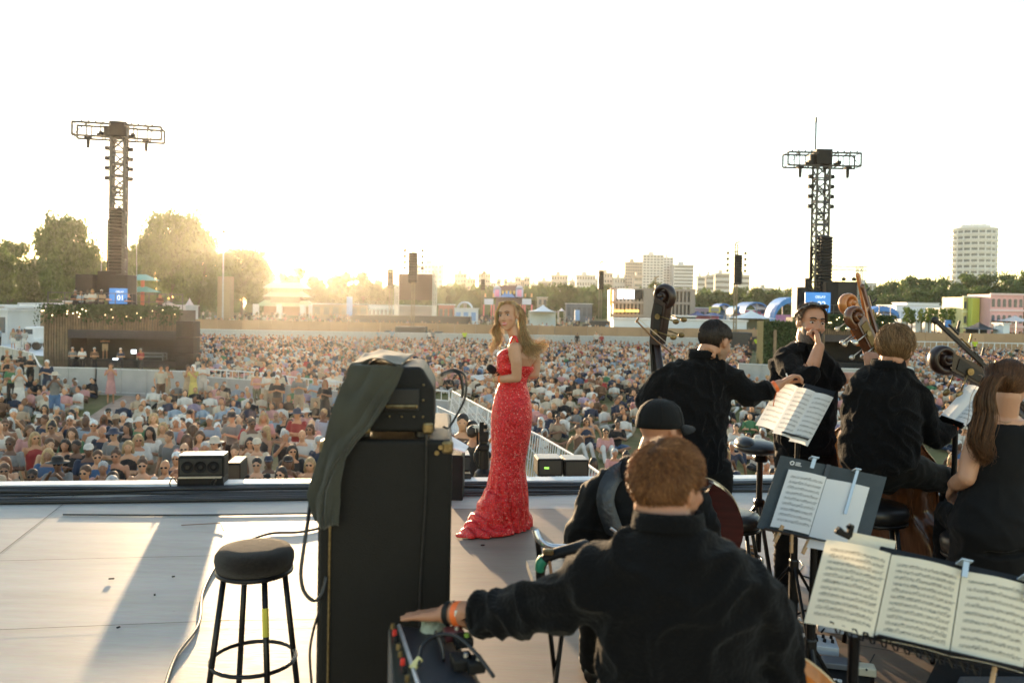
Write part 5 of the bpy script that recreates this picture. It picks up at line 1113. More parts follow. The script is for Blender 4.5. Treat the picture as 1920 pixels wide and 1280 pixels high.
# ================================================================ pedalboard on the floor
def fl(px, py, z=0): return GP(px, py, SZ + z)
c0, c1, c2, c3 = fl(1470, 1205, .05), fl(1640, 1262, .05), fl(1600, 1330, .05), fl(1440, 1290, .05)
t = thing('pedalboard', 'black pedalboard on the floor behind the nearest music stand', 'pedalboard', (c0 + c2) / 2 - Vector((0, 0, .05)))
MB().prism([c0, c1, c2, c3], (0, 0, -.045)).build('board', BLACK, t); m = MB(); m.bar(c3 + Vector((0, 0, .01)), c2 + Vector((0, 0, .01)), .012, 8); m.build('edge_rail', ALU, t)
m = MB(); a_ = fl(1555, 1272, .053); text_mesh('metro', .045, a_, Euler((0, 0, rad(-20))), 'lettering', WHITE, t)
def device(px, py, sx, sy, h, c_, label, knobs, rz=-.25):
    q = fl(px, py, .055); tt = thing('effect_pedal', label, 'pedal', q); rm = Matrix.Rotation(rz, 3, 'Z'); MB().rbox(q + Vector((0, 0, h / 2)), (sx, sy, h), .006, rm).build('body', mat('pedal_%.2f_%.2f' % c_[:2], c_, .4), tt)
    for k in range(knobs): m = MB(); m.lathe([(0, .016), (.007, .016), (.009, 0), (0, 0)], q + rm @ Vector((sx * (-.38 + .76 * (k % 5) / 4), sy * (.25 - .35 * (k // 5)), h)), 10); m.build('knob', BLACK if c_[0] > .2 else WHITE, tt)
device(1530, 1215, .20, .15, .045, (.45, .5, .54), 'silver blue mixer with two rows of knobs on the pedalboard', 10); device(1556, 1180, .13, .10, .04, (.6, .63, .65), 'pale grey pedal with white buttons behind the silver mixer', 5); device(1570, 1248, .14, .09, .03, (.12, .13, .15), 'dark flat pedal between the silver mixer and cream pedal', 0); device(1622, 1262, .09, .07, .04, (.7, .66, .5), 'small cream pedal at the right end of the pedalboard', 1); device(1500, 1180, .14, .11, .04, (.05, .055, .06), 'black pedal at the back left of the pedalboard', 3)
cable([fl(1540, 1185, .06), fl(1560, 1165, .1), fl(1590, 1180, .03), fl(1600, 1220, .02), fl(1625, 1255, .09)], .005, 'short cable linking pedals on the pedalboard')
t = thing('floor_monitor', 'black wedge monitor with a mesh grille in the lower right corner', 'speaker', fl(1860, 1300)); q = [fl(1765, 1300, .02), fl(1835, 1262, .30), fl(1990, 1300, .30), fl(1980, 1420, .02)]
m = MB(); m.prism([fl(1790, 1262, .001), fl(2000, 1262, .001), fl(2000, 1400, .001), fl(1730, 1400, .001)], (0, 0, .25)); m.build('cabinet', BLACK, t); m = MB(); m.prism([fl(1800, 1270, .252), fl(1990, 1270, .252), fl(1990, 1390, .252), fl(1745, 1390, .252)], (0, 0, .006)); m.build('grille', mat('blue_black_grille', (.04, .055, .075), .4, bump=1., bscale=200), t)
cable([fl(x, y, .01) for x, y in ((1330, 1010), (1360, 1018), (1395, 1030), (1400, 1045), (1388, 1060), (1395, 1080), (1440, 1100))], .006, 'cable snaking under the low padded stool')
cable([fl(x, y, .01) for x, y in ((1500, 1050), (1505, 1060), (1500, 1075), (1530, 1085), (1600, 1090))], .006, 'cable beside the foot of the slate folder music stand')
# ================================================================ people engine
from mathutils import noise
SKIN = mat('skin', (.5, .3, .2), .5, attr='Col', var=.06, vscale=14, bump=.08, bscale=120, sss=.06)
def remesh(mb, voxel, smooth=4, fac=.6, name='body'):
    me = mb.mesh('tmp'); o = bpy.data.objects.new('tmp', me); COL.objects.link(o)
    r = o.modifiers.new('r', 'REMESH'); r.mode = 'VOXEL'; r.voxel_size = voxel
    if smooth: s = o.modifiers.new('s', 'SMOOTH'); s.iterations = smooth; s.factor = fac
    dg = bpy.context.evaluated_depsgraph_get(); dg.update(); out = bpy.data.meshes.new_from_object(o.evaluated_get(dg)); bpy.data.objects.remove(o); bpy.data.meshes.remove(me); out.name = name; return out
def mesh_co(me): a = np.empty(len(me.vertices) * 3); me.vertices.foreach_get('co', a); return a.reshape(-1, 3)
def paint(me, fn):
    co = mesh_co(me); c = np.ones((len(co), 4)); c[:, :3] = fn(co); at = me.color_attributes.new('Col', 'FLOAT_COLOR', 'POINT'); at.data.foreach_set('color', c.ravel())
def place(me, name, m, parent, smooth=True, loc=None):
    o = worldloc(parent) if parent is not None else Vector(loc); me.transform(Matrix.Translation(-o)); me.materials.clear(); return link(name, me, m, parent, (0, 0, 0) if parent is not None else o, smooth)
class Frame:
    def __init__(s, c, yaw, pitch=0, roll=0, sc_=1.0):
        # yaw 0 = facing +Y (away from the camera), 180 = facing the camera; positive pitch looks down
        s.c = Vector(c); s.M = Matrix.Rotation(rad(yaw), 3, 'Z') @ Matrix.Rotation(rad(-pitch), 3, 'X') @ Matrix.Rotation(rad(roll), 3, 'Y'); s.s = sc_
    def __call__(s, x, y, z): return s.c + s.M @ (Vector((x, y, z)) * s.s)
    def loc(s, co): return (co - np.array(s.c)) @ np.array(s.M) / s.s
def head_prims(mb, f, n=20, female=False, detail=True):
    M = f.M; k = f.s
    def el(x, y, z, a, b, c): mb.sphere(f(x, y, z), (a * k, b * k, c * k), n, max(6, n * 2 // 3), M)
    el(0, -.012, .032, .074, .094, .084); el(0, .022, -.018, .064, .070, .080); el(0, .040, -.055, .050 if not female else .044, .048, .052); el(0, .062, -.092, .020, .020, .018)
    if not detail: el(0, .088, -.01, .014, .018, .022); 
    if detail:
        el(0, .072, .036, .046, .016, .012); el(.040, .060, -.022, .020, .018, .016); el(-.040, .060, -.022, .020, .018, .016)
        mb.tube([f(0, .080, .022), f(0, .094, .002), f(0, .106, -.018), f(0, .100, -.028)], [.008 * k, .009 * k, .012 * k, .011 * k], 8)
        el(.011, .094, -.024, .008, .009, .007); el(-.011, .094, -.024, .008, .009, .007)
        el(0, .083, -.049, .023, .011, .006); el(0, .081, -.060, .020, .011, .007)
    for sx in (-1, 1):
        e = Matrix.Rotation(rad(12 * sx), 3, 'Z'); mb.sphere(f(sx * .077, -.004, .0), (.009 * k, .019 * k, .031 * k), 10, 8, M @ e)
def face_parts(t, f, eye=(.06, .035, .02), brow=(.05, .03, .02), lids=True, browth=.0035, look=0.0):
    EYE = mat('eye_white', (.40, .37, .34), .3); IR = mat('iris_%.2f' % eye[0], eye, .15); BR = mat('brow_%.2f' % brow[0], brow, .8)
    for sx in (-1, 1):
        e = MB().sphere(f(sx * .031, .0745, .012), (.0125 * f.s, .0105 * f.s, .0082 * f.s), 14, 10, f.M).build('eye', EYE, t, True)
        MB().sphere(f(sx * .031 + look, .0815, .012), (.0062 * f.s, .0045 * f.s, .0062 * f.s), 12, 8, f.M).build('iris', IR, e, True)
        MB().tube(curve([f(sx * .017, .086, .0225), f(sx * .030, .0865, .0225 + .004), f(sx * .046, .078, .0215)], 5), .0022 * f.s, 5).build('eyelash', BR, e)
        MB().tube(curve([f(sx * .012, .090, .036), f(sx * .030, .089, .041), f(sx * .050, .075, .035)], 5), [.0026 * f.s] + [browth * f.s] * 8 + [.0016 * f.s] * 2, 6).build('eyebrow', BR, t)
def hand(mb, wrist, d, palm_n, curl=.4, side=1, k=1.0, spread=.12, thumb=.5, fingers=None):
    """d: direction wrist->fingers, palm_n: direction the palm faces; side +1: thumb on d x palm_n side"""
    d = Vector(d).normalized(); pn = (Vector(palm_n) - d * Vector(palm_n).dot(d)).normalized(); s = d.cross(pn) * side; w_ = Vector(wrist)
    for q in (-.027, -.009, .009, .027):
        mb.tube([w_ + s * q * .6 * k, w_ + d * .045 * k + s * q * k, w_ + d * .088 * k + s * q * 1.1 * k], [.015 * k, .0155 * k, .012 * k], 8)
    mb.sphere(w_ + d * .05 * k + pn * .004 * k, (.030 * k, .045 * k, .014 * k), 12, 8, Matrix((s, d, pn)).transposed())
    L = [.070, .078, .072, .056]
    for i, q in enumerate((.028, .010, -.009, -.027)):
        b = w_ + d * .086 * k + s * q * 1.1 * k; cu = (fingers[i] if fingers else curl) + i * .04; dd = (d + s * (q / .03) * spread).normalized(); pts = [b - dd * .01 * k, b]; a = 0
        for j, fr in enumerate((.45, .3, .25)):
            a += cu * (1.0 if j else .8); v = dd * math.cos(a) + pn * math.sin(a); b = b + v * (L[i] * fr * k); pts.append(b)
        mb.tube(pts, [.0095 * k, .0098 * k, .0088 * k, .0080 * k, .0068 * k], 8); mb.sphere(pts[-1], .0068 * k, 8, 6)
    b = w_ + d * .022 * k + s * .026 * k; v1 = (d * .75 + s * (.75 * (1 - thumb * .6)) + pn * .45 * thumb).normalized(); v2 = (d * .95 + s * .1 * (1 - thumb) + pn * .55 * thumb).normalized()
    p1 = b + v1 * .036 * k; p2 = p1 + v2 * .032 * k; p3 = p2 + v2 * .022 * k; mb.tube([b - v1 * .015 * k, b, p1, p2, p3], [.014 * k, .014 * k, .0115 * k, .0100 * k, .0080 * k], 8); mb.sphere(p3, .008 * k, 8, 6)
def limb(mb, pts, rr, n=14):
    for i in range(len(pts) - 1): mb.capsule(pts[i], pts[i + 1], rr[i], rr[i + 1], n)
def hairs(roots, seed, n, length, r, fn, segs=4, sides=3):
    """fn(rng) -> list of points ; builds thin tapered strands"""
    rg = random.Random(seed); m = MB()
    for _ in range(n):
        pts = fn(rg)
        if not pts: continue
        N = len(pts); m.tube(pts, [r * (1 - .75 * (i / (N - 1)) ** 2) for i in range(N)], sides, caps=False)
    return m
def short_hair(t, f, m_, n=1800, L=.035, keep=None, lift=.35, seed=1, r=.0011, swirl=.5, cap=True, down=.6, grow=1.0, hug=1.15):
    """keep(v) -> True where hair grows, v unit direction in head frame (x right, y forward, z up)"""
    C = Vector((0, -.012, .032)); RX, RY, RZ_ = .0765 * grow, .0965 * grow, .0868 * grow
    keep = keep or (lambda v: v.z > -.15 + max(0, v.y) * 1.1 - (.45 if v.y < -.2 else 0))
    if cap:
        mb = MB(); NU, NV = 40, 26; idx = {}; vs = []
        def vert(i, j):
            i %= NU
            if (i, j) not in idx:
                th = math.pi * j / NV; ph = 2 * math.pi * i / NU; v = Vector((math.sin(th) * math.cos(ph), math.sin(th) * math.sin(ph), math.cos(th)))
                q = 1.03 + .03 * noise.noise(v * 4) + min(L * .9, .02); idx[(i, j)] = len(vs); vs.append(f(C.x + v.x * RX * q, C.y + v.y * RY * q, C.z + v.z * RZ_ * q))
            return idx[(i, j)]
        fs = []
        for j in range(NV):
            for i in range(NU):
                th = math.pi * (j + .5) / NV; ph = 2 * math.pi * (i + .5) / NU; v = Vector((math.sin(th) * math.cos(ph), math.sin(th) * math.sin(ph), math.cos(th)))
                if keep(v): fs.append((vert(i, j), vert(i, j + 1), vert(i + 1, j + 1), vert(i + 1, j)))
        mb.add(vs, fs)
    else: mb = MB()
    rg = random.Random(seed)
    def one(g):
        for _ in range(30):
            v = Vector((g.gauss(0, 1), g.gauss(0, 1), g.gauss(0, 1))).normalized()
            if keep(v): break
        else: return None
        p = Vector((C.x + v.x * RX, C.y + v.y * RY, C.z + v.z * RZ_)); fl_ = Vector((v.x * .3 + swirl * .4, v.y * .2 + .75 * max(0, v.z), -down * (1 - max(0, v.z)))); fl_ = (fl_ - v * fl_.dot(v))
        nz = Vector((noise.noise(v * 5), noise.noise(v * 5 + Vector((9, 0, 0))), noise.noise(v * 5 + Vector((0, 9, 0))))) * .22; l = L * g.uniform(.6, 1.25); d = (v * lift + fl_ + nz * .6 + Vector((g.gauss(0, .12), g.gauss(0, .12), g.gauss(0, .12)))).normalized(); pts = [p]
        for i in range(4): pts.append(pts[-1] + d * (l / 4)); d = (d + fl_ * .25 - v * .03).normalized()
        # keep outside the skull
        out = []
        for q in pts:
            w_ = Vector(((q.x - C.x) / RX, (q.y - C.y) / RY, (q.z - C.z) / RZ_)); ln = w_.length
            if ln < 1.02 or (ln > hug and w_.z > -.75): w_ *= (1.02 if ln < 1.02 else hug) / ln; q = Vector((C.x + w_.x * RX, C.y + w_.y * RY, C.z + w_.z * RZ_))
            out.append(f(*q))
        return out
    h = hairs(None, seed, n, L, r, one); mb.join(h); return mb.build('hair', m_, t, True)
def comb(t, f, m_, n, L, keep, seed=1, r=.0012, whorl=(0, -.45, .9), puff=.02, gap=.02, jit=.10, name='hair', cap=True, tip=.012, clump=.5, lim=2.6):
    """combed hair: strands run from the whorl along the skull"""
    C = Vector((0, -.012, .032)); RR = Vector((.0765, .0965, .0868)); Wd = Vector(whorl).normalized(); A, B_ = basis(Wd); rg = random.Random(seed); mb = MB()
    def sp(th, ph, q): v = Wd * math.cos(th) + (A * math.cos(ph) + B_ * math.sin(ph)) * math.sin(th); return v, Vector((C.x + v.x * RR.x * q, C.y + v.y * RR.y * q, C.z + v.z * RR.z * q))
    if cap:
        NU, NV = 44, 30; vs = [f(*sp(math.pi * j / NV, 2 * math.pi * i / NU, 1.035 + puff * .6 + .02 * noise.noise(Vector((i * .4, j * .4, seed))))[1]) for j in range(NV + 1) for i in range(NU)]
        mb.add(vs, [(j * NU + i, (j + 1) * NU + i, (j + 1) * NU + (i + 1) % NU, j * NU + (i + 1) % NU) for j in range(NV) for i in range(NU) if keep(sp(math.pi * (j + .5) / NV, 2 * math.pi * (i + .5) / NU, 1)[0])])
    done = 0; tries = 0
    while done < n and tries < n * 8:
        tries += 1; th = math.acos(1 - rg.random() * (1 - math.cos(lim))); ph = rg.uniform(0, 6.283); v, _ = sp(th, ph, 1)
        if not keep(v): continue
        nz_ = noise.noise(v * 3.2 + Vector((seed, 0, 0))); tw = clump * nz_ + rg.gauss(0, jit); l = L * rg.uniform(.6, 1.2) / .085; q = 1.03 + puff * rg.uniform(.4, 1.2) + .02 * noise.noise(v * 7); pts = []
        for k in range(5):
            a = k / 4; _, p = sp(th + l * a, ph + tw * a * l / max(.35, math.sin(th)), q + tip * 8 * a * a * rg.uniform(.2, 1) + puff * math.sin(a * 3) * .5); pts.append(f(*p))
        mb.tube(pts, [r, r, r, r * .8, r * .3], 3, caps=False); done += 1
    return mb.build(name, m_, t, True)
def wrinkle(me, amp=.006, fr=9., stretch=(1, 1, 2.2), seed=0, band=None):
    """fabric folds: displace along normals with stretched ridged noise"""
    co = mesh_co(me); nr = np.empty(len(co) * 3); me.vertex_normals.foreach_get('vector', nr) if hasattr(me, 'vertex_normals') else me.vertices.foreach_get('normal', nr); nr = nr.reshape(-1, 3)
    for i in range(len(co)):
        p = Vector((co[i][0] * stretch[0], co[i][1] * stretch[1], co[i][2] * stretch[2])) * fr + Vector((seed * 7.3, 0, 0)); w_ = Vector((noise.noise(p * .35), noise.noise(p * .35 + Vector((5, 5, 5))), 0)) * 1.6
        v = .6 - min(1.4, abs(noise.noise(p + w_)) * 5.0); v2 = noise.noise(p * 2.7 + w_); co[i] += nr[i] * (amp * v + amp * .35 * v2)
    me.vertices.foreach_set('co', co.ravel()); me.update()
SHIRT = mat('black_cotton_shirt', (.0045, .0045, .005), .95, var=.2, vscale=5, bump=.4, bscale=90, sheen=.06, spec=.12)
TROUS = mat('black_trousers', (.004, .004, .004), .85, var=.2, vscale=5, bump=.15, bscale=60, sheen=.03, spec=.2)
SHOE = mat('black_leather', (.012, .011, .010), .35)
ORANGE = mat('orange_wristband', (.85, .16, .03), .5)
def skin_paint(f, base=(.52, .30, .19), lips=(.45, .13, .10), beard=None, stubble=None, redear=False):
    base = np.array(base)
    def fn(co):
        l = f.loc(co); c = np.tile(base, (len(co), 1)); x, y, z = l[:, 0], l[:, 1], l[:, 2]
        ck = np.exp(-(((abs(x) - .042) / .02) ** 2 + ((z + .02) / .025) ** 2)) * (y > .03); c = c * (1 - .25 * ck[:, None] * np.array([0, .5, .5]))
        if beard is not None:
            b = (y > -.005) & ((x / .074) ** 2 + (y / .100) ** 2 < 1) & (z < -.034 - .0 * y) & (z > -.115) & (abs(x) < .075) & ~((z > -.056) & (z < -.047) & (abs(x) < .02)) & ((abs(x) > .012 + 0 * x) | (z < -.062) | ((z < -.038))); b = b & ((z < -.05) | (abs(x) < .030) | (abs(x) > .052)); c[b] = beard
            g = (y > -.01) & (z < .01) & (z > -.05) & (abs(x) > .058) & (abs(x) < .073) & (y > .0); c[g] = c[g] * .5 + np.array(beard) * .5
        lp = (((x / .023) ** 2 + ((z + .0545) / .0115) ** 2) < 1) & (y > .072); c[lp] = lips
        return c
    return fn
def pants(t, hips, knees, ankles, r=(.105, .070, .055), m_=None, pelvis=None):
    mb = MB()
    for h, k_, a in zip(hips, knees, ankles): limb(mb, [h, k_, a], r)
    if pelvis: mb.sphere(pelvis, (.17, .13, .13), 20, 14)
    me = remesh(mb, .014, 6); wrinkle(me, .006, 8); return place(me, 'trousers', m_ or TROUS, t)
def shoe(t, heel, toe, m_=None, name='shoe'):
    h, q = Vector(heel), Vector(toe); d = (q - h); m = MB(); m.tube([h - d * .12, h + d * .1, h.lerp(q, .55), q, q + d * .06], [(.034, .045), (.036, .048), (.044, .036), (.042, .026), (.02, .014)], 12, hint=(d.cross(Vector((0, 0, 1))))); return m.build(name, m_ or SHOE, t, True)
def shirt_mesh(parts, voxel=.009, amp=.006, fr=9, smooth=3, seed=0, stretch=(1, 1, 2.0)):
    mb = MB(); parts(mb); me = remesh(mb, voxel, smooth); wrinkle(me, amp, fr, stretch, seed); return me
# ================================================================ the woman in the red dress
HAIRB = mat('brown_hair', (.10, .052, .024), .42, var=.5, vscale=60, spec=.6, transl=.25)
def hairmat(n, c, tr=.2): m = mat(n, c, .45, var=.15, vscale=22, spec=.5, transl=tr, attr='Col'); m['hc'] = c; return m
def woman():
    Y = 6.3; u = Y / F
    def W(px, py, dy=0.0): return PT(px, py, Y + dy)
    base = W(952, 990); t = thing('person', 'woman in a long red sequinned dress looking back over her shoulder at the stage edge', 'person', (base.x, Y, SZ))
    HF = Frame(W(952, 593, -.02), 155, -2, -4, .98)
    HF = Frame(W(953, 593, -.02), 156, 2, 6, 1.0)
    mb = MB(); head_prims(mb, HF, 26, True)
    R_ = Vector((.55, .83, 0)).normalized(); Bk = Vector((.83, -.55, 0))          # her right, her back direction
    nb, nt_ = W(977, 650, .02), HF(0, -.02, -.06)
    limb(mb, [nt_, W(968, 636, 0), nb], [.046, .047, .06])
    S = [(W(980, 655, .02), .115, .075), (W(978, 668, .02), .155, .095), (W(972, 690, .02), .10, .075), (W(964, 715, .02), .08, .07), (W(962, 738, .02), .08, .07), (W(960, 790, .02), .10, .10), (W(958, 850, .02), .10, .09)]
    mb.loft([(c, a, b, R_) for c, a, b in S], R_, 24)
    ls, rs = W(964, 654, -.12), W(1001, 660, .13)
    mb.capsule(nb, ls, .050, .052); mb.capsule(nb, rs, .050, .052)
    le, lw = W(969, 708, -.13), W(927, 712, -.05); limb(mb, [ls, W(968, 678, -.14), le, lw], [.050, .045, .037, .024])
    re, rw = W(1003, 702, .12), W(950, 706, .10); limb(mb, [rs, W(1004, 680, .14), re, rw], [.050, .045, .037, .024])
    hand(mb, lw, W(905, 713, .05) - lw, Vector((0, .25, 1)), curl=.35, side=-1, k=.86, thumb=.8)
    hand(mb, W(946, 705, .08), W(928, 706, .05) - W(948, 706, .09), Vector((.1, -.5, .5)), curl=.9, side=1, k=.84, thumb=.8)
    for (a, b, c_) in ((W(953, 820, -.02), W(954, 895, -.02), W(952, 975, -.02)), (W(962, 820, .05), W(960, 895, .05), W(962, 975, .05))): limb(mb, [a, b, c_], [.07, .045, .035], 10)
    me = remesh(mb, .0045, 5, .5); paint(me, skin_paint(HF, (.50, .27, .155), (.50, .07, .07))); place(me, 'body', SKIN, t)
    face_parts(t, HF, look=-.002, browth=.0028)
    MB().tube(curve([HF(-.021, .0875, -.0525), HF(0, .0945, -.0540), HF(.021, .0875, -.0525)], 4), .0022, 5).build('teeth', mat('teeth', (.8, .78, .72), .3), t)
    # dress
    sil = [(683, 936, 1003), (690, 937, 1000), (700, 940, 992), (716, 936, 988), (735, 929, 993), (759, 923, 998), (782, 920, 999), (813, 919.5, 996), (852, 921, 988), (876, 919, 985), (903, 914, 988), (930, 910, 990), (962, 908, 990), (980, 906, 992), (992, 900, 994)]
    mb = MB(); mb.loft([(W((l + r) / 2, y, .02), (r - l) / 2 * u * .99, (r - l) / 2 * u * (.80 if y < 750 else .92), Vector((1, .1, 0))) for y, l, r in sil], Vector((1, 0, 0)), 40)
    # bust and scooped back edge
    mb.sphere(W(947, 672, -.01), (.062, .075, .075), 16, 12); mb.sphere(W(953, 664, .02), (.055, .06, .05), 16, 12); mb.sphere(W(960, 688, .0), (.10, .10, .06), 16, 12)
    for tr_ in ([(950, 660, -.02), (943, 668, 0), (945, 690, 0)],): limb(mb, [W(*q) for q in tr_], [.03, .05, .06])
    # train
    tp = [(978, 968), (955, 985), (925, 995), (895, 1003), (873, 1006)]
    for i, (x, y) in enumerate([(965, 985), (935, 993), (905, 999), (880, 1003)]):
        p = GP(x, y + 4, SZ); mb.sphere((p.x, p.y, SZ + .02), ([.13, .15, .14, .10][i], [.16, .17, .13, .08][i], [.10, .07, .05, .035][i]), 24, 10)
    p = GP(982, 986, SZ); mb.sphere((p.x, p.y, SZ + .02), (.07, .12, .12), 20, 10)
    mb.tube([W(940, 930, -.02), W(925, 965, -.04), GP(902, 990, SZ + .03), GP(875, 1003, SZ + .015)], [.14, .15, .13, .05], 20)
    me = remesh(mb, .010, 5, .6); co = mesh_co(me); nr = np.empty(len(co) * 3); me.vertices.foreach_get('normal', nr); nr = nr.reshape(-1, 3)
    zk = SZ + .55
    for i in range(len(co)):
        z = co[i][2]; a = math.atan2(co[i][1] - (Y + .02), co[i][0] - base.x)
        if z < zk:
            q = min(1, (zk - z) / .35); rad_ = math.hypot(co[i][0] - base.x, co[i][1] - Y); tr_ = min(1, max(0, (rad_ - .16) / .1))
            v = math.sin(a * 15 + z * 9 + 2 * noise.noise(Vector(co[i]) * 3)) * (1 - tr_) + tr_ * math.sin(rad_ * 95 + a * 5 + 3 * noise.noise(Vector(co[i]) * 6)); co[i] += nr[i] * .011 * q * v
        if z < SZ + .012: co[i][2] = SZ + .012
    me.vertices.foreach_set('co', co.ravel()); me.update()
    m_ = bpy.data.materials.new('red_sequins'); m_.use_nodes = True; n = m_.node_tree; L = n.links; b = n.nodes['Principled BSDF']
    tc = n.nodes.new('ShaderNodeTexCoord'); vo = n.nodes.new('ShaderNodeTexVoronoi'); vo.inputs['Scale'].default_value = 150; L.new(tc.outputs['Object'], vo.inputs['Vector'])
    cr = n.nodes.new('ShaderNodeValToRGB'); e = cr.color_ramp.elements; e[0].position = 0; e[0].color = (.42, .004, .006, 1); e[1].position = 1.; e[1].color = (.90, .42, .34, 1); e2 = cr.color_ramp.elements.new(.84); e2.color = (.82, .018, .018, 1); e3 = cr.color_ramp.elements.new(.94); e3.color = (.80, .05, .04, 1)  # palest cells put the sequins' sparkle into the colour
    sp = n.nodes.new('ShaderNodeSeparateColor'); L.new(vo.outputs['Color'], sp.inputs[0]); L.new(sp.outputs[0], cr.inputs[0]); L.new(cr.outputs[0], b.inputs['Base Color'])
    b.inputs['Roughness'].default_value = .32; b.inputs['Metallic'].default_value = .15
    ge = n.nodes.new('ShaderNodeNewGeometry'); sb_ = n.nodes.new('ShaderNodeVectorMath'); sb_.operation = 'SUBTRACT'; sb_.inputs[1].default_value = (.5, .5, .5); L.new(vo.outputs['Color'], sb_.inputs[0])
    s2 = n.nodes.new('ShaderNodeVectorMath'); s2.operation = 'SCALE'; s2.inputs['Scale'].default_value = 1.1; L.new(sb_.outputs[0], s2.inputs[0]); ad = n.nodes.new('ShaderNodeVectorMath'); L.new(ge.outputs['Normal'], ad.inputs[0]); L.new(s2.outputs[0], ad.inputs[1])
    nm = n.nodes.new('ShaderNodeVectorMath'); nm.operation = 'NORMALIZE'; L.new(ad.outputs[0], nm.inputs[0]); L.new(nm.outputs[0], b.inputs['Normal'])
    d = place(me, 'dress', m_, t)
    for pts in ([(950, 662, -.03), (956, 645, -.07), (961, 632, -.07), (968, 634, -.09), (972, 650, -.08), (977, 668, -.04), (988, 683, -.02)], [(988, 683, -.02), (996, 677, .04), (1002, 663, .10), (1001, 648, .12), (994, 642, .10)]):
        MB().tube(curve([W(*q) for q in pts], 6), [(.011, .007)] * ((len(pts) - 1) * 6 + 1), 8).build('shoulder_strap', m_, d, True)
    # hair: parted long waves blown to both sides
    def strand(g):
        side = g.random()
        if side < .55:      # right side, falling behind the shoulder and blown to the right
            p0 = HF(g.uniform(-.045, .02), g.uniform(-.04, .05), .118) if g.random() < .5 else HF(g.uniform(-.085, -.065), g.uniform(-.09, .015), g.uniform(-.02, .09))
            lead = g.random(); k_ = g.uniform(0, 1)
            ctl = [p0, HF(-.088 + g.gauss(0, .006), -.02 - k_ * .08, .03), HF(-.080 + g.gauss(0, .012), -.05 - k_ * .06, -.06)]
            if lead < .45: ctl += [W(g.gauss(988, 6), g.gauss(640, 3), g.uniform(-.09, .0)), W(g.gauss(1000, 7), g.gauss(652, 6), -.05), W(g.gauss(1010, 8), g.gauss(650, 8), -.03), W(g.gauss(1020, 8), g.gauss(645, 8), 0)]
            else: ctl += [W(g.gauss(984, 6), g.gauss(640, 4), g.uniform(-.11, -.03)), W(g.gauss(990, 7), g.gauss(655, 6), -.09), W(g.gauss(998, 8), g.gauss(664, 7), -.07), W(g.gauss(1006, 9), g.gauss(672, 8), -.05)][:g.choice([2, 2, 3, 4])]
        else:
            p0 = HF(g.uniform(-.01, .04), g.uniform(0, .065), .116) if g.random() < .5 else HF(g.uniform(.066, .08), g.uniform(-.06, .035), g.uniform(.0, .09))
            ctl = [p0, HF(.080 + g.gauss(0, .008), .015 + g.gauss(0, .015), .03), HF(.090 + g.gauss(0, .012), .01 + g.gauss(0, .02), -.05), W(g.gauss(930, 5), g.gauss(622, 4), .0), W(g.gauss(936, 5), g.gauss(637, 4), .02), W(g.gauss(926, 4), g.gauss(648, 4), .02), W(g.gauss(922, 3), g.gauss(661, 4), .03)][:g.choice([5, 6, 7])]
        ph = g.uniform(0, 6); pts = curve(ctl, 5); N = len(pts)
        return [p + Vector((math.sin(i * .8 + ph * .25), math.cos(i * .8 + ph * .25) * .6, 0)) * (.007 * i / N) for i, p in enumerate(pts)]
    cap = MB(); h = hairs(None, 5, 760, .3, .0013, strand); cap.join(h)
    # skull cap hugging the crown
    NU, NV = 30, 18
    for part in (0,):
        vs = []; fs = []; idx = {}
        for j in range(NV + 1):
            for i in range(NU):
                th = math.pi * j / NV; ph = 2 * math.pi * i / NU; v = Vector((math.sin(th) * math.cos(ph), math.sin(th) * math.sin(ph), math.cos(th))); q = 1.07; vs.append(HF(v.x * .078 * q, -.012 + v.y * .098 * q, .032 + v.z * .088 * q))
        for j in range(NV):
            for i in range(NU):
                th = math.pi * (j + .5) / NV; ph = 2 * math.pi * (i + .5) / NU; v = Vector((math.sin(th) * math.cos(ph), math.sin(th) * math.sin(ph), math.cos(th)))
                if v.z > -.5 and (v.y < .42 or v.z > .80) and (v.y < .1 or v.z > .35 or abs(v.x) > .9): fs.append((j * NU + i, (j + 1) * NU + i, (j + 1) * NU + (i + 1) % NU, j * NU + (i + 1) % NU))
        cap.add(vs, fs)
    cap.build('hair', hairmat('highlighted_brown_hair', (.72, .48, .25), .5), t, True)
    m = MB(); e = HF(-.080, .0, -.036); m.tube([e + Vector((math.cos(a) * .004, 0, math.sin(a) * .008 - .012)) for a in np.linspace(0, 6.28, 10, endpoint=False)], .0015, 5, closed=True); m.tube([e + Vector((0, -.003, -.02)), e + Vector((0.002, -.004, -.055))], [.003, .005], 6); m.build('earring', mat('gold', (.7, .5, .2), .25, .9), t)
    def band(p, q, r, w_, name, m_): p, q = Vector(p), Vector(q); d = (q - p).normalized(); MB().tube([p - d * w_ / 2, p + d * w_ / 2], r, 20, caps=False).build(name, m_, t, True)
    band(lw.lerp(le, .28), le, .033, .016, 'orange_wristband', ORANGE); band(lw.lerp(le, .05), le, .031, .008, 'gold_bracelet', mat('gold', (.7, .5, .2), .25, .9))
    # microphone and card (held: things of their own)
    mt = thing('microphone', 'black microphone held by the woman in red', 'microphone', W(920, 692, .02)); h0, h1 = W(917, 688, .0), W(950, 716, .10)
    m = MB(); d = (h1 - h0).normalized(); m.tube([h0 - d * .012, h0 - d * .006, h0 + d * .01, h0 + d * .045, h0 + d * .062, h0 + d * .066], [.010, .024, .030, .032, .026, .014], 18); m.build('foam_head', mat('black_foam', (.010, .010, .011), .95, bump=.6, bscale=400), mt, True)
    MB().tube([h0 + d * .06, h0 + d * .20], [.017, .012], 12).build('handle', BLACK, mt, True)
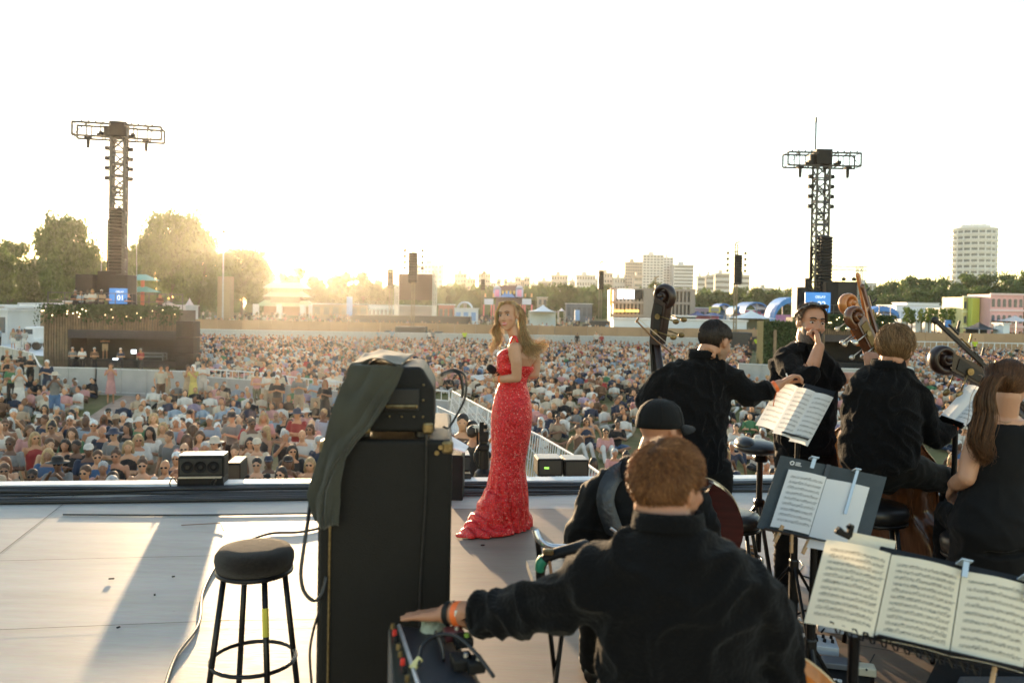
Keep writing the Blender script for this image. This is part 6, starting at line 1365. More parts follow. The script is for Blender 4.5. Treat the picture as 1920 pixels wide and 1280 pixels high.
    ct = tag(MB().prism([W(884, 706, -.03), W(905, 702, .04), W(920, 709, .03), W(900, 713, -.04)], (0, 0, .0025)).build('cue_card', mat('paper', (.8, .79, .76), .7)), 'small white cue card held out by the woman in red', 'card')
woman()
# ================================================================ nearest man, seen from behind
def near_man():
    def W(px, py, Y): return PT(px, py, Y)
    b = W(1290, 1180, 1.95); t = thing('person', 'nearest man in a black shirt, seen from behind, one arm reaching out to the left', 'person', (b.x, 1.95, SZ))
    HF = Frame(W(1254, 914, 2.0), -54, 3, 2, .98)
    mb = MB(); head_prims(mb, HF, 28); nb = W(1262, 1035, 1.93); limb(mb, [HF(0, -.035, -.05), W(1252, 975, 1.96), nb], [.060, .060, .07])
    mb.loft([(W(1260, 1040, 1.95), .10, .07), (W(1265, 1090, 1.93), .19, .10), (W(1280, 1200, 1.95), .17, .11), (W(1290, 1350, 1.98), .16, .11), (W(1300, 1500, 2.0), .17, .12)], Vector((1, 0, 0)), 24)
    ls, le, lw = W(1105, 1100, 1.97), W(985, 1150, 2.12), W(836, 1150, 2.28)
    rs, re, rw = W(1415, 1125, 1.97), W(1468, 1330, 2.05), W(1400, 1330, 2.45)
    limb(mb, [nb, ls, le], [.07, .06, .045]); limb(mb, [le, le.lerp(lw, .4), lw], [.045, .046, .029]); limb(mb, [nb, rs, re, rw], [.07, .06, .045, .03])
    hand(mb, lw + Vector((.01, 0, 0)), W(740, 1153, 2.36) - lw, Vector((.1, -.15, -1)), curl=.02, side=-1, k=1.0, spread=.22, thumb=.35, fingers=[.03, -.03, -.06, -.08]); hand(mb, rw, W(1330, 1330, 2.6) - rw, Vector((0, 0, -1)), curl=.5)
    # seated legs
    for sx, kx in ((-1, -.12), (1, .16)):
        h = W(1300, 1500, 2.0) + Vector((sx * .1, 0, 0)); k_ = h + Vector((kx, .42, -.02)); a = Vector((k_.x, k_.y - .08, SZ + .1)); limb(mb, [h, k_, a], [.08, .06, .04])
    me = remesh(mb, .0055, 5, .5); paint(me, skin_paint(HF, (.42, .20, .115))); place(me, 'body', SKIN, t); face_parts(t, HF)
    def keep(v): return (v.z > -.93 if v.y < -.2 else v.z > -.45 + (v.y + .2) * 1.25) and not (abs(v.x) > .78 and v.y > -.42 and v.z < .0)
    comb(t, HF, hairmat('auburn_brown_hair', (.27, .12, .045), .3), 9500, .036, keep, 3, .0011, puff=.018, jit=.30, clump=1.2, tip=.022)
    def parts(m):
        m.loft([(W(1253, 972, 1.955), .070, .066), (W(1255, 1002, 1.95), .105, .085), (W(1257, 1040, 1.94), .170, .10), (W(1262, 1090, 1.94), .212, .12), (W(1270, 1160, 1.95), .212, .13), (W(1275, 1250, 1.97), .205, .135), (W(1290, 1380, 1.98), .20, .14), (W(1300, 1520, 2.0), .20, .15)], Vector((1, 0, 0)), 36)
        limb(m, [W(1200, 1050, 1.94), W(1125, 1092, 1.96)], [.085, .092]); limb(m, [W(1125, 1096, 1.97), W(1060, 1122, 2.02), W(965, 1148, 2.13), W(915, 1152, 2.19)], [.092, .082, .068, .060])
        limb(m, [W(1325, 1060, 1.94), W(1403, 1112, 1.96)], [.080, .082]); limb(m, [W(1403, 1114, 1.97), W(1440, 1185, 2.0), W(1452, 1280, 2.03), W(1470, 1340, 2.05)], [.086, .084, .078, .07]); limb(m, [re, rw], [.06, .045])
        m.tube([W(930, 1150, 2.17), W(918, 1151, 2.185), W(902, 1152, 2.20)], [.064, .072, .062], 20)
    me = shirt_mesh(parts, .009, .012, 7, 3, 1, (1.2, 1, 1.3))
    place(me, 'shirt', SHIRT, t)
    m = MB(); N = 36; g = []
    for j, (dr, dz) in enumerate([(0, -.012), (.004, .022), (.010, .030), (.014, .010), (.017, -.012)]):
        for i in range(N): a = 2 * math.pi * i / N; c_ = W(1253, 980, 1.955); g.append(c_ + Vector((math.cos(a) * (.074 + dr), math.sin(a) * (.066 + dr), dz + .010 * math.sin(a + 3.14))))
    m.add(g, [(j * N + i, j * N + (i + 1) % N, (j + 1) * N + (i + 1) % N, (j + 1) * N + i) for j in range(4) for i in range(N)]); m.build('collar', SHIRT, t, True)
    m = MB(); m.tube([W(905, 1151, 2.2), W(893, 1151, 2.21)], [(.066, .062), (.060, .056)], 24); cuff = m.build('rolled_cuff', SHIRT, t, True)
    pants(t, [W(1300, 1510, 2.0) + Vector((-.1, 0, 0)), W(1300, 1510, 2.0) + Vector((.1, 0, 0))], [W(1300, 1510, 2.0) + Vector((-.22, .42, -.02)), W(1300, 1510, 2.0) + Vector((.26, .42, -.02))], [Vector((W(1300, 1510, 2.0).x - .22, 2.34, SZ + .08)), Vector((W(1300, 1510, 2.0).x + .26, 2.34, SZ + .08))], pelvis=W(1300, 1500, 2.0))
    for sx in (-.22, .26): x = W(1300, 1510, 2.0).x + sx; shoe(t, (x, 2.33, SZ + .05), (x, 2.52, SZ + .035))
    d = (le - lw).normalized()
    for q, r_, w_, nm, mm in ((.055, .034, .022, 'orange_wristband', mat('orange_wristband', (.85, .16, .03), .5)), (.022, .034, .020, 'watch_strap', BLACK)): p = lw + d * q; MB().tube([p - d * w_ / 2, p + d * w_ / 2], r_ + .001, 24, caps=False).build(nm, mm, t, True)
    p = lw + d * .055 + Vector((-.005, -.030, .012)); MB().rbox(p, (.02, .008, .018), .003).build('wristband_clasp', mat('pale_clasp', (.7, .72, .62), .4), t)
    m = MB(); m.tube(curve([HF(.080, .0, .010), HF(.078, .05, .014), HF(.058, .094, .014)], 4), .002, 5); m.tube([HF(.03 + .024 * math.cos(a), .098 - .004 * abs(math.cos(a)), .008 + .018 * math.sin(a)) for a in np.linspace(0, 6.28, 16, endpoint=False)], .002, 5, closed=True); m.build('glasses', BLACK, t)
near_man()
# ================================================================ man in the cap
def cap_man():
    def W(px, py, Y): return PT(px, py, Y)
    Y = 3.35; b = W(1215, 1000, Y); t = thing('person', 'seated man in a black cap and black T shirt with a wide guitar strap', 'person', (b.x, Y, SZ))
    HF = Frame(W(1240, 806, Y), -58, 2, -2, 1.0); mb = MB(); head_prims(mb, HF, 26); nb = W(1205, 905, Y - .02); limb(mb, [HF(0, -.03, -.05), nb], [.060, .066])
    ls, le, lw = W(1130, 920, Y), W(1085, 1040, Y + .05), W(1130, 1080, Y + .3); rs, re, rw = W(1290, 925, Y + .05), W(1330, 1010, Y + .15), W(1310, 1020, Y + .4)
    mb.loft([(W(1207, 890, Y), .09, .07), (W(1205, 930, Y), .18, .10), (W(1205, 1020, Y), .16, .11), (W(1205, 1150, Y), .17, .12)], Vector((1, .1, 0)), 24)
    limb(mb, [nb, ls, le, lw], [.07, .055, .042, .028]); limb(mb, [nb, rs, re, rw], [.07, .055, .042, .028]); hand(mb, lw, Vector((.6, .5, -.2)), Vector((0, 0, -1)), .6); hand(mb, rw, Vector((-.3, .4, -.1)), Vector((0, 0, -1)), .6)
    hp = W(1205, 1150, Y)
    for sx in (-1, 1): h = hp + Vector((sx * .1, 0, 0)); k_ = h + Vector((sx * .12 + .05, .42, 0)); limb(mb, [h, k_, Vector((k_.x, k_.y, SZ + .1))], [.08, .06, .04])
    me = remesh(mb, .006, 5, .5); paint(me, skin_paint(HF, (.43, .21, .125), beard=(.28, .17, .12))); place(me, 'body', SKIN, t); face_parts(t, HF)
    def parts(m):
        m.loft([(W(1205, 858, Y + .0), .072, .068), (W(1201, 872, Y + .0), .092, .08), (W(1203, 893, Y), .15, .10), (W(1203, 925, Y), .215, .12), (W(1203, 990, Y), .215, .135), (W(1203, 1080, Y), .20, .14), (W(1205, 1165, Y), .20, .15)], Vector((1, .1, 0)), 32)
        limb(m, [W(1160, 900, Y), W(1125, 925, Y), W(1092, 1000, Y + .02), W(1080, 1045, Y + .04)], [.075, .083, .075, .066]); limb(m, [W(1250, 900, Y), W(1290, 928, Y + .05), W(1325, 1000, Y + .12)], [.08, .083, .07])
    place(shirt_mesh(parts, .010, .009, 8, 3, 2, (1, 1, 1.2)), 'tshirt', mat('black_tshirt', (.005, .005, .005), .85, var=.2, bump=.15, bscale=60, sheen=.05, spec=.2), t)
    pants(t, [hp + Vector((-.1, 0, 0)), hp + Vector((.1, 0, 0))], [hp + Vector((-.17, .42, 0)), hp + Vector((.27, .42, 0))], [Vector((hp.x - .17, hp.y + .42, SZ + .08)), Vector((hp.x + .27, hp.y + .42, SZ + .08))], pelvis=hp)
    for sx in (-.17, .27): shoe(t, (hp.x + sx, hp.y + .4, SZ + .05), (hp.x + sx, hp.y + .6, SZ + .035))
    # cap: crown dome + band + brim
    CM = mat('black_cap_cotton', (.005, .005, .005), .8, var=.2, bump=.3, bscale=300, sheen=.05, spec=.2); c = MB(); N = 40; prof = [(1.10, .012), (1.11, .035), (1.05, .068), (.90, .098), (.62, .120), (.3, .130), (.02, .132)]
    g = [HF(math.cos(2 * math.pi * i / N) * .079 * r_, -.010 + math.sin(2 * math.pi * i / N) * .100 * r_, z) for r_, z in prof for i in range(N)]
    c.add(g, [(j * N + i, j * N + (i + 1) % N, (j + 1) * N + (i + 1) % N, (j + 1) * N + i) for j in range(len(prof) - 1) for i in range(N)]); co_ = c.build('cap', CM, t, True); s_ = co_.modifiers.new('s', 'SOLIDIFY'); s_.thickness = .004
    m = MB(); vs = []
    for i in range(17):
        a = rad(20 + 140 * i / 16)
        for q in range(5): rr_ = 1.0 + q * .2 * math.sin(a) ** .6; vs.append(HF(math.cos(a) * .084 * (1 + q * .02), -.008 + math.sin(a) * .104 * rr_, .022 - .022 * abs(math.cos(a)) * q / 4 - .004 * q))
    m.add(vs, [(i * 5 + j, (i + 1) * 5 + j, (i + 1) * 5 + j + 1, i * 5 + j + 1) for i in range(16) for j in range(4)]); br = m.build('brim', CM, co_, True); s_ = br.modifiers.new('s', 'SOLIDIFY'); s_.thickness = .005
    m = MB(); m.sphere(HF(0, -.01, .135), (.008, .008, .004), 10, 6, HF.M); m.build('top_button', CM, co_)
    for k in range(6): a = k * math.pi / 3 + .5; MB().tube([HF(math.cos(a) * .079 * r_ * 1.006, -.01 + math.sin(a) * .1 * r_ * 1.006, z + .001) for r_, z in prof], .0012, 4).build('seam', CM, co_)
    # strap
    m = MB(); ctl = [W(1205, 885, Y + .12), W(1180, 878, Y + .02), W(1150, 893, Y - .09), W(1135, 935, Y - .135), W(1148, 985, Y - .15), W(1170, 1030, Y - .15), W(1190, 1080, Y - .1)]; pts = curve(ctl, 6); g = []
    for i, p in enumerate(pts): d = (pts[min(i + 1, len(pts) - 1)] - pts[max(i - 1, 0)]).normalized(); a = d.cross(Vector((-.2, -1, .2))).normalized() * (.036 if i < 26 else .02); g += [p - a, p, p + a]
    m.add(g, [(i * 3 + j, (i + 1) * 3 + j, (i + 1) * 3 + j + 1, i * 3 + j + 1) for i in range(len(pts) - 1) for j in range(2)]); tt = thing('guitar_strap', 'wide black leather guitar strap over the shoulder of the man in the cap', 'strap', W(1150, 930, Y)); o = m.build('leather_band', mat('worn_strap_leather', (.035, .038, .042), .33, var=.4, bump=.3, bscale=60), tt, True); s_ = o.modifiers.new('s', 'SOLIDIFY'); s_.thickness = .005
    MB().rbox(W(1150, 993, Y - .16), (.03, .01, .012), .003, (0, .6, 0)).build('buckle', STEEL, tt)
cap_man()
# ================================================================ balding double bass player
def bald_man():
    def W(px, py, dy=0): return PT(px, py, 4.3 + dy)
    b = W(1300, 850); t = thing('person', 'balding man in a black shirt reaching to turn a white page', 'person', (b.x, 4.3, SZ))
    HF = Frame(W(1341, 642), -55, 18, 0, 1.0); mb = MB(); head_prims(mb, HF, 26); nb = W(1315, 695); limb(mb, [HF(0, -.03, -.05), nb], [.058, .064])
    ls, le, lw = W(1245, 712, -.02), W(1222, 745, .05), W(1285, 745, .33); rs, re, rw = W(1372, 712, 0), W(1415, 745, .0), W(1462, 720, .0)
    S = [(W(1312, 690), .10, .075), (W(1305, 715), .175, .10), (W(1300, 760), .165, .105), (W(1300, 820), .145, .105), (W(1305, 880), .16, .12)]
    mb.loft([(c, a, b_, Vector((1, .2, 0))) for c, a, b_ in S], Vector((1, .2, 0)), 24); limb(mb, [nb, ls, le, lw], [.07, .055, .042, .028]); limb(mb, [nb, rs, re, rw], [.07, .055, .043, .027])
    hand(mb, rw, W(1482, 708, .0) - rw, Vector((.3, -.2, -1)), curl=.75, side=1, thumb=.9); hand(mb, lw, Vector((0, .3, 1)), Vector((0, 1, 0)), .8)
    hp = W(1308, 885)
    for sx in (-1, 1): h = hp + Vector((sx * .09, 0, 0)); k_ = h + Vector((sx * .04, .08, -.40)); limb(mb, [h, k_, Vector((k_.x, k_.y - .05, SZ + .1))], [.085, .06, .042])
    me = remesh(mb, .006, 5, .5); paint(me, skin_paint(HF, (.43, .22, .13), beard=(.30, .19, .13))); place(me, 'body', SKIN, t); face_parts(t, HF, brow=(.03, .02, .015))
    def keep(v): return (v.z > -.92 if v.y < -.2 else v.z > -.4 + (v.y + .2) * .9) and not (v.z > .80 and v.y > -.25) and v.y < .55 and not (abs(v.x) > .80 and v.y > -.3 and v.z < .0)
    comb(t, HF, hairmat('dark_cropped_hair', (.028, .018, .012), .1), 3600, .022, keep, 8, .0011, puff=.008, tip=.004, jit=.15)
    def parts(m):
        m.loft([(W(1318, 658), .072, .066), (W(1317, 672), .082, .074), (W(1315, 688), .125, .092), (W(1308, 712), .205, .115), (W(1302, 755), .205, .130), (W(1300, 810), .185, .135), (W(1302, 862), .175, .14), (W(1306, 885), .17, .14)], Vector((1, .2, 0)), 32)
        limb(m, [W(1275, 700), W(1245, 718), W(1218, 748, .03), W(1212, 752, .06)], [.08, .082, .068, .062]); limb(m, [W(1212, 752, .06), W(1250, 750, .2)], [.062, .055])
        limb(m, [W(1345, 698), W(1375, 718), W(1405, 738), W(1435, 733)], [.08, .085, .070, .056])
    place(shirt_mesh(parts, .009, .010, 8, 3, 3, (1.2, 1, 1.2)), 'shirt', SHIRT, t)
    MB().tube([W(1436, 732), W(1441, 730)], [.060, .057], 20).build('rolled_cuff', SHIRT, t, True)
    m = MB(); c_ = W(1318, 664); N = 30; g = []
    for j, (dr, dz) in enumerate([(0, -.015), (.003, .018), (.008, .026), (.013, .006), (.017, -.016)]):
        for i in range(N): a = 2 * math.pi * i / N; g.append(c_ + Vector((math.cos(a) * (.068 + dr), math.sin(a) * (.062 + dr), dz)))
    m.add(g, [(j * N + i, j * N + (i + 1) % N, (j + 1) * N + (i + 1) % N, (j + 1) * N + i) for j in range(4) for i in range(N)]); m.build('collar', SHIRT, t, True)
    kn = [hp + Vector((sx * .13, .08, -.42)) for sx in (-1, 1)]; pants(t, [hp + Vector((-.09, 0, 0)), hp + Vector((.09, 0, 0))], kn, [Vector((k_.x, k_.y - .04, SZ + .08)) for k_ in kn], pelvis=hp)
    for k_ in kn: shoe(t, (k_.x, k_.y - .06, SZ + .05), (k_.x, k_.y + .14, SZ + .035))
    d = (re - rw).normalized(); p = rw + d * .03; MB().tube([p - d * .009, p + d * .009], .032, 20, caps=False).build('orange_wristband', ORANGE, t, True)
    MB().tube([p + Vector((0, -.03, -.02)), p + Vector((-.012, -.035, -.06)), p + Vector((-.018, -.036, -.10))], [(.005, .002)] * 3, 6).build('band_tail', ORANGE, t)
    tag(MB().tube([W(1478, 712, -.02), W(1474, 700, -.02)], .004, 8).build('pencil', WHITE), 'short white pencil in the hand of the balding man', 'pencil')
bald_man()
# ================================================================ man with sunglasses on his head
def sun_man():
    def W(px, py, dy=0): return PT(px, py, 4.9 + dy)
    b = W(1510, 850); t = thing('person', 'bearded man with sunglasses on his head and a hand at his mouth', 'person', (b.x, 4.9, SZ))
    HF = Frame(W(1521, 608), 152, 6, 4, 1.03)
    HF = Frame(W(1521, 607), -176, 4, -5, 1.03)
    mb = MB(); head_prims(mb, HF, 28); nb = W(1508, 665, .04); limb(mb, [HF(0, -.03, -.05), nb], [.062, .068])
    rs, re, rw = W(1478, 668, .02), W(1515, 712, -.22), W(1536, 650, -.18); ls, le, lw = W(1548, 690, .02), W(1566, 712, -.05), W(1602, 706, .05)
    S = [(W(1508, 655, .04), .10, .08), (W(1506, 680, .04), .18, .10), (W(1506, 720, .04), .17, .11), (W(1508, 780, .04), .16, .12), (W(1510, 850, .04), .165, .12)]
    mb.loft([(c, a, b_, Vector((1, -.25, 0))) for c, a, b_ in S], Vector((1, -.25, 0)), 24); limb(mb, [nb, rs, re, rw], [.07, .06, .048, .031]); limb(mb, [nb, ls, le, lw], [.07, .058, .047, .029])
    hand(mb, rw, W(1533, 632, -.16) - rw, Vector((-.7, .4, .1)), curl=1.0, side=-1, thumb=1.0, fingers=[.75, .95, 1.1, 1.15]); hand(mb, lw, Vector((1, .2, .1)), Vector((0, .5, .5)), .8)
    hp = W(1510, 855, .04)
    for sx in (-1, 1): h = hp + Vector((sx * .09, 0, 0)); k_ = h + Vector((sx * .03, -.04, -.42)); limb(mb, [h, k_, Vector((k_.x, k_.y + .04, SZ + .1))], [.085, .06, .042])
    me = remesh(mb, .005, 5, .5); paint(me, skin_paint(HF, (.48, .24, .14), beard=(.16, .12, .09), lips=(.42, .15, .12))); place(me, 'body', SKIN, t); face_parts(t, HF, brow=(.04, .028, .02), browth=.0045)
    def keep(v): return (v.z > -.55 if v.y < -.1 else v.z > -.25 + (v.y + .1) * .95) and not (v.z > .1 and v.y > .38 and v.z < .86) and not (abs(v.x) > .80 and v.y > -.3 and v.z < .0)
    comb(t, HF, hairmat('short_brown_hair', (.13, .085, .05), .25), 3400, .030, keep, 12, .0012, puff=.02, tip=.02, jit=.3)
    BM = hairmat('grey_flecked_beard', (.10, .075, .055), .15)
    def bs(g):
        x = g.uniform(-.056, .056); z = g.uniform(-.108, -.036)
        if z > -.066 and abs(x) < .024 and z < -.044: return None
        if z > -.05 and .030 < abs(x) < .050: return None
        y = .088 * math.sqrt(max(.02, 1 - (x / .068) ** 2 - max(0, (-.07 - z) / .06) ** 2 * .5)); p = HF(x, y, z); d = (HF(x * .8, y + .02, z - .03) - p).normalized(); return [p - d * .004, p + d * .004, p + d * .011 + Vector((g.gauss(0, .001), 0, 0))]
    h = hairs(None, 3, 3200, .01, .0012, bs); h.build('beard', BM, t)
    m = MB(); GL = mat('dark_lens', (.008, .008, .010), .08, spec=.9)
    for sx in (-1, 1): m.sphere(HF(sx * .033, .066, .112), (.031, .012, .020), 16, 10, HF.M @ Matrix.Rotation(rad(-50), 3, 'X')); m.tube(curve([HF(sx * .060, .058, .108), HF(sx * .086, .0, .078), HF(sx * .082, -.05, .035)], 5), .003, 6)
    m.bar(HF(-.01, .072, .114), HF(.01, .072, .114), .003); m.build('sunglasses', GL, t, True)
    def parts(m):
        m.loft([(W(1508, 640, .035), .082, .078), (W(1507, 655, .04), .125, .095), (W(1506, 678, .04), .205, .12), (W(1506, 720, .04), .200, .13), (W(1508, 780, .04), .185, .135), (W(1510, 850, .04), .18, .14)], Vector((1, -.25, 0)), 32)
        limb(m, [W(1490, 662, .03), W(1476, 676, .0), W(1488, 700, -.12), W(1506, 716, -.2)], [.078, .084, .074, .066]); limb(m, [W(1506, 716, -.2), W(1519, 700, -.21)], [.064, .056]); limb(m, [W(1530, 670, .03), W(1549, 692, .01), W(1567, 713, -.04)], [.08, .08, .06])
    place(shirt_mesh(parts, .009, .010, 8, 3, 5, (1.2, 1, 1.2)), 'shirt', SHIRT, t)
    m = MB()
    for sx in (-1, 1): m.prism([W(1512, 643, -.06), W(1512 + sx * 15, 640, -.03), W(1512 + sx * 17, 658, -.07), W(1512 + sx * 5, 660, -.09)], (0, -.004, 0))
    m.build('collar', SHIRT, t)
    kn = [hp + Vector((sx * .12, -.02, -.42)) for sx in (-1, 1)]; pants(t, [hp + Vector((-.09, 0, 0)), hp + Vector((.09, 0, 0))], kn, [Vector((k_.x, k_.y + .04, SZ + .08)) for k_ in kn], pelvis=hp)
    for k_ in kn: shoe(t, (k_.x, k_.y + .05, SZ + .05), (k_.x, k_.y - .15, SZ + .035))
sun_man()
# ================================================================ blond double bass player
def blond_man():
    def W(px, py, dy=0): return PT(px, py, 4.2 + dy)
    b = W(1660, 880); t = thing('person', 'blond double bass player in a black shirt sitting on a stool, back to us', 'person', (b.x, 4.2, SZ))
    HF = Frame(W(1679, 654), -48, 8, 2, 1.04); mb = MB(); head_prims(mb, HF, 26); nb = W(1663, 715); limb(mb, [HF(0, -.03, -.05), nb], [.060, .066])
    ls, le, lw = W(1615, 725, 0), W(1600, 800, .1), W(1640, 700, .25); rs, re, rw = W(1712, 740, 0), W(1755, 825, .02), W(1788, 796, .05)
    S = [(W(1665, 700), .10, .08), (W(1662, 730), .18, .11), (W(1655, 790), .17, .12), (W(1650, 860), .17, .13)]
    mb.loft([(c, a, b_, Vector((1, .1, 0))) for c, a, b_ in S], Vector((1, .1, 0)), 24); limb(mb, [nb, ls, le, lw], [.07, .058, .045, .03]); limb(mb, [nb, rs, re, rw], [.07, .058, .045, .029])
    hand(mb, rw, W(1808, 780, .06) - rw, Vector((.1, .3, -1)), curl=.7, side=1, thumb=.8); hand(mb, lw, Vector((0, 0, 1)), Vector((0, 1, 0)), .8)
    hp = W(1650, 875)
    kk = [W(1790, 905, .25), W(1700, 920, .4)]; an = [Vector((kk[0].x - .12, 4.35, SZ + .28)), Vector((kk[1].x - .02, 4.6, SZ + .1))]
    for h, k_, a in zip((hp + Vector((.1, 0, 0)), hp + Vector((-.08, .02, 0))), kk, an): limb(mb, [h, k_, a], [.085, .06, .042])
    me = remesh(mb, .006, 5, .5); paint(me, skin_paint(HF, (.43, .21, .125))); place(me, 'body', SKIN, t); face_parts(t, HF)
    HM = hairmat('dark_blond_hair', (.26, .155, .072), .35)
    def keep(v): return (v.z > -.98 if v.y < -.05 else v.z > -.75 + (v.y + .05) * 1.5)
    comb(t, HF, HM, 6500, .085, keep, 15, .0013, whorl=(-.15, -.1, .98), puff=.055, tip=.014, jit=.12, clump=.4, lim=2.3)
    comb(t, HF, HM, 1500, .13, lambda v: v.z > .1 and v.y < .6, 16, .0012, whorl=(-.15, -.1, .98), puff=.10, tip=.010, jit=.2, clump=.9, lim=1.6, name='loose_hair', cap=False)
    def parts(m):
        m.loft([(W(1664, 677), .074, .070), (W(1664, 690), .086, .08), (W(1663, 705), .13, .10), (W(1662, 730), .205, .13), (W(1657, 780), .205, .145), (W(1650, 830), .215, .155), (W(1646, 865), .20, .16), (W(1648, 885), .16, .14)], Vector((1, .1, 0)), 32)
        limb(m, [W(1635, 712), W(1612, 735), W(1600, 780, .05), W(1600, 800, .1)], [.08, .085, .072, .062]); limb(m, [W(1690, 715), W(1715, 745), W(1735, 795, .02), W(1755, 818, .02), W(1776, 805, .04)], [.082, .086, .074, .066, .046])
    place(shirt_mesh(parts, .009, .011, 7, 3, 7, (1.3, 1, 1.3)), 'shirt', SHIRT, t)
    m = MB(); c_ = W(1665, 683); N = 30; g = []
    for j, (dr, dz) in enumerate([(0, -.015), (.003, .018), (.008, .026), (.013, .006), (.017, -.016)]):
        for i in range(N): a = 2 * math.pi * i / N; g.append(c_ + Vector((math.cos(a) * (.074 + dr), math.sin(a) * (.068 + dr), dz)))
    m.add(g, [(j * N + i, j * N + (i + 1) % N, (j + 1) * N + (i + 1) % N, (j + 1) * N + i) for j in range(4) for i in range(N)]); m.build('collar', SHIRT, t, True)
    pants(t, [hp + Vector((.1, 0, 0)), hp + Vector((-.08, .02, 0))], kk, an, pelvis=hp)
    for a in an: shoe(t, a + Vector((0, -.02, -.05)), a + Vector((.02, .17, -.07)))
    d = (re - rw).normalized(); p = rw + d * .01; MB().tube([p - d * .009, p + d * .009], .033, 20, caps=False).build('orange_wristband', ORANGE, t, True)
blond_man()
# ================================================================ woman at the right
def right_woman():
    def W(px, py, dy=0): return PT(px, py, 3.7 + dy)
    b = W(1870, 960); t = thing('person', 'woman in a sleeveless black dress with long brown hair on a stool', 'person', (b.x, 3.7, SZ))
    HF = Frame(W(1893, 722), -38, 10, 0, .99); mb = MB(); head_prims(mb, HF, 26, True); nb = W(1883, 790); limb(mb, [HF(0, -.025, -.05), nb], [.050, .054])
    ls, le, lw = W(1838, 812, .0), W(1812, 895, -.02), W(1796, 905, .28); lw = W(1800, 925, .12); rs, re, rw = W(1935, 812, .1), W(1925, 900, -.05), W(1960, 850, .3)
    S = [(W(1885, 785), .085, .065), (W(1885, 805), .16, .09), (W(1882, 850), .15, .10), (W(1875, 905), .125, .10), (W(1868, 955), .16, .14), (W(1865, 990), .18, .16)]
    mb.loft([(c, a * .97, b_ * .97, Vector((1, .1, 0))) for c, a, b_ in S], Vector((1, .1, 0)), 24)
    limb(mb, [nb, ls, W(1822, 855, 0), le], [.055, .054, .046, .040]); limb(mb, [le, W(1796, 905, .05), W(1788, 908, .1)], [.040, .038, .028]); limb(mb, [nb, rs, re, rw], [.055, .054, .042, .026])
    hand(mb, W(1788, 908, .1), W(1780, 925, .16) - W(1788, 908, .1), Vector((.3, .4, -.6)), curl=.6, side=-1, k=.9, thumb=.6); hand(mb, rw, Vector((0, 0, 1)), Vector((0, 1, 0)), .6)
    hp = W(1866, 985)
    for h, k_, a in ((hp + Vector((-.08, 0, 0)), hp + Vector((.0, .4, -.05)), hp + Vector((.0, .42, -.5))), (hp + Vector((.08, 0, 0)), hp + Vector((.2, .4, -.05)), hp + Vector((.2, .42, -.5)))): limb(mb, [h, k_, a], [.08, .055, .038])
    me = remesh(mb, .006, 5, .5); paint(me, skin_paint(HF, (.48, .25, .15), (.45, .12, .1))); place(me, 'body', SKIN, t); face_parts(t, HF)
    def parts(m):
        m.loft([(W(1884, 792), .10, .075), (W(1884, 806), .138, .095), (W(1882, 850), .152, .115), (W(1876, 900), .138, .112), (W(1869, 950), .18, .155), (W(1866, 985), .205, .18), (W(1870, 1010), .19, .18)], Vector((1, .1, 0)), 32)
        limb(m, [W(1882, 795, .02), W(1850, 800, .01)], [.05, .045]); limb(m, [W(1890, 795, .02), W(1925, 800, .06)], [.05, .045]); limb(m, [hp + Vector((0, 0, 0)), hp + Vector((.1, .40, -.05)), hp + Vector((.1, .42, -.40))], [.17, .13, .12])
        m.tube([W(1866, 1000, 0), W(1872, 1060, .05), Vector((W(1872, 1060).x, 3.8, SZ + .2))], [.19, .22, .24], 24)
    place(shirt_mesh(parts, .010, .005, 8, 5, 9, (1, 1, .8)), 'dress', mat('black_jersey_dress', (.004, .004, .0045), .8, var=.2, bump=.1, bscale=60, sheen=.04, spec=.2), t)
    pants(t, [hp + Vector((-.08, 0, 0)), hp + Vector((.08, 0, 0))], [hp + Vector((.0, .4, -.05)), hp + Vector((.2, .4, -.05))], [hp + Vector((.0, .42, -.5)), hp + Vector((.2, .42, -.5))], pelvis=hp)
    for k_ in (hp + Vector((.0, .42, 0)), hp + Vector((.2, .42, 0))): shoe(t, (k_.x, k_.y - .02, SZ + .18), (k_.x, k_.y + .15, SZ + .15))
    HM = hairmat('long_brown_hair', (.15, .07, .03), .35)
    def keep(v): return (v.z > -.75 if v.y < -.1 else v.z > -.35 + (v.y + .1) * 1.2)
    comb(t, HF, HM, 3600, .09, keep, 25, .0011, whorl=(0, .55, .8), puff=.015, tip=.003, jit=.06, clump=.2)
    def tail(g):
        s_ = g.random(); a = g.gauss(0, 1); c_ = g.gauss(0, 1)
        ctl = [HF(-.05 + a * .02, -.07, .05 + c_ * .02), W(1862 + a * 6, 712 + c_ * 4, -.10), W(1846 + a * 7, 745, -.12 + c_ * .015), W(1843 + a * 9, 785, -.12 + c_ * .02), W(1840 + a * 9, 825, -.12 + c_ * .02), W(1838 + a * 8, 845 + g.gauss(0, 6), -.12 + c_ * .02), W(1846 + a * 7, 862 + g.gauss(0, 6), -.12)]
        pts = curve(ctl[:g.choice([6, 7])], 5); ph = g.uniform(0, 6.28) * .3; return [p + Vector((math.sin(i * .5 + ph) * .022 * i / 30, math.cos(i * .4 + ph) * .01 * i / 30, 0)) for i, p in enumerate(pts)]
    h = hairs(None, 7, 1500, .3, .0014, tail); m = MB(); m.join(h); m.build('ponytail', HM, t, True)
    MB().tube(curve([W(1866, 786, -.05), W(1885, 792, -.085), W(1905, 788, -.04)], 6), .0012, 5).build('necklace', mat('gold', (.7, .5, .2), .25, .9), t)
right_woman()
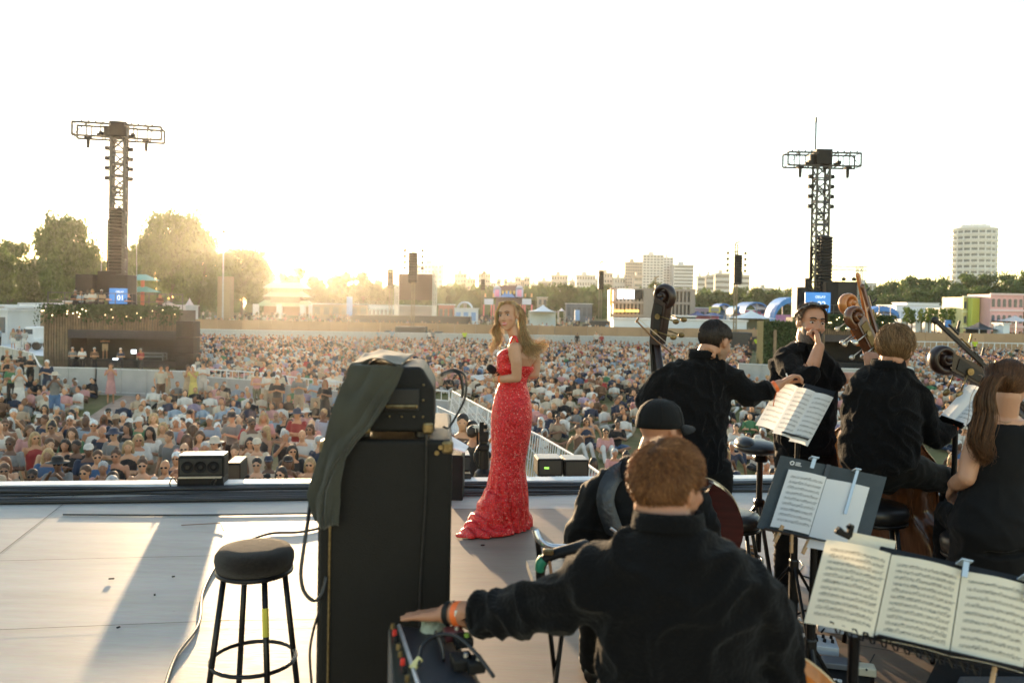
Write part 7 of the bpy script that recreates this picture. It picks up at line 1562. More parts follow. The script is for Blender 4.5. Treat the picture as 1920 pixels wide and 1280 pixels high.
# ================================================================ double basses
def bass(top, bottom, front, label, wood, ext=False, s=None, dark=False):
    top, bottom = Vector(top), Vector(bottom); zv = (top - bottom); Lg = zv.length; zv.normalize(); s = s or Lg / 2.02
    yv = (Vector(front) - zv * Vector(front).dot(zv)).normalized(); xv = yv.cross(zv); Mx = Matrix((xv, yv, zv)).transposed(); O = top - zv * (1.90 * s)
    def B(x, y, z): return O + Mx @ Vector((x * s, y * s, z * s))
    t = thing('double_bass', label, 'double bass', bottom)
    wm = mat('bass_wood_' + wood, {'amber': (.42, .16, .045), 'dark': (.022, .009, .006), 'brown': (.12, .045, .018)}[wood], .22 if wood != 'dark' else .42, var=.35, vscale=5, stretch=(8, 8, 1), spec=.6); EB = mat('ebony', (.008, .006, .005), .55)
    def hw(z):
        for (z0, w0), (z1, w1) in zip(prof[:-1], prof[1:]):
            if z0 <= z <= z1: q = (z - z0) / (z1 - z0); q = q * q * (3 - 2 * q); return w0 + (w1 - w0) * q
        return .03
    prof = [(0, .0), (.03, .17), (.12, .29), (.28, .335), (.46, .27), (.52, .245), (.62, .19), (.70, .205), (.76, .235), (.88, .25), (.98, .19), (1.06, .09), (1.12, .035)]
    NZ = 44; NX = 10; m = MB(); fr = []; bk = []
    zs = [1.12 * (i / NZ) for i in range(NZ + 1)]
    for z in zs:
        w_ = max(hw(z), .012)
        for i in range(NX + 1): x = -1 + 2 * i / NX; a = .035 * (1 - x * x) * min(1, w_ / .15); fr.append(B(x * w_, .10 + a, z)); bk.append(B(x * w_, -.10 - a * .8 + max(0, z - .95) * .35, z))
    def grid(g, flip): return [((i * (NX + 1) + j), (i * (NX + 1) + j + 1), ((i + 1) * (NX + 1) + j + 1), ((i + 1) * (NX + 1) + j)) if flip else ((i * (NX + 1) + j), ((i + 1) * (NX + 1) + j), ((i + 1) * (NX + 1) + j + 1), (i * (NX + 1) + j + 1)) for i in range(NZ) for j in range(NX)]
    m.add(fr, grid(fr, False)); m.add(bk, grid(bk, True)); n0 = len(fr)
    for e in (0, NX):
        for i in range(NZ): a, b = i * (NX + 1) + e, (i + 1) * (NX + 1) + e; m.f.append((a, b, b + n0, a + n0)); m.m.append(0)
    m.build('body', wm, t, True)
    for sg in (1, -1):
        y_ = .10 if sg > 0 else -.10; MB().tube([B((max(hw(z), .012) + .004) * sx, y_ if sg > 0 else y_ + max(0, z - .95) * .35, z) for sx, zz in ((-1, zs[1:-1]), (1, zs[1:-1][::-1])) for z in zz], .006 * s, 5, closed=True).build('edge_binding', wm, t, True)
    MB().tube([B(0, .02, 1.08), B(0, .085, 1.2), B(0, .085, 1.56)], [(.034 * s, .05 * s), (.024 * s, .026 * s), (.021 * s, .022 * s)], 12, hint=xv).build('neck', wm, t, True)
    m = MB(); m.prism([B(-.045, .17, .78), B(.045, .17, .78), B(.022, .118, 1.57), B(-.022, .118, 1.57)], Mx @ Vector((0, -.014 * s, 0))); m.build('fingerboard', EB, t)
    m = MB(); m.prism([B(-.05, .135, .60), B(.05, .135, .60), B(.03, .24, .60), B(-.03, .24, .60)], Mx @ Vector((0, 0, .014 * s))); m.build('bridge', mat('maple', (.5, .33, .16), .5), t)
    m = MB(); m.prism([B(-.02, .13, .06), B(.02, .13, .06), B(.035, .19, .38), B(-.035, .19, .38)], Mx @ Vector((0, .012 * s, 0))); m.build('tailpiece', EB, t)
    for k in (-1.5, -.5, .5, 1.5): MB().tube([B(k * .014, .20, .38), B(k * .017, .243, .61), B(k * .008, .125, 1.57), B(k * .008, .10, 1.66)], .0014, 4).build('string', STEEL, t)
    MB().tube([B(0, 0, 0), bottom], .006, 6).build('endpin', STEEL, t)
    for sx in (-1, 1):
        pts = [B(sx * (.10 + .03 * math.sin(q * 3.14)) , .137, .52 + .2 * q) for q in np.linspace(0, 1, 9)]; MB().tube(pts, [.002, .004, .005, .005, .005, .005, .005, .004, .002], 5).build('f_hole', EB, t)
    # pegbox cheeks, tuners, scroll
    pb = MB()
    for sx in (-1, 1): pb.prism([B(sx * .024, .112, 1.55), B(sx * .024, .045, 1.54), B(sx * .026, .0, 1.68), B(sx * .028, -.035, 1.78), B(sx * .028, .03, 1.83), B(sx * .026, .075, 1.72)], Mx @ Vector((sx * .012 * s, 0, 0)))
    pb.prism([B(-.026, .045, 1.54), B(.026, .045, 1.54), B(.028, -.030, 1.76), B(-.028, -.030, 1.76)], Mx @ Vector((0, .014 * s, 0))); pb.build('pegbox', wm, t)
    sp = []; rr = []; c_ = (-.005, 1.83)
    for i in range(44):
        q = i / 43; a = rad(-75) - q * rad(560); r_ = lerp(.074, .016, q ** .75); sp.append(B(0, c_[0] + math.cos(a) * r_, c_[1] + math.sin(a) * r_)); rr.append((lerp(.030, .046, q) * s, lerp(.022, .010, q) * s))
    MB().tube(sp, rr, 12, hint=xv).build('scroll', wm, t, True)
    MB().tube([B(-.05, c_[0], c_[1]), B(.05, c_[0], c_[1])], .014 * s, 12).build('scroll_eye', wm, t, True)
    for sx in (-1, 1):
        MB().prism([B(sx * .0375, .085, 1.575), B(sx * .0375, .05, 1.565), B(sx * .041, -.015, 1.765), B(sx * .041, .035, 1.79)], Mx @ Vector((sx * .003 * s, 0, 0))).build('tuner_plate', EB if dark else mat('bronze_plate', (.13, .085, .03), .45, .7), t)
        for z, y in ((1.62, .055), (1.71, .025)):
            MB().tube([B(sx * .042, y, z), B(sx * .052, y, z)], .017 * s, 14).build('tuner_gear', BRASS, t)
            m = MB(); m.bar(B(sx * .045, y - .02, z), B(sx * .047, y - .095, z - .03), .004 * s, 6); m.sphere(B(sx * .047, y - .115, z - .038), (.007 * s, .022 * s, .016 * s), 10, 6, Mx); m.build('tuner_key', BRASS if dark else mat('nickel', (.6, .58, .52), .3, .9), t, True)
    if ext:
        m = MB(); m.prism([B(.014, .125, 1.50), B(.038, .125, 1.50), B(.036, .088, 2.0), B(.016, .088, 2.0)], Mx @ Vector((0, -.016 * s, 0))); m.sphere(B(.026, .078, 2.0), (.013 * s, .017 * s, .02 * s), 10, 8, Mx); m.build('extension_board', EB if dark else wm, t)
        for k in range(4): m = MB(); m.tube([B(.026, .13, 1.62 + k * .09), B(.026, .165, 1.64 + k * .09)], .006 * s, 6); m.bar(B(.03, .115, 1.60 + k * .09), B(.03, .112, 1.67 + k * .09), .006 * s, 6); m.build('extension_key', EB if k % 2 else BRASS, t)
    return t
def flr(px, Y): return Vector((XA(px, Y, SZ), Y, SZ))
bass(PT(1240, 531, 4.5), flr(1322, 4.55), (-.75, .65, 0), 'dark double bass with its scroll rising behind the balding man', 'dark', dark=True)
bass(PT(1590, 548, 4.95), flr(1672, 4.9), (1, .45, .2), 'amber double bass whose glowing upper body shows left of the blond player', 'amber', ext=True)
bass(PT(1600, 572, 4.6), flr(1742, 4.45), (.95, .35, .3), 'brown double bass with a scroll and brass tuners in front of the right stage box', 'brown', ext=True)
bass(PT(1752, 650, 4.35), Vector((PT(1752, 650, 4.35).x + 1.62, 4.55, SZ + .01)), (.8, .1, .7), 'dark double bass with a long black extension pointing up left of the long haired woman', 'dark', ext=True, s=1.14, dark=True)
bass(PT(1834, 672, 5.4), flr(1900, 5.6), (.9, .1, .3), 'small reddish cello scroll behind the head of the long haired woman', 'brown', s=.62)
bt = thing('bow', 'double bass bow sticking out to the left of the dark scroll', 'bow', PT(1225, 630, 4.4)); a, b = PT(1192, 600, 4.4), PT(1262, 664, 4.42)
MB().tube(curve([a, a.lerp(b, .5) + Vector((-.004, 0, -.006)), b], 6), .0045, 6).build('stick', mat('bass_wood_brown', (.12, .045, .018), .3), bt); MB().tube([a + Vector((.012, 0, .012)), b + Vector((.006, 0, .026))], [(.0016, .006)] * 2, 5).build('horsehair', mat('horsehair', (.75, .7, .6), .6), bt); MB().rbox(a + Vector((.008, 0, .0)), (.012, .012, .03), .003, (0, .5, 0)).build('frog', mat('bass_wood_brown', (.1, .05, .03), .3), bt)
# guitars held by the two seated men
def guitar(c, yaw_, tilt, label, col_, s=1.0):
    Mx = Matrix.Rotation(yaw_, 3, 'Z') @ Matrix.Rotation(tilt, 3, 'Y'); c = Vector(c); t = thing('guitar', label, 'guitar', c); B = lambda x, y, z: c + Mx @ (Vector((x, y, z)) * s)
    pr = [(-.24, .0), (-.22, .10), (-.15, .185), (-.06, .20), (.03, .15), (.08, .125), (.13, .135), (.19, .14), (.235, .09), (.25, .0)]; P = [(x, w_) for x, w_ in pr]; out = curve([Vector((x, 0, w_)) for x, w_ in pr] + [Vector((x, 0, -w_)) for x, w_ in pr[-2:0:-1]], 4, True)
    gm = mat('guitar_' + label[:6], col_, .2, var=.2, stretch=(1, 1, 12)); MB().prism([B(p.x, -.045, p.z) for p in out], Mx @ Vector((0, .09 * s, 0))).build('body', gm, t); MB().tube([B(p.x, -.046, p.z) for p in out], .004, 5, closed=True).build('binding', mat('cream_binding', (.6, .45, .25), .4), t)
    MB().rbox(B(.42, .05, 0), (.40 * s, .02, .045 * s), .008, Mx).build('neck', mat('guitar_neck', (.1, .05, .03), .4), t); MB().rbox(B(.68, .05, 0), (.15 * s, .015, .065 * s), .01, Mx).build('headstock', BLACK, t)
    return t
guitar(PT(1426, 1392, 2.06), rad(160), rad(55), 'orange edged guitar peeping past the right side of the nearest man', (.55, .17, .03))
guitar(PT(1296, 985, 3.8), rad(170), rad(20), 'dark red guitar held by the man in the cap', (.06, .008, .006), .98)
# ================================================================ the crowd
CL = mat('crowd_cloth', (.5, .5, .5), .85, objcol=True, var=.14, vscale=7, sheen=.2); CS = mat('crowd_skin', (.5, .3, .2), .55, objcol=True, var=.06); CH = mat('crowd_hair', (.1, .05, .03), .6, objcol=True, var=.35, vscale=30)
HEADF = {}
def cfig(pose):
    sit = pose.startswith('sit'); lean = pose == 'sit_lean'; hz = .14 if sit else .93
    dz = hz - .93; tl = -.10 if sit and not lean else (.16 if lean else 0); Rr = Vector((1, 0, 0))
    P = lambda x, y, z: Vector((x, y + tl * max(0, (z - .93)) * 1.3, z + dz))
    hip, ch, nb = P(0, 0, .95), P(0, -.01, 1.28), P(0, .0, 1.46); hd = P(0, -.03, 1.605); F_ = Frame(hd, 180, 4)
    sh = [P(sx * .175, 0, 1.40) for sx in (-1, 1)]
    if pose in ('stand_clap', 'sit_clap'): el = [P(-.25, -.08, 1.14), P(.25, -.08, 1.14)]; wr = [P(-.045, -.30, 1.22), P(.045, -.30, 1.24)]
    elif pose == 'stand_phone': el = [P(-.22, -.16, 1.24), P(.22, -.14, 1.22)]; wr = [P(-.07, -.30, 1.48), P(.07, -.28, 1.44)]
    elif pose == 'stand_cross': el = [P(-.24, -.05, 1.12), P(.24, -.05, 1.12)]; wr = [P(.09, -.20, 1.14), P(-.09, -.17, 1.18)]
    elif pose == 'stand_down': el = [P(-.24, .02, 1.13), P(.24, .02, 1.13)]; wr = [P(-.22, -.10, .92), P(.22, -.10, .92)]
    elif lean: el = [P(-.27, .20, 1.16), P(.27, .2, 1.16)]; wr = [Vector((-.30, .34, .05)), Vector((.30, .34, .05))]
    else: el = [P(-.24, -.10, 1.14), P(.24, -.10, 1.14)]; wr = [P(-.12, -.38, 1.05), P(.12, -.38, 1.05)]
    if sit:
        if pose == 'sit_knees' or lean: kn = [Vector((-.12, -.40, .46)), Vector((.12, -.42, .46))]; an = [Vector((-.11, -.68, .06)), Vector((.11, -.70, .06))]
        else: kn = [Vector((-.34, -.36, .16)), Vector((.34, -.36, .16))]; an = [Vector((.12, -.42, .07)), Vector((-.12, -.50, .07))]
    else: kn = [Vector((-.10, -.02, .49)), Vector((.10, -.02, .49))]; an = [Vector((-.11, .02, .08)), Vector((.11, .02, .08))]
    hp = [P(-.09, 0, .92), P(.09, 0, .92)]; mb = MB()
    head_prims(mb, F_, 14, detail=False); limb(mb, [F_(0, -.02, -.05), nb], [.052, .056], 10)
    mb.loft([(hip, .13, .09), (ch, .145, .09), (P(0, 0, 1.40), .15, .08), (nb, .07, .06)], Rr, 14)
    for s_, e, w_ in zip(sh, el, wr):
        limb(mb, [s_, e, w_], [.046, .040, .031], 8); d = (w_ - e).normalized(); mb.sphere(w_ + d * .055, (.028, .05, .035), 10, 6)
    for h, k_, a in zip(hp, kn, an): limb(mb, [h, k_, a], [.07, .05, .036], 8); mb.sphere(a + Vector((0, -.06, -.03)), (.04, .11, .04), 10, 6)
    body = remesh(mb, .017, 3); out = {'body': body}
    def top(sl):
        m = MB(); m.loft([(P(0, 0, .88), .145, .11), (P(0, 0, 1.05), .140, .11), (ch, .158, .112), (P(0, 0, 1.37), .165, .095), (P(0, 0, 1.43), .10, .07)], Rr, 16)
        if sl:
            for s_, e in zip(sh, el): limb(m, [s_, s_.lerp(e, .7)], [.062, .056], 10)
        else:
            m = MB(); m.loft([(P(0, 0, .88), .155, .115), (P(0, 0, 1.0), .15, .115), (ch, .165, .116), (P(0, 0, 1.37), .135, .095), (P(0, 0, 1.43), .09, .07)], Rr, 16)
        return m
    out['tshirt'] = remesh(top(1), .02, 3); out['tank'] = remesh(top(0), .02, 3)
    for nm, cut in (('trousers', 1.0), ('shorts', .45)):
        m = MB(); m.sphere(P(0, 0, .93), (.155, .12, .12), 14, 8)
        for h, k_, a in zip(hp, kn, an):
            if cut == 1: limb(m, [h, k_, k_.lerp(a, .93)], [.092, .070, .055], 10)
            else: limb(m, [h, h.lerp(k_, .8)], [.092, .080], 10)
        out[nm] = remesh(m, .02, 3)
    m = MB(); m.loft([(P(0, 0, 1.02), .145, .11), (P(0, 0, .90), .17, .13), (P(0, -.0 - (.1 if sit else 0), .60) if not sit else Vector((0, -.25, .30)), .20, .17), (Vector((0, 0, .42)) if not sit else Vector((0, -.45, .18)), .22, .19 if not sit else .16)], Rr, 16); out['skirt'] = remesh(m, .02, 3)
    for k_, v in out.items():
        v.materials.append(CS if k_ == 'body' else CL); v.polygons.foreach_set('use_smooth', [True] * len(v.polygons))
        if k_ != 'body': wrinkle(v, .005, 7)
    HEADF[pose] = hd; return out
POSES = ['stand_clap', 'stand_down', 'stand_cross', 'stand_phone', 'sit_clap', 'sit_knees', 'sit_lean', 'sit_rest']
FIG = {p: cfig(p) for p in POSES}
def hairmesh(kind):
    f = Frame((0, 0, 0), 180, 4); m = MB(); M = f.M; seed = {'short': 1, 'long': 2, 'bun': 3}.get(kind, 0)
    if kind in ('short', 'long', 'bob', 'bun'):
        m.sphere(f(0, -.025, .045), (.084, .098, .086), 18, 12, M)
        m.sphere(f(0, -.05, -.0), (.078, .07, .075), 14, 9, M)
        if kind == 'long':
            for sx in (-1, 1): limb(m, [f(sx * .066, -.02, .03), f(sx * .085, -.025, -.09), f(sx * .082, .0, -.24)], [.038, .040, .026], 10)
            m.sphere(f(0, -.07, -.12), (.085, .045, .12), 14, 9, M)
        if kind == 'bob':
            for sx in (-1, 1): limb(m, [f(sx * .068, -.02, .03), f(sx * .082, -.015, -.10)], [.036, .036], 10)
            m.sphere(f(0, -.06, -.06), (.085, .05, .08), 14, 9, M)
        if kind == 'bun': m.sphere(f(0, -.07, .12), .045, 10, 8)
        me = remesh(m, .013, 2)
    elif kind == 'sunhat':
        m.lathe([(.19, .035), (.10, .055), (.092, .12), (.06, .145), (0, .15)], (0, 0, .0), 24); me = m.mesh('hat')
    elif kind == 'cap':
        m.lathe([(.086, .03), (.088, .06), (.070, .11), (.03, .13), (0, .132)], (0, .01, 0), 20); m.prism([(-.06, -.06, .045), (.06, -.06, .045), (.045, -.16, .035), (-.045, -.16, .035)], (0, 0, .006)); me = m.mesh('cap')
    me.polygons.foreach_set('use_smooth', [True] * len(me.polygons)); me.materials.append(CH if kind in ('short', 'long', 'bob', 'bun') else CL); return me
HM_ = {k: hairmesh(k) for k in ('short', 'long', 'bob', 'bun', 'sunhat', 'cap')}
def eyes_mesh(sung):
    f = Frame((0, 0, 0), 180, 4); m = MB()
    for sx in (-1, 1):
        if sung: m.sphere(f(sx * .031, .082, .012), (.026, .010, .018), 10, 6, f.M)
        else: m.sphere(f(sx * .030, .079, .012), (.011, .006, .006), 8, 6, f.M)
    if sung: m.bar(f(-.055, .08, .018), f(.055, .08, .018), .003, 4)
    me = m.mesh('eyes'); me.materials.append(mat('dark_lens', (.008, .008, .010), .1, spec=.9) if sung else mat('dark_eyes', (.05, .03, .02), .3)); return me
EYM = {True: eyes_mesh(True), False: eyes_mesh(False)}
COLS = {'white': (.74, .74, .73), 'cream': (.66, .60, .50), 'black': (.018, .018, .02), 'navy': (.03, .045, .09), 'grey': (.24, .25, .26), 'light blue': (.33, .44, .58), 'blue': (.07, .16, .34), 'pink': (.62, .33, .33), 'red': (.42, .045, .045), 'green': (.08, .22, .11), 'olive': (.16, .16, .09), 'lilac': (.42, .36, .52), 'teal': (.06, .26, .27), 'beige': (.48, .38, .28), 'yellow': (.62, .52, .16), 'brown': (.18, .10, .06), 'orange': (.62, .22, .08), 'hi vis yellow': (.62, .8, .05)}
HCOL = {'brown': (.10, .05, .025), 'dark': (.025, .018, .014), 'blond': (.42, .27, .12), 'grey': (.42, .41, .39), 'white': (.68, .67, .64), 'red': (.28, .10, .04), 'black': (.012, .010, .010)}
for k_ in COLS: c_ = COLS[k_]; COLS[k_] = (c_[0] * .92, c_[1] * .85, c_[2] * .76)
CRN = random.Random(21)
WT_ = ['white'] * 9 + ['cream'] * 6 + ['black'] * 9 + ['navy'] * 5 + ['grey'] * 3 + ['light blue'] * 2 + ['pink'] * 4 + ['red', 'green', 'olive', 'lilac', 'beige', 'beige', 'beige', 'beige', 'cream', 'brown', 'brown', 'pink', 'blue']
def person(x, y, z=0, pose=None, top=None, tk=None, bot=None, bk=None, hair=None, hk=None, hat=None, sung=None, rot=None, sc_=None, where='', label=None, skin=None, group=None):
    r = CRN; fem = r.random() < .5 if hk is None else hk in ('long', 'bob', 'bun')
    top = top or r.choice(WT_); tk = tk or ('tank' if fem and r.random() < .45 else 'tshirt'); bk = bk or (r.choice(['skirt', 'trousers', 'shorts']) if fem else r.choice(['trousers', 'shorts'])); bot = bot or (top if bk == 'skirt' else r.choice(['navy', 'brown', 'beige', 'black', 'olive', 'white', 'blue']))
    hk = hk or (r.choice(['long', 'long', 'bob', 'bun']) if fem else r.choice(['short'] * 5 + ['bald'])); hair = hair or r.choice(['brown', 'brown', 'dark', 'blond', 'grey', 'white', 'red', 'dark'] if fem else ['brown', 'dark', 'dark', 'grey', 'white', 'blond'])
    if hat is None: hat = r.choice([None] * 9 + ['sunhat', 'cap'])
    if sung is None: sung = r.random() < .42
    pose = pose or 'stand_clap'; F_ = FIG[pose]; sk = skin or r.choice([(.58, .28, .14), (.62, .32, .17), (.50, .23, .12), (.64, .35, .20), (.34, .17, .095), (.17, .08, .045)] if r.random() < .9 else [(.12, .06, .035)])
    o = bpy.data.objects.new('person', F_['body']); COL.objects.link(o); o.location = (x, y, z); o.color = (*sk, 1)
    base = math.atan2(x, y); o.rotation_euler.z = (-base * .5 + r.gauss(0, .3)) if rot is None else rot; s = sc_ or r.uniform(.93, 1.05); o.scale = (s, s, s)
    def part(nm, me, c, off=(0, 0, 0)):
        p = bpy.data.objects.new(nm, me); COL.objects.link(p); p.parent = o; p.location = off; v = r.uniform(.85, 1.12); p.color = (c[0] * v, c[1] * v, c[2] * v, 1); return p
    hd = HEADF[pose]
    part({'tshirt': 'shirt', 'tank': 'vest_top'}[tk], F_[tk], COLS[top]); part(bk, F_[bk], COLS[bot])
    if hk != 'bald': part('hair', HM_[hk], HCOL[hair], hd)
    hc = None
    if hat: hc = r.choice(['white', 'beige', 'black', 'navy', 'cream']); part('hat', HM_[hat], COLS[hc], hd)
    part('sunglasses' if sung else 'eyes', EYM[sung], (0, 0, 0), hd)
    g_ = 'woman' if hk in ('long', 'bob', 'bun') else 'man'
    hl = 'bald head' if hk == 'bald' else hair + {'short': ' short', 'long': ' long', 'bob': ' bobbed', 'bun': ' tied up'}[hk] + ' hair'
    if hat: hl = hc + (' sun hat' if hat == 'sunhat' else ' cap')
    act = {'stand_clap': 'clapping', 'stand_down': 'arms down', 'stand_cross': 'arms crossed', 'stand_phone': 'raising a phone', 'sit_clap': 'clapping', 'sit_knees': 'knees up', 'sit_lean': 'leaning back', 'sit_rest': 'hands in lap'}[pose]
    tn = ('dress' if bk == 'skirt' and bot == top else {'tshirt': 'top' if g_ == 'woman' else 'shirt', 'tank': 'vest top'}[tk])
    lab_ = '%s in %s %s, %s, %s %s' % (g_, top, tn, hl + (' and shades' if sung else ''), act, where)
    if len(lab_.split()) > 13: lab_ = lab_.replace(' and shades', '')
    tag(o, label or lab_ if True else ('%s in %s %s, %s%s, %s %s' % (g_, top, tn, hl, ' and shades' if sung else '', act, where)), 'person', group or ('standing spectators' if pose.startswith('stand') else 'seated spectators'))
    return o
placed = []
def free(x, y, d):
    for a, b in placed:
        if (a - x) ** 2 + (b - y) ** 2 < d * d: return False
    return True
def at_head(px, py, hgt):      # depth for a head top seen at py
    d = ray(px, py); k = (hgt - CAMLOC.z) / d.z; p = CAMLOC + d * k; return p.x, p.y
# hand placed people of the front rows, left
FR = [(20, 818, 'grey', 'tshirt', 'brown', 'short', 'stand_cross', 1, None), (65, 808, 'red', 'tank', 'blond', 'long', 'stand_down', 1, None), (93, 820, 'white', 'tank', 'brown', 'short', 'stand_down', 0, None), (123, 821, 'brown', 'tshirt', 'dark', 'bob', 'stand_clap', 0, None), (144, 823, 'black', 'tshirt', 'dark', 'short', 'stand_clap', 0, None),
      (166, 830, 'navy', 'tshirt', 'dark', 'short', 'stand_cross', 0, 'cap'), (183, 842, 'blue', 'tshirt', 'brown', 'short', 'stand_clap', 1, None), (161, 870, 'navy', 'tshirt', 'brown', 'short', 'stand_down', 1, None), (212, 882, 'black', 'tshirt', 'dark', 'long', 'stand_down', 1, None), (218, 840, 'black', 'tank', 'brown', 'bun', 'stand_clap', 1, None),
      (215, 802, 'grey', 'tshirt', 'grey', 'short', 'stand_cross', 1, 'sunhat'), (259, 812, 'white', 'tshirt', 'blond', 'bob', 'stand_clap', 1, None), (267, 857, 'cream', 'tank', 'brown', 'bun', 'stand_down', 1, None), (318, 806, 'grey', 'tshirt', 'brown', 'short', 'stand_down', 0, None), (310, 860, 'white', 'tshirt', 'brown', 'bald', 'stand_down', 1, None),
      (316, 893, 'grey', 'tshirt', 'grey', 'short', 'stand_down', 0, None), (98, 790, 'brown', 'tank', 'dark', 'bun', 'stand_clap', 1, None), (55, 795, 'pink', 'tshirt', 'brown', 'bob', 'stand_down', 0, None), (346, 828, 'grey', 'tshirt', 'grey', 'bald', 'stand_clap', 1, None), (385, 826, 'lilac', 'tshirt', 'grey', 'short', 'stand_down', 0, None),
      (393, 777, 'light blue', 'tshirt', 'white', 'short', 'stand_clap', 0, None), (436, 772, 'grey', 'tshirt', 'brown', 'short', 'stand_clap', 0, 'sunhat'), (470, 780, 'red', 'tshirt', 'brown', 'short', 'stand_clap', 1, None), (500, 797, 'black', 'tank', 'blond', 'long', 'stand_clap', 1, None), (535, 805, 'black', 'tshirt', 'grey', 'short', 'stand_phone', 0, None),
      (441, 832, 'brown', 'tshirt', 'brown', 'bun', 'stand_cross', 0, None), (482, 820, 'cream', 'tshirt', 'dark', 'short', 'stand_down', 0, 'cap'), (482, 856, 'black', 'tshirt', 'dark', 'short', 'stand_down', 1, None), (528, 873, 'black', 'tank', 'dark', 'long', 'stand_clap', 1, None), (540, 852, 'pink', 'tank', 'brown', 'bob', 'stand_phone', 0, 'cap'),
      (582, 856, 'black', 'tank', 'blond', 'bob', 'stand_clap', 1, None), (548, 832, 'black', 'tshirt', 'dark', 'long', 'stand_clap', 1, None), (567, 804, 'white', 'tshirt', 'grey', 'bald', 'stand_clap', 0, None), (599, 815, 'navy', 'tshirt', 'grey', 'short', 'stand_down', 0, None), (582, 793, 'white', 'tshirt', 'brown', 'bob', 'stand_down', 1, None), (608, 765, 'light blue', 'tshirt', 'blond', 'short', 'stand_down', 0, None),
      (136, 800, 'green', 'tshirt', 'brown', 'long', 'stand_clap', 0, None), (193, 797, 'navy', 'tshirt', 'grey', 'bald', 'stand_down', 0, None), (176, 786, 'white', 'tank', 'white', 'short', 'stand_down', 1, None), (10, 785, 'black', 'tank', 'brown', 'bun', 'stand_down', 1, None), (288, 773, 'cream', 'tshirt', 'blond', 'bob', 'stand_clap', 0, None), (262, 780, 'green', 'tshirt', 'grey', 'short', 'stand_down', 0, 'cap'),
      (330, 780, 'light blue', 'tshirt', 'white', 'bob', 'stand_down', 0, None), (355, 783, 'pink', 'tshirt', 'white', 'short', 'stand_down', 0, None), (306, 790, 'cream', 'tshirt', 'blond', 'long', 'stand_clap', 0, None), (375, 806, 'beige', 'tshirt', 'brown', 'long', 'stand_down', 0, None), (350, 812, 'pink', 'tshirt', 'brown', 'long', 'stand_clap', 0, None), (218, 775, 'navy', 'tshirt', 'dark', 'short', 'stand_down', 0, 'cap'), (240, 790, 'black', 'tshirt', 'dark', 'long', 'stand_down', 0, None)]
for px, py, c, tk, hc, hk, ps, sg, ht in FR:
    x, y = at_head(px, py, 1.74); placed.append((x, y)); person(x, y, 0, ps, c, tk, None, None, hc, hk, ht if ht else False, bool(sg), where='at the front left', sc_=1.0)
zoneid = 0
cand = []
# random fill, front left standing
rg = random.Random(77)
for _ in range(900):
    y = rg.uniform(10.5, 19.5); px = rg.uniform(-60, 690); x = XA(px, y, 1.5)
    if free(x, y, .62): placed.append((x, y)); cand.append((y, x, 'S', 'at the front left'))
def inpath(px, py): # the trodden path stays clear
    t_ = (py - 722) / 90.; return 0 < t_ < 1 and lerp(250, 110, t_) - 22 < px < lerp(350, 195, t_) + 14
def barX(y):            # x of the slanting barrier at distance y
    P = [(-2.2, 29.5), (-.5, 22.5), (.45, 19.2), (1.2, 16.3), (2.0, 13.5), (2.6, 8)]
    for (x0, y0), (x1, y1) in zip(P[:-1], P[1:]):
        if y1 <= y <= y0: return lerp(x1, x0, (y - y1) / (y0 - y1))
    return -2.2
def wallLine(px): return 36.4 if px < 380 else lerp(36.5, 31, min(1, (px - 372) / 470.))
y = 19.8
rows = []
while y < 82.5:
    st = .92 if y < 45 else 1.0; x = XA(-40, y, 0)
    while x < XA(2000, y, 0):
        xx, yy = x + rg.uniform(-.32, .32), y + rg.uniform(-.35, .35); q = proj((xx, yy, .4)); g_ = proj((xx, yy, 0)); ok = True; px = q[0]
        if yy < wallLine(px) - .5 and px < 845:
            if inpath(*g_) or xx > -3.4: ok = False
            dens = .80 if yy > 22 else .55
        elif px < 860 and yy < 34: ok = False
        elif px < 372: ok = False
        elif px < 860: dens = .93 if yy > 38 else 0
        else:
            if yy < 33 and xx < barX(yy) + .8: ok = False
            n_ = noise.noise(Vector((xx * .16, yy * .16, 3))); dens = (.58 + n_ * .9) if yy < 36 else (.92 + min(0, n_ * .6))
            if 42 < yy < 78 and XA(1405, yy, 0) < xx < XA(1690, yy, 0): ok = False
            if yy > 78 and 1405 < px < 1690: ok = False
        if ok and rg.random() < dens: cand.append((yy, xx, 'T' if (yy < wallLine(px) and px < 845 and rg.random() < .10 and yy > 27) else 's', 'left' if px < 640 else ('centre' if px < 1200 else 'right')))
        x += st * .92
    y += st
# a few seated close to the barrier and stage front right
for _ in range(500):
    yy = rg.uniform(13.5, 20); px = rg.uniform(1040, 2000); xx = XA(px, yy, .5)
    if xx > barX(yy) + .9 and free(xx, yy, .8) and (rg.random() < .35): placed.append((xx, yy)); cand.append((yy, xx, 's', 'right'))
cand.sort()
NIND = 232; rest = []
for i, (yy, xx, k_, wh) in enumerate(cand):
    if i < NIND or (k_ == 'T' and i < 600 and wh == 'left'):
        if k_ == 's': person(xx, yy, 0, rg.choice(['sit_clap', 'sit_clap', 'sit_knees', 'sit_rest', 'sit_lean', 'sit_rest']), where='seated ' + wh)
        else: person(xx, yy, 0, rg.choice(['stand_clap', 'stand_clap', 'stand_down', 'stand_phone', 'stand_cross']), where=wh if k_ == 'S' else 'by the grey barrier')
    else: rest.append((xx, yy, 0.0, k_ != 's'))
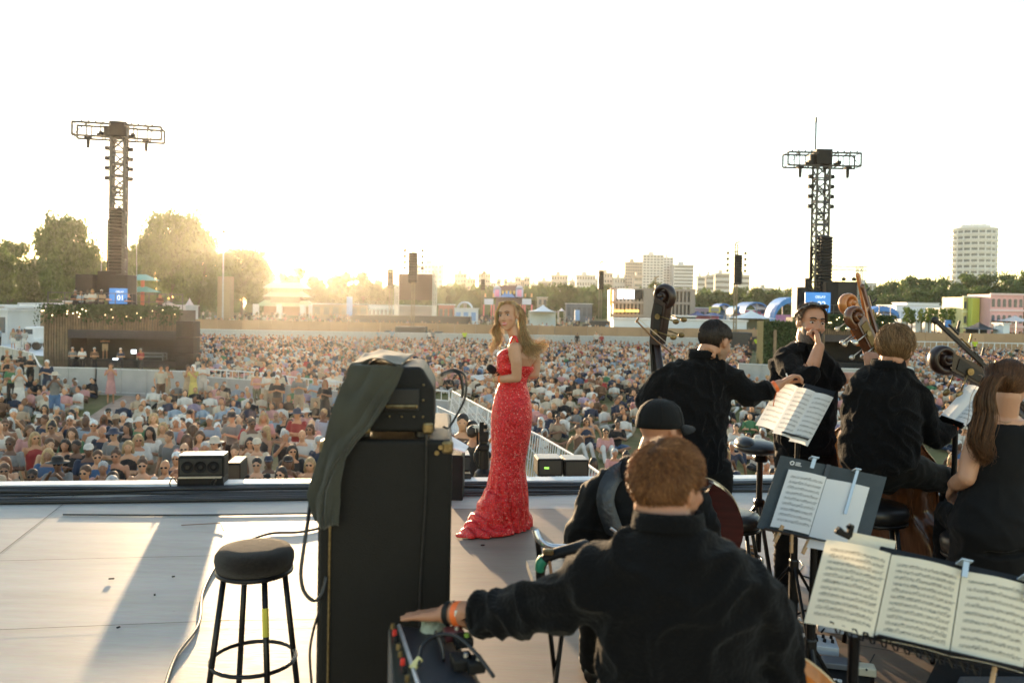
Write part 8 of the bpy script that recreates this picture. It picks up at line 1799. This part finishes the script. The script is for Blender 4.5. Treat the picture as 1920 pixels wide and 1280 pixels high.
# named groups seen in the photo
def SP(px, py, hgt, z=0., **k): d = ray(px, py); q = (z + hgt - CAMLOC.z) / d.z; p = CAMLOC + d * q; return person(p.x, p.y, z, sung=False, hat=False, **k)
for px, py, c, hk, lb in [(13, 654, 'black', 'short', 'dark clothed steward leaning on the far left barrier'), (14, 668, 'black', 'long', 'steward in black, leftmost of three behind the man in green'), (38, 659, 'black', 'short', 'steward in black, middle of three at the end of the grey barrier'), (57, 661, 'black', 'short', 'steward with folded arms, rightmost of three at the grey barrier'), (22, 680, 'green', 'bald', 'man in a bright green shirt before the three stewards'), (36, 690, 'white', 'long', 'woman in white dress standing with raised phone at the left')]:
    SP(px, py, 1.74, pose='stand_phone' if 'phone' in lb else 'stand_cross', top=c, hk=hk, bot='black' if c != 'white' else 'white', bk='trousers' if c != 'white' else 'skirt', label=lb)
for px, c, lb in [(504, 'white', 'man in white top and beige shorts clapping, leftmost of five by the grey barrier'), (522, 'cream', 'man in cream top and shorts, second of five standing by the grey barrier'), (561, 'grey', 'grey haired man in grey shirt, third of five by the grey barrier'), (592, 'light blue', 'man in checked blue shirt, fourth of five by the grey barrier'), (610, 'black', 'woman in black dress, rightmost of five by the grey barrier')]:
    SP(px, 694 + (px - 504) * .15, 1.72, pose='stand_clap', top=c, hk='short' if c != 'black' else 'long', bk='shorts' if c != 'black' else 'skirt', bot='beige' if c != 'black' else 'black', label=lb)
for px, py, c, lb in [(208, 679, 'pink', 'woman in a pink dress standing before the left stage box'), (352, 682, 'beige', 'woman in beige standing near the right end of the left stage box'), (363, 684, 'yellow', 'woman in a yellow dress taking a photo by the left stage box')]: SP(px, py, 1.72, pose='stand_phone', top=c, hk='bob', bk='skirt', bot=c, tk='tshirt', label=lb)
for px, py, c, bt_, lb in [(37, 616, 'pink', 'white', 'woman in pink top and white skirt walking on the white trackway'), (46, 617, 'white', 'white', 'man in white walking on the trackway beside the woman in pink'), (51, 640, 'pink', 'pink', 'small child in pink on the white trackway'), (66, 610, 'grey', 'grey', 'person in pale grey walking alone on the trackway'), (25, 616, 'beige', 'white', 'person in beige walking at the left of the white trackway'), (11, 590, 'light blue', 'black', 'man in pale shirt and dark trousers beyond the trackway'), (40, 596, 'olive', 'olive', 'person in olive standing beyond the trackway')]:
    SP(px, py, 1.72 if 'child' not in lb else 1.05, pose='stand_down', top=c, bot=bt_, sc_=1 if 'child' not in lb else .6, label=lb)
for i, px in enumerate((22, 31, 45)): SP(px, 591, 1.72, pose='stand_down', top='hi vis yellow', hk='short', bot='black', label='steward in yellow jacket beyond the white trackway', group='stewards in yellow')
for px, Y, c in ((871, 83., 'hi vis yellow'), (1418, 80., 'hi vis yellow'), (1828, 80., 'hi vis yellow'), (1082, 80., 'black'), (1118, 81., 'white'), (1128, 80.5, 'red'), (1800, 81., 'white'), (1408, 80.5, 'black'), (710, 81, 'light blue'), (735, 81, 'light blue'), (806, 82, 'white'), (812, 82, 'grey'), (1448, 60, 'white'), (1428, 62, 'light blue')):
    person(XA(px, Y, 1), Y, 0, 'stand_down', c, 'tshirt', 'white' if px == 1448 else 'black', 'skirt' if px == 1448 else 'trousers', 'dark', 'short' if px != 1448 else 'long', False, False, label='person in %s standing near the barrier before the brown wall' % c, group='people standing along the far barrier')
# people on the deck and inside the left stage box
for px, c, hk in ((141, 'black', 'short'), (152, 'light blue', 'bob'), (165, 'white', 'short'), (173, 'white', 'bob'), (190, 'beige', 'short'), (207, 'navy', 'short'), (241, 'black', 'short'), (300, 'brown', 'long')):
    person(XA(px, 50.9, bzt), 50.9, bzt - .55, 'stand_cross', c, 'tshirt', 'black', 'trousers', None, hk, False, False, label='%s on the deck above the ivy of the left stage box, in %s' % ('woman' if hk != 'short' else 'man', c), group='people on the left deck')
person(XA(197, 51.5, 1), 51.5, .45, 'stand_cross', 'black', 'tshirt', 'beige', 'shorts', 'brown', 'short', False, False, label='technician in black shirt and beige shorts inside the left stage box')
for px, c in ((136, 'grey'), (154, 'white'), (177, 'brown'), (226, 'navy'), (264, 'red')): person(XA(px, 46.5, 1), 46.5, 0, 'stand_cross', c, 'tshirt', 'black', 'trousers', None, 'short', False, c != 'white', label='man in %s shirt looking over the grey barrier before the left stage box' % c, group='men behind the grey barrier', sc_=.86)
# camera operator in the pit
o = person(XA(886, 9.5, 2), 9.4, SZ - .95, 'stand_phone', 'black', 'tshirt', 'black', 'shorts', 'dark', 'short', 'cap', False, label='camera operator in black crouching beside the broadcast camera', rot=rad(120), group='crew in the pit'); o.scale = (.9, .9, .75)
for px, c in ((866, 'brown'), (884, 'white')): person(XA(px, 11.5, 2), 11.5, 1.05, 'stand_down', c, 'tshirt', 'navy', 'shorts', 'dark', 'short', False, False, label='young man in a %s shirt behind the broadcast camera' % c, group='crew in the pit')
Yk = 9.0; c_ = PT(908, 815, Yk); t = thing('broadcast_camera', 'black broadcast camera on a pedestal just left of the red dress', 'camera', (c_.x, Yk, 1.2))
m = MB(); m.rbox(c_, (.10, .30, .12), .01); m.rbox(c_ + Vector((0, .25, 0)), (.09, .22, .09), .02); m.rbox(c_ + Vector((0, -.02, -.12)), (.12, .26, .08), .02); m.rbox(c_ + Vector((.01, .05, .09)), (.05, .1, .05), .01); m.build('camera_body', BLACK, t)
m = MB(); m.rbox(PT(903, 802, Yk - .2), (.05, .02, .13), .005); m.build('viewfinder', BLACK, t); m = MB(); m.tube([c_ + Vector((0, 0, -.15)), c_ + Vector((0, 0, -.42))], [.05, .06], 12); m.lathe([(.06, .12), (.10, .08), (.12, 0), (.15, -.04)], c_ + Vector((0, 0, -.5)), 20); m.bar(c_ + Vector((0, 0, -.45)), (c_.x, Yk, 1.2), .05, 12); m.build('pedestal', BLACKM, t)
m = MB(); m.tube(curve([c_ + Vector((-.02, -.1, -.05)), c_ + Vector((-.10, -.2, -.2)), c_ + Vector((-.05, -.15, -.35))], 5), .012, 6); m.build('control_cable', RUBBER, t); MB().bar(PT(894, 802, Yk), PT(896, 845, Yk), .012).build('pan_handle', BLACKM, t)
MB().rbox((c_.x, Yk, .6), (.6, .7, 1.2), .03).build('riser', BLACK, t)
# white folding seats seen through the slanting barrier
for i in range(6):
    p = GP(872 + i * 14, 800 + i * 9, .45); t = thing('white_chair', 'white seat in the row behind the slanting barrier', 'chair', (p.x - .5, p.y, 0), 'white seats in the pit'); MB().rbox(p - Vector((.5, 0, 0)), (.42, .42, .04), .01).build('seat', WHITE, t)
    m = MB(); [m.bar(p + Vector((-.5 + a * .18, b * .18, 0)), Vector((p.x - .5 + a * .2, p.y + b * .2, 0)), .012, 5) for a in (-1, 1) for b in (-1, 1)]; m.build('leg_frame', STEEL, t); MB().rbox(p + Vector((-.5, .2, .2)), (.42, .03, .4), .01).build('backrest', WHITE, t)
# ---- the mass of the crowd: one object
def lowfig(sit):
    m = MB(); part = []
    def add(fn, pid): n = len(m.v); fn(); part.extend([pid] * (len(m.v) - n))
    dz = -.79 if sit else 0; P = lambda x, y, z: (x, y - (.06 if sit else 0) * (z - .9), z + dz)
    add(lambda: m.sphere(P(0, -.03, 1.60), (.078, .095, .115), 8, 6), 0); add(lambda: m.sphere(P(0, .012, 1.645), (.086, .092, .092), 8, 5), 1)
    add(lambda: m.loft([(P(0, 0, .88), .16, .12), (P(0, 0, 1.25), .18, .12), (P(0, 0, 1.42), .19, .10), (P(0, 0, 1.47), .06, .05)], (1, 0, 0), 8), 2)
    for sx in (-1, 1):
        add(lambda: m.tube([P(sx * .19, 0, 1.41), P(sx * .25, -.07, 1.14)], [.06, .055], 6), 2); add(lambda: m.tube([P(sx * .25, -.07, 1.15), P(sx * .05, -.31, 1.20)], [.04, .035], 5), 0)
        if sit: add(lambda: m.tube([(sx * .1, 0, .13), (sx * .28, -.38, .26), (sx * .05, -.52, .06)], [.09, .07, .05], 6), 3)
        else: add(lambda: m.tube([(sx * .09, 0, .95), (sx * .10, 0, .5), (sx * .10, 0, .02)], [.09, .07, .05], 6), 3)
    return np.array([tuple(v) for v in m.v]), m.f, np.array(part)
LF = [lowfig(True), lowfig(False)]
def mass(items, name, label, palette=None):
    V = []; Fs = []; Cc = []; off = 0; g = np.random.RandomState(3); cl = [COLS[c] for c in WT_]; hc = list(HCOL.values()); sk = [(.58, .28, .14), (.62, .32, .17), (.50, .23, .12), (.64, .35, .20), (.26, .13, .07)]; bc = [COLS[c] for c in ('navy', 'brown', 'beige', 'black', 'white', 'olive', 'beige')]
    LS = []; LT = []
    for x, y, z, st in items:
        v, f, pt_ = LF[1 if st else 0]; a = g.normal(0, .45) - math.atan2(x, y) * .4; s = g.uniform(.88, 1.08); c, q = math.cos(a) * s, math.sin(a) * s
        w_ = np.empty_like(v); w_[:, 0] = v[:, 0] * c - v[:, 1] * q + x; w_[:, 1] = v[:, 0] * q + v[:, 1] * c + y; w_[:, 2] = v[:, 2] * s + z; V.append(w_)
        tab = np.array([sk[g.randint(5)], hc[g.randint(len(hc))], cl[g.randint(len(cl))], bc[g.randint(len(bc))]]) * g.uniform(.85, 1.15); Cc.append(tab[pt_]); Fs.append((off, 1 if st else 0)); off += len(v)
    V = np.concatenate(V); Cc = np.concatenate(Cc); loops = []; starts = []; tot = []; base = {k: (np.array([i for f in LF[k][1] for i in f]), np.array([len(f) for f in LF[k][1]])) for k in (0, 1)}
    for o_, k in Fs: loops.append(base[k][0] + o_); tot.append(base[k][1])
    loops = np.concatenate(loops); tot = np.concatenate(tot); starts = np.concatenate([[0], np.cumsum(tot)[:-1]])
    me = bpy.data.meshes.new(name); me.vertices.add(len(V)); me.vertices.foreach_set('co', V.ravel()); me.loops.add(len(loops)); me.loops.foreach_set('vertex_index', loops.astype(np.int32)); me.polygons.add(len(tot)); me.polygons.foreach_set('loop_start', starts.astype(np.int32)); me.polygons.foreach_set('loop_total', tot.astype(np.int32)); me.polygons.foreach_set('use_smooth', [True] * len(tot)); me.update(calc_edges=True)
    ca = me.color_attributes.new('Col', 'FLOAT_COLOR', 'POINT'); c4 = np.ones((len(V), 4)); c4[:, :3] = Cc; ca.data.foreach_set('color', c4.ravel())
    o = link(name, me, mat('crowd_mass', (.5, .5, .5), .85, attr='Col', var=.1)); tag(o, label, 'crowd', kind='stuff'); return o
mass(rest, 'seated_crowd', 'dense seated crowd filling the field up to the brown wall')
it = []
for _ in range(900):
    Y = rg.uniform(94, 190) if rg.random() < .7 else rg.uniform(93, 120); px = rg.uniform(380, 2000); it.append((XA(px, Y, 0), Y, 0, True))
for _ in range(60): Y = rg.uniform(62, 100); px = rg.uniform(-60, 60); it.append((XA(px, Y, 0), Y, 0, True))
mass(it, 'distant_people', 'scattered people walking and standing beyond the brown wall')
# ---------------------------------------------------------------- every repeat gets a label of its own
bpy.context.view_layer.update()
ORD = ['first', 'second', 'third', 'fourth', 'fifth', 'sixth', 'seventh', 'eighth', 'ninth', 'tenth', 'eleventh', 'twelfth', 'thirteenth', 'fourteenth', 'fifteenth', 'sixteenth', 'seventeenth', 'eighteenth', 'nineteenth', 'twentieth']
_g = {}
for o in list(bpy.data.objects):
    if o.parent is None and o.get('label') and o.get('kind') != 'stuff': _g.setdefault(o['label'], []).append(o)
for lb, os_ in _g.items():
    if len(os_) > 1:
        os_.sort(key=lambda o: proj(o.location)[0] if o.location.y > .5 else 0)
        for i, o in enumerate(os_): o['label'] = lb + (', leftmost' if i == 0 else (', rightmost' if i == len(os_) - 1 else ', ' + ORD[i] + ' from left'))
# skin never shows through clothing: tuck covered skin just under the cloth
from mathutils.bvhtree import BVHTree
for t_ in [o for o in bpy.data.objects if o.name.startswith('person') and o.type == 'EMPTY']:
    ks = kids(t_); bd = [k for k in ks if k.name.startswith('body')]
    if not bd: continue
    bd = bd[0].data; co = mesh_co(bd)
    for k in ks:
        if k.name.split('.')[0] not in ('shirt', 'tshirt', 'trousers', 'dress'): continue
        bt_ = BVHTree.FromPolygons([v.co for v in k.data.vertices], [p.vertices for p in k.data.polygons]); nr = np.empty(len(co) * 3); bd.vertices.foreach_get('normal', nr); nr = nr.reshape(-1, 3)
        for i in range(len(co)):
            p, n_, _, d_ = bt_.find_nearest(co[i], .02 if k.name[:5] != 'dress' else .010)
            if p is not None and n_.dot(Vector(nr[i])) > .35 and (Vector(co[i]) - p).dot(n_) > -.010: co[i] = p - n_ * .012
    bd.vertices.foreach_set('co', co.ravel()); bd.update()
# ---------------------------------------------------------------- scattering volume added to make the golden glare around the sun
HZ = bpy.data.materials.new('haze'); HZ.use_nodes = True; n = HZ.node_tree; n.nodes.remove(n.nodes['Principled BSDF'])
pv = n.nodes.new('ShaderNodeVolumePrincipled'); pv.inputs['Color'].default_value = (.93, .90, .86, 1); pv.inputs['Density'].default_value = 0.00013; pv.inputs['Anisotropy'].default_value = 0.83
n.links.new(pv.outputs[0], n.nodes['Material Output'].inputs['Volume'])

hz = MB().bbox(-900, 900, -80, 1100, -1, 110).build('haze', HZ); tag(hz, 'thin warm veil added over the whole park for the glare around the sun', 'haze', kind='stuff')
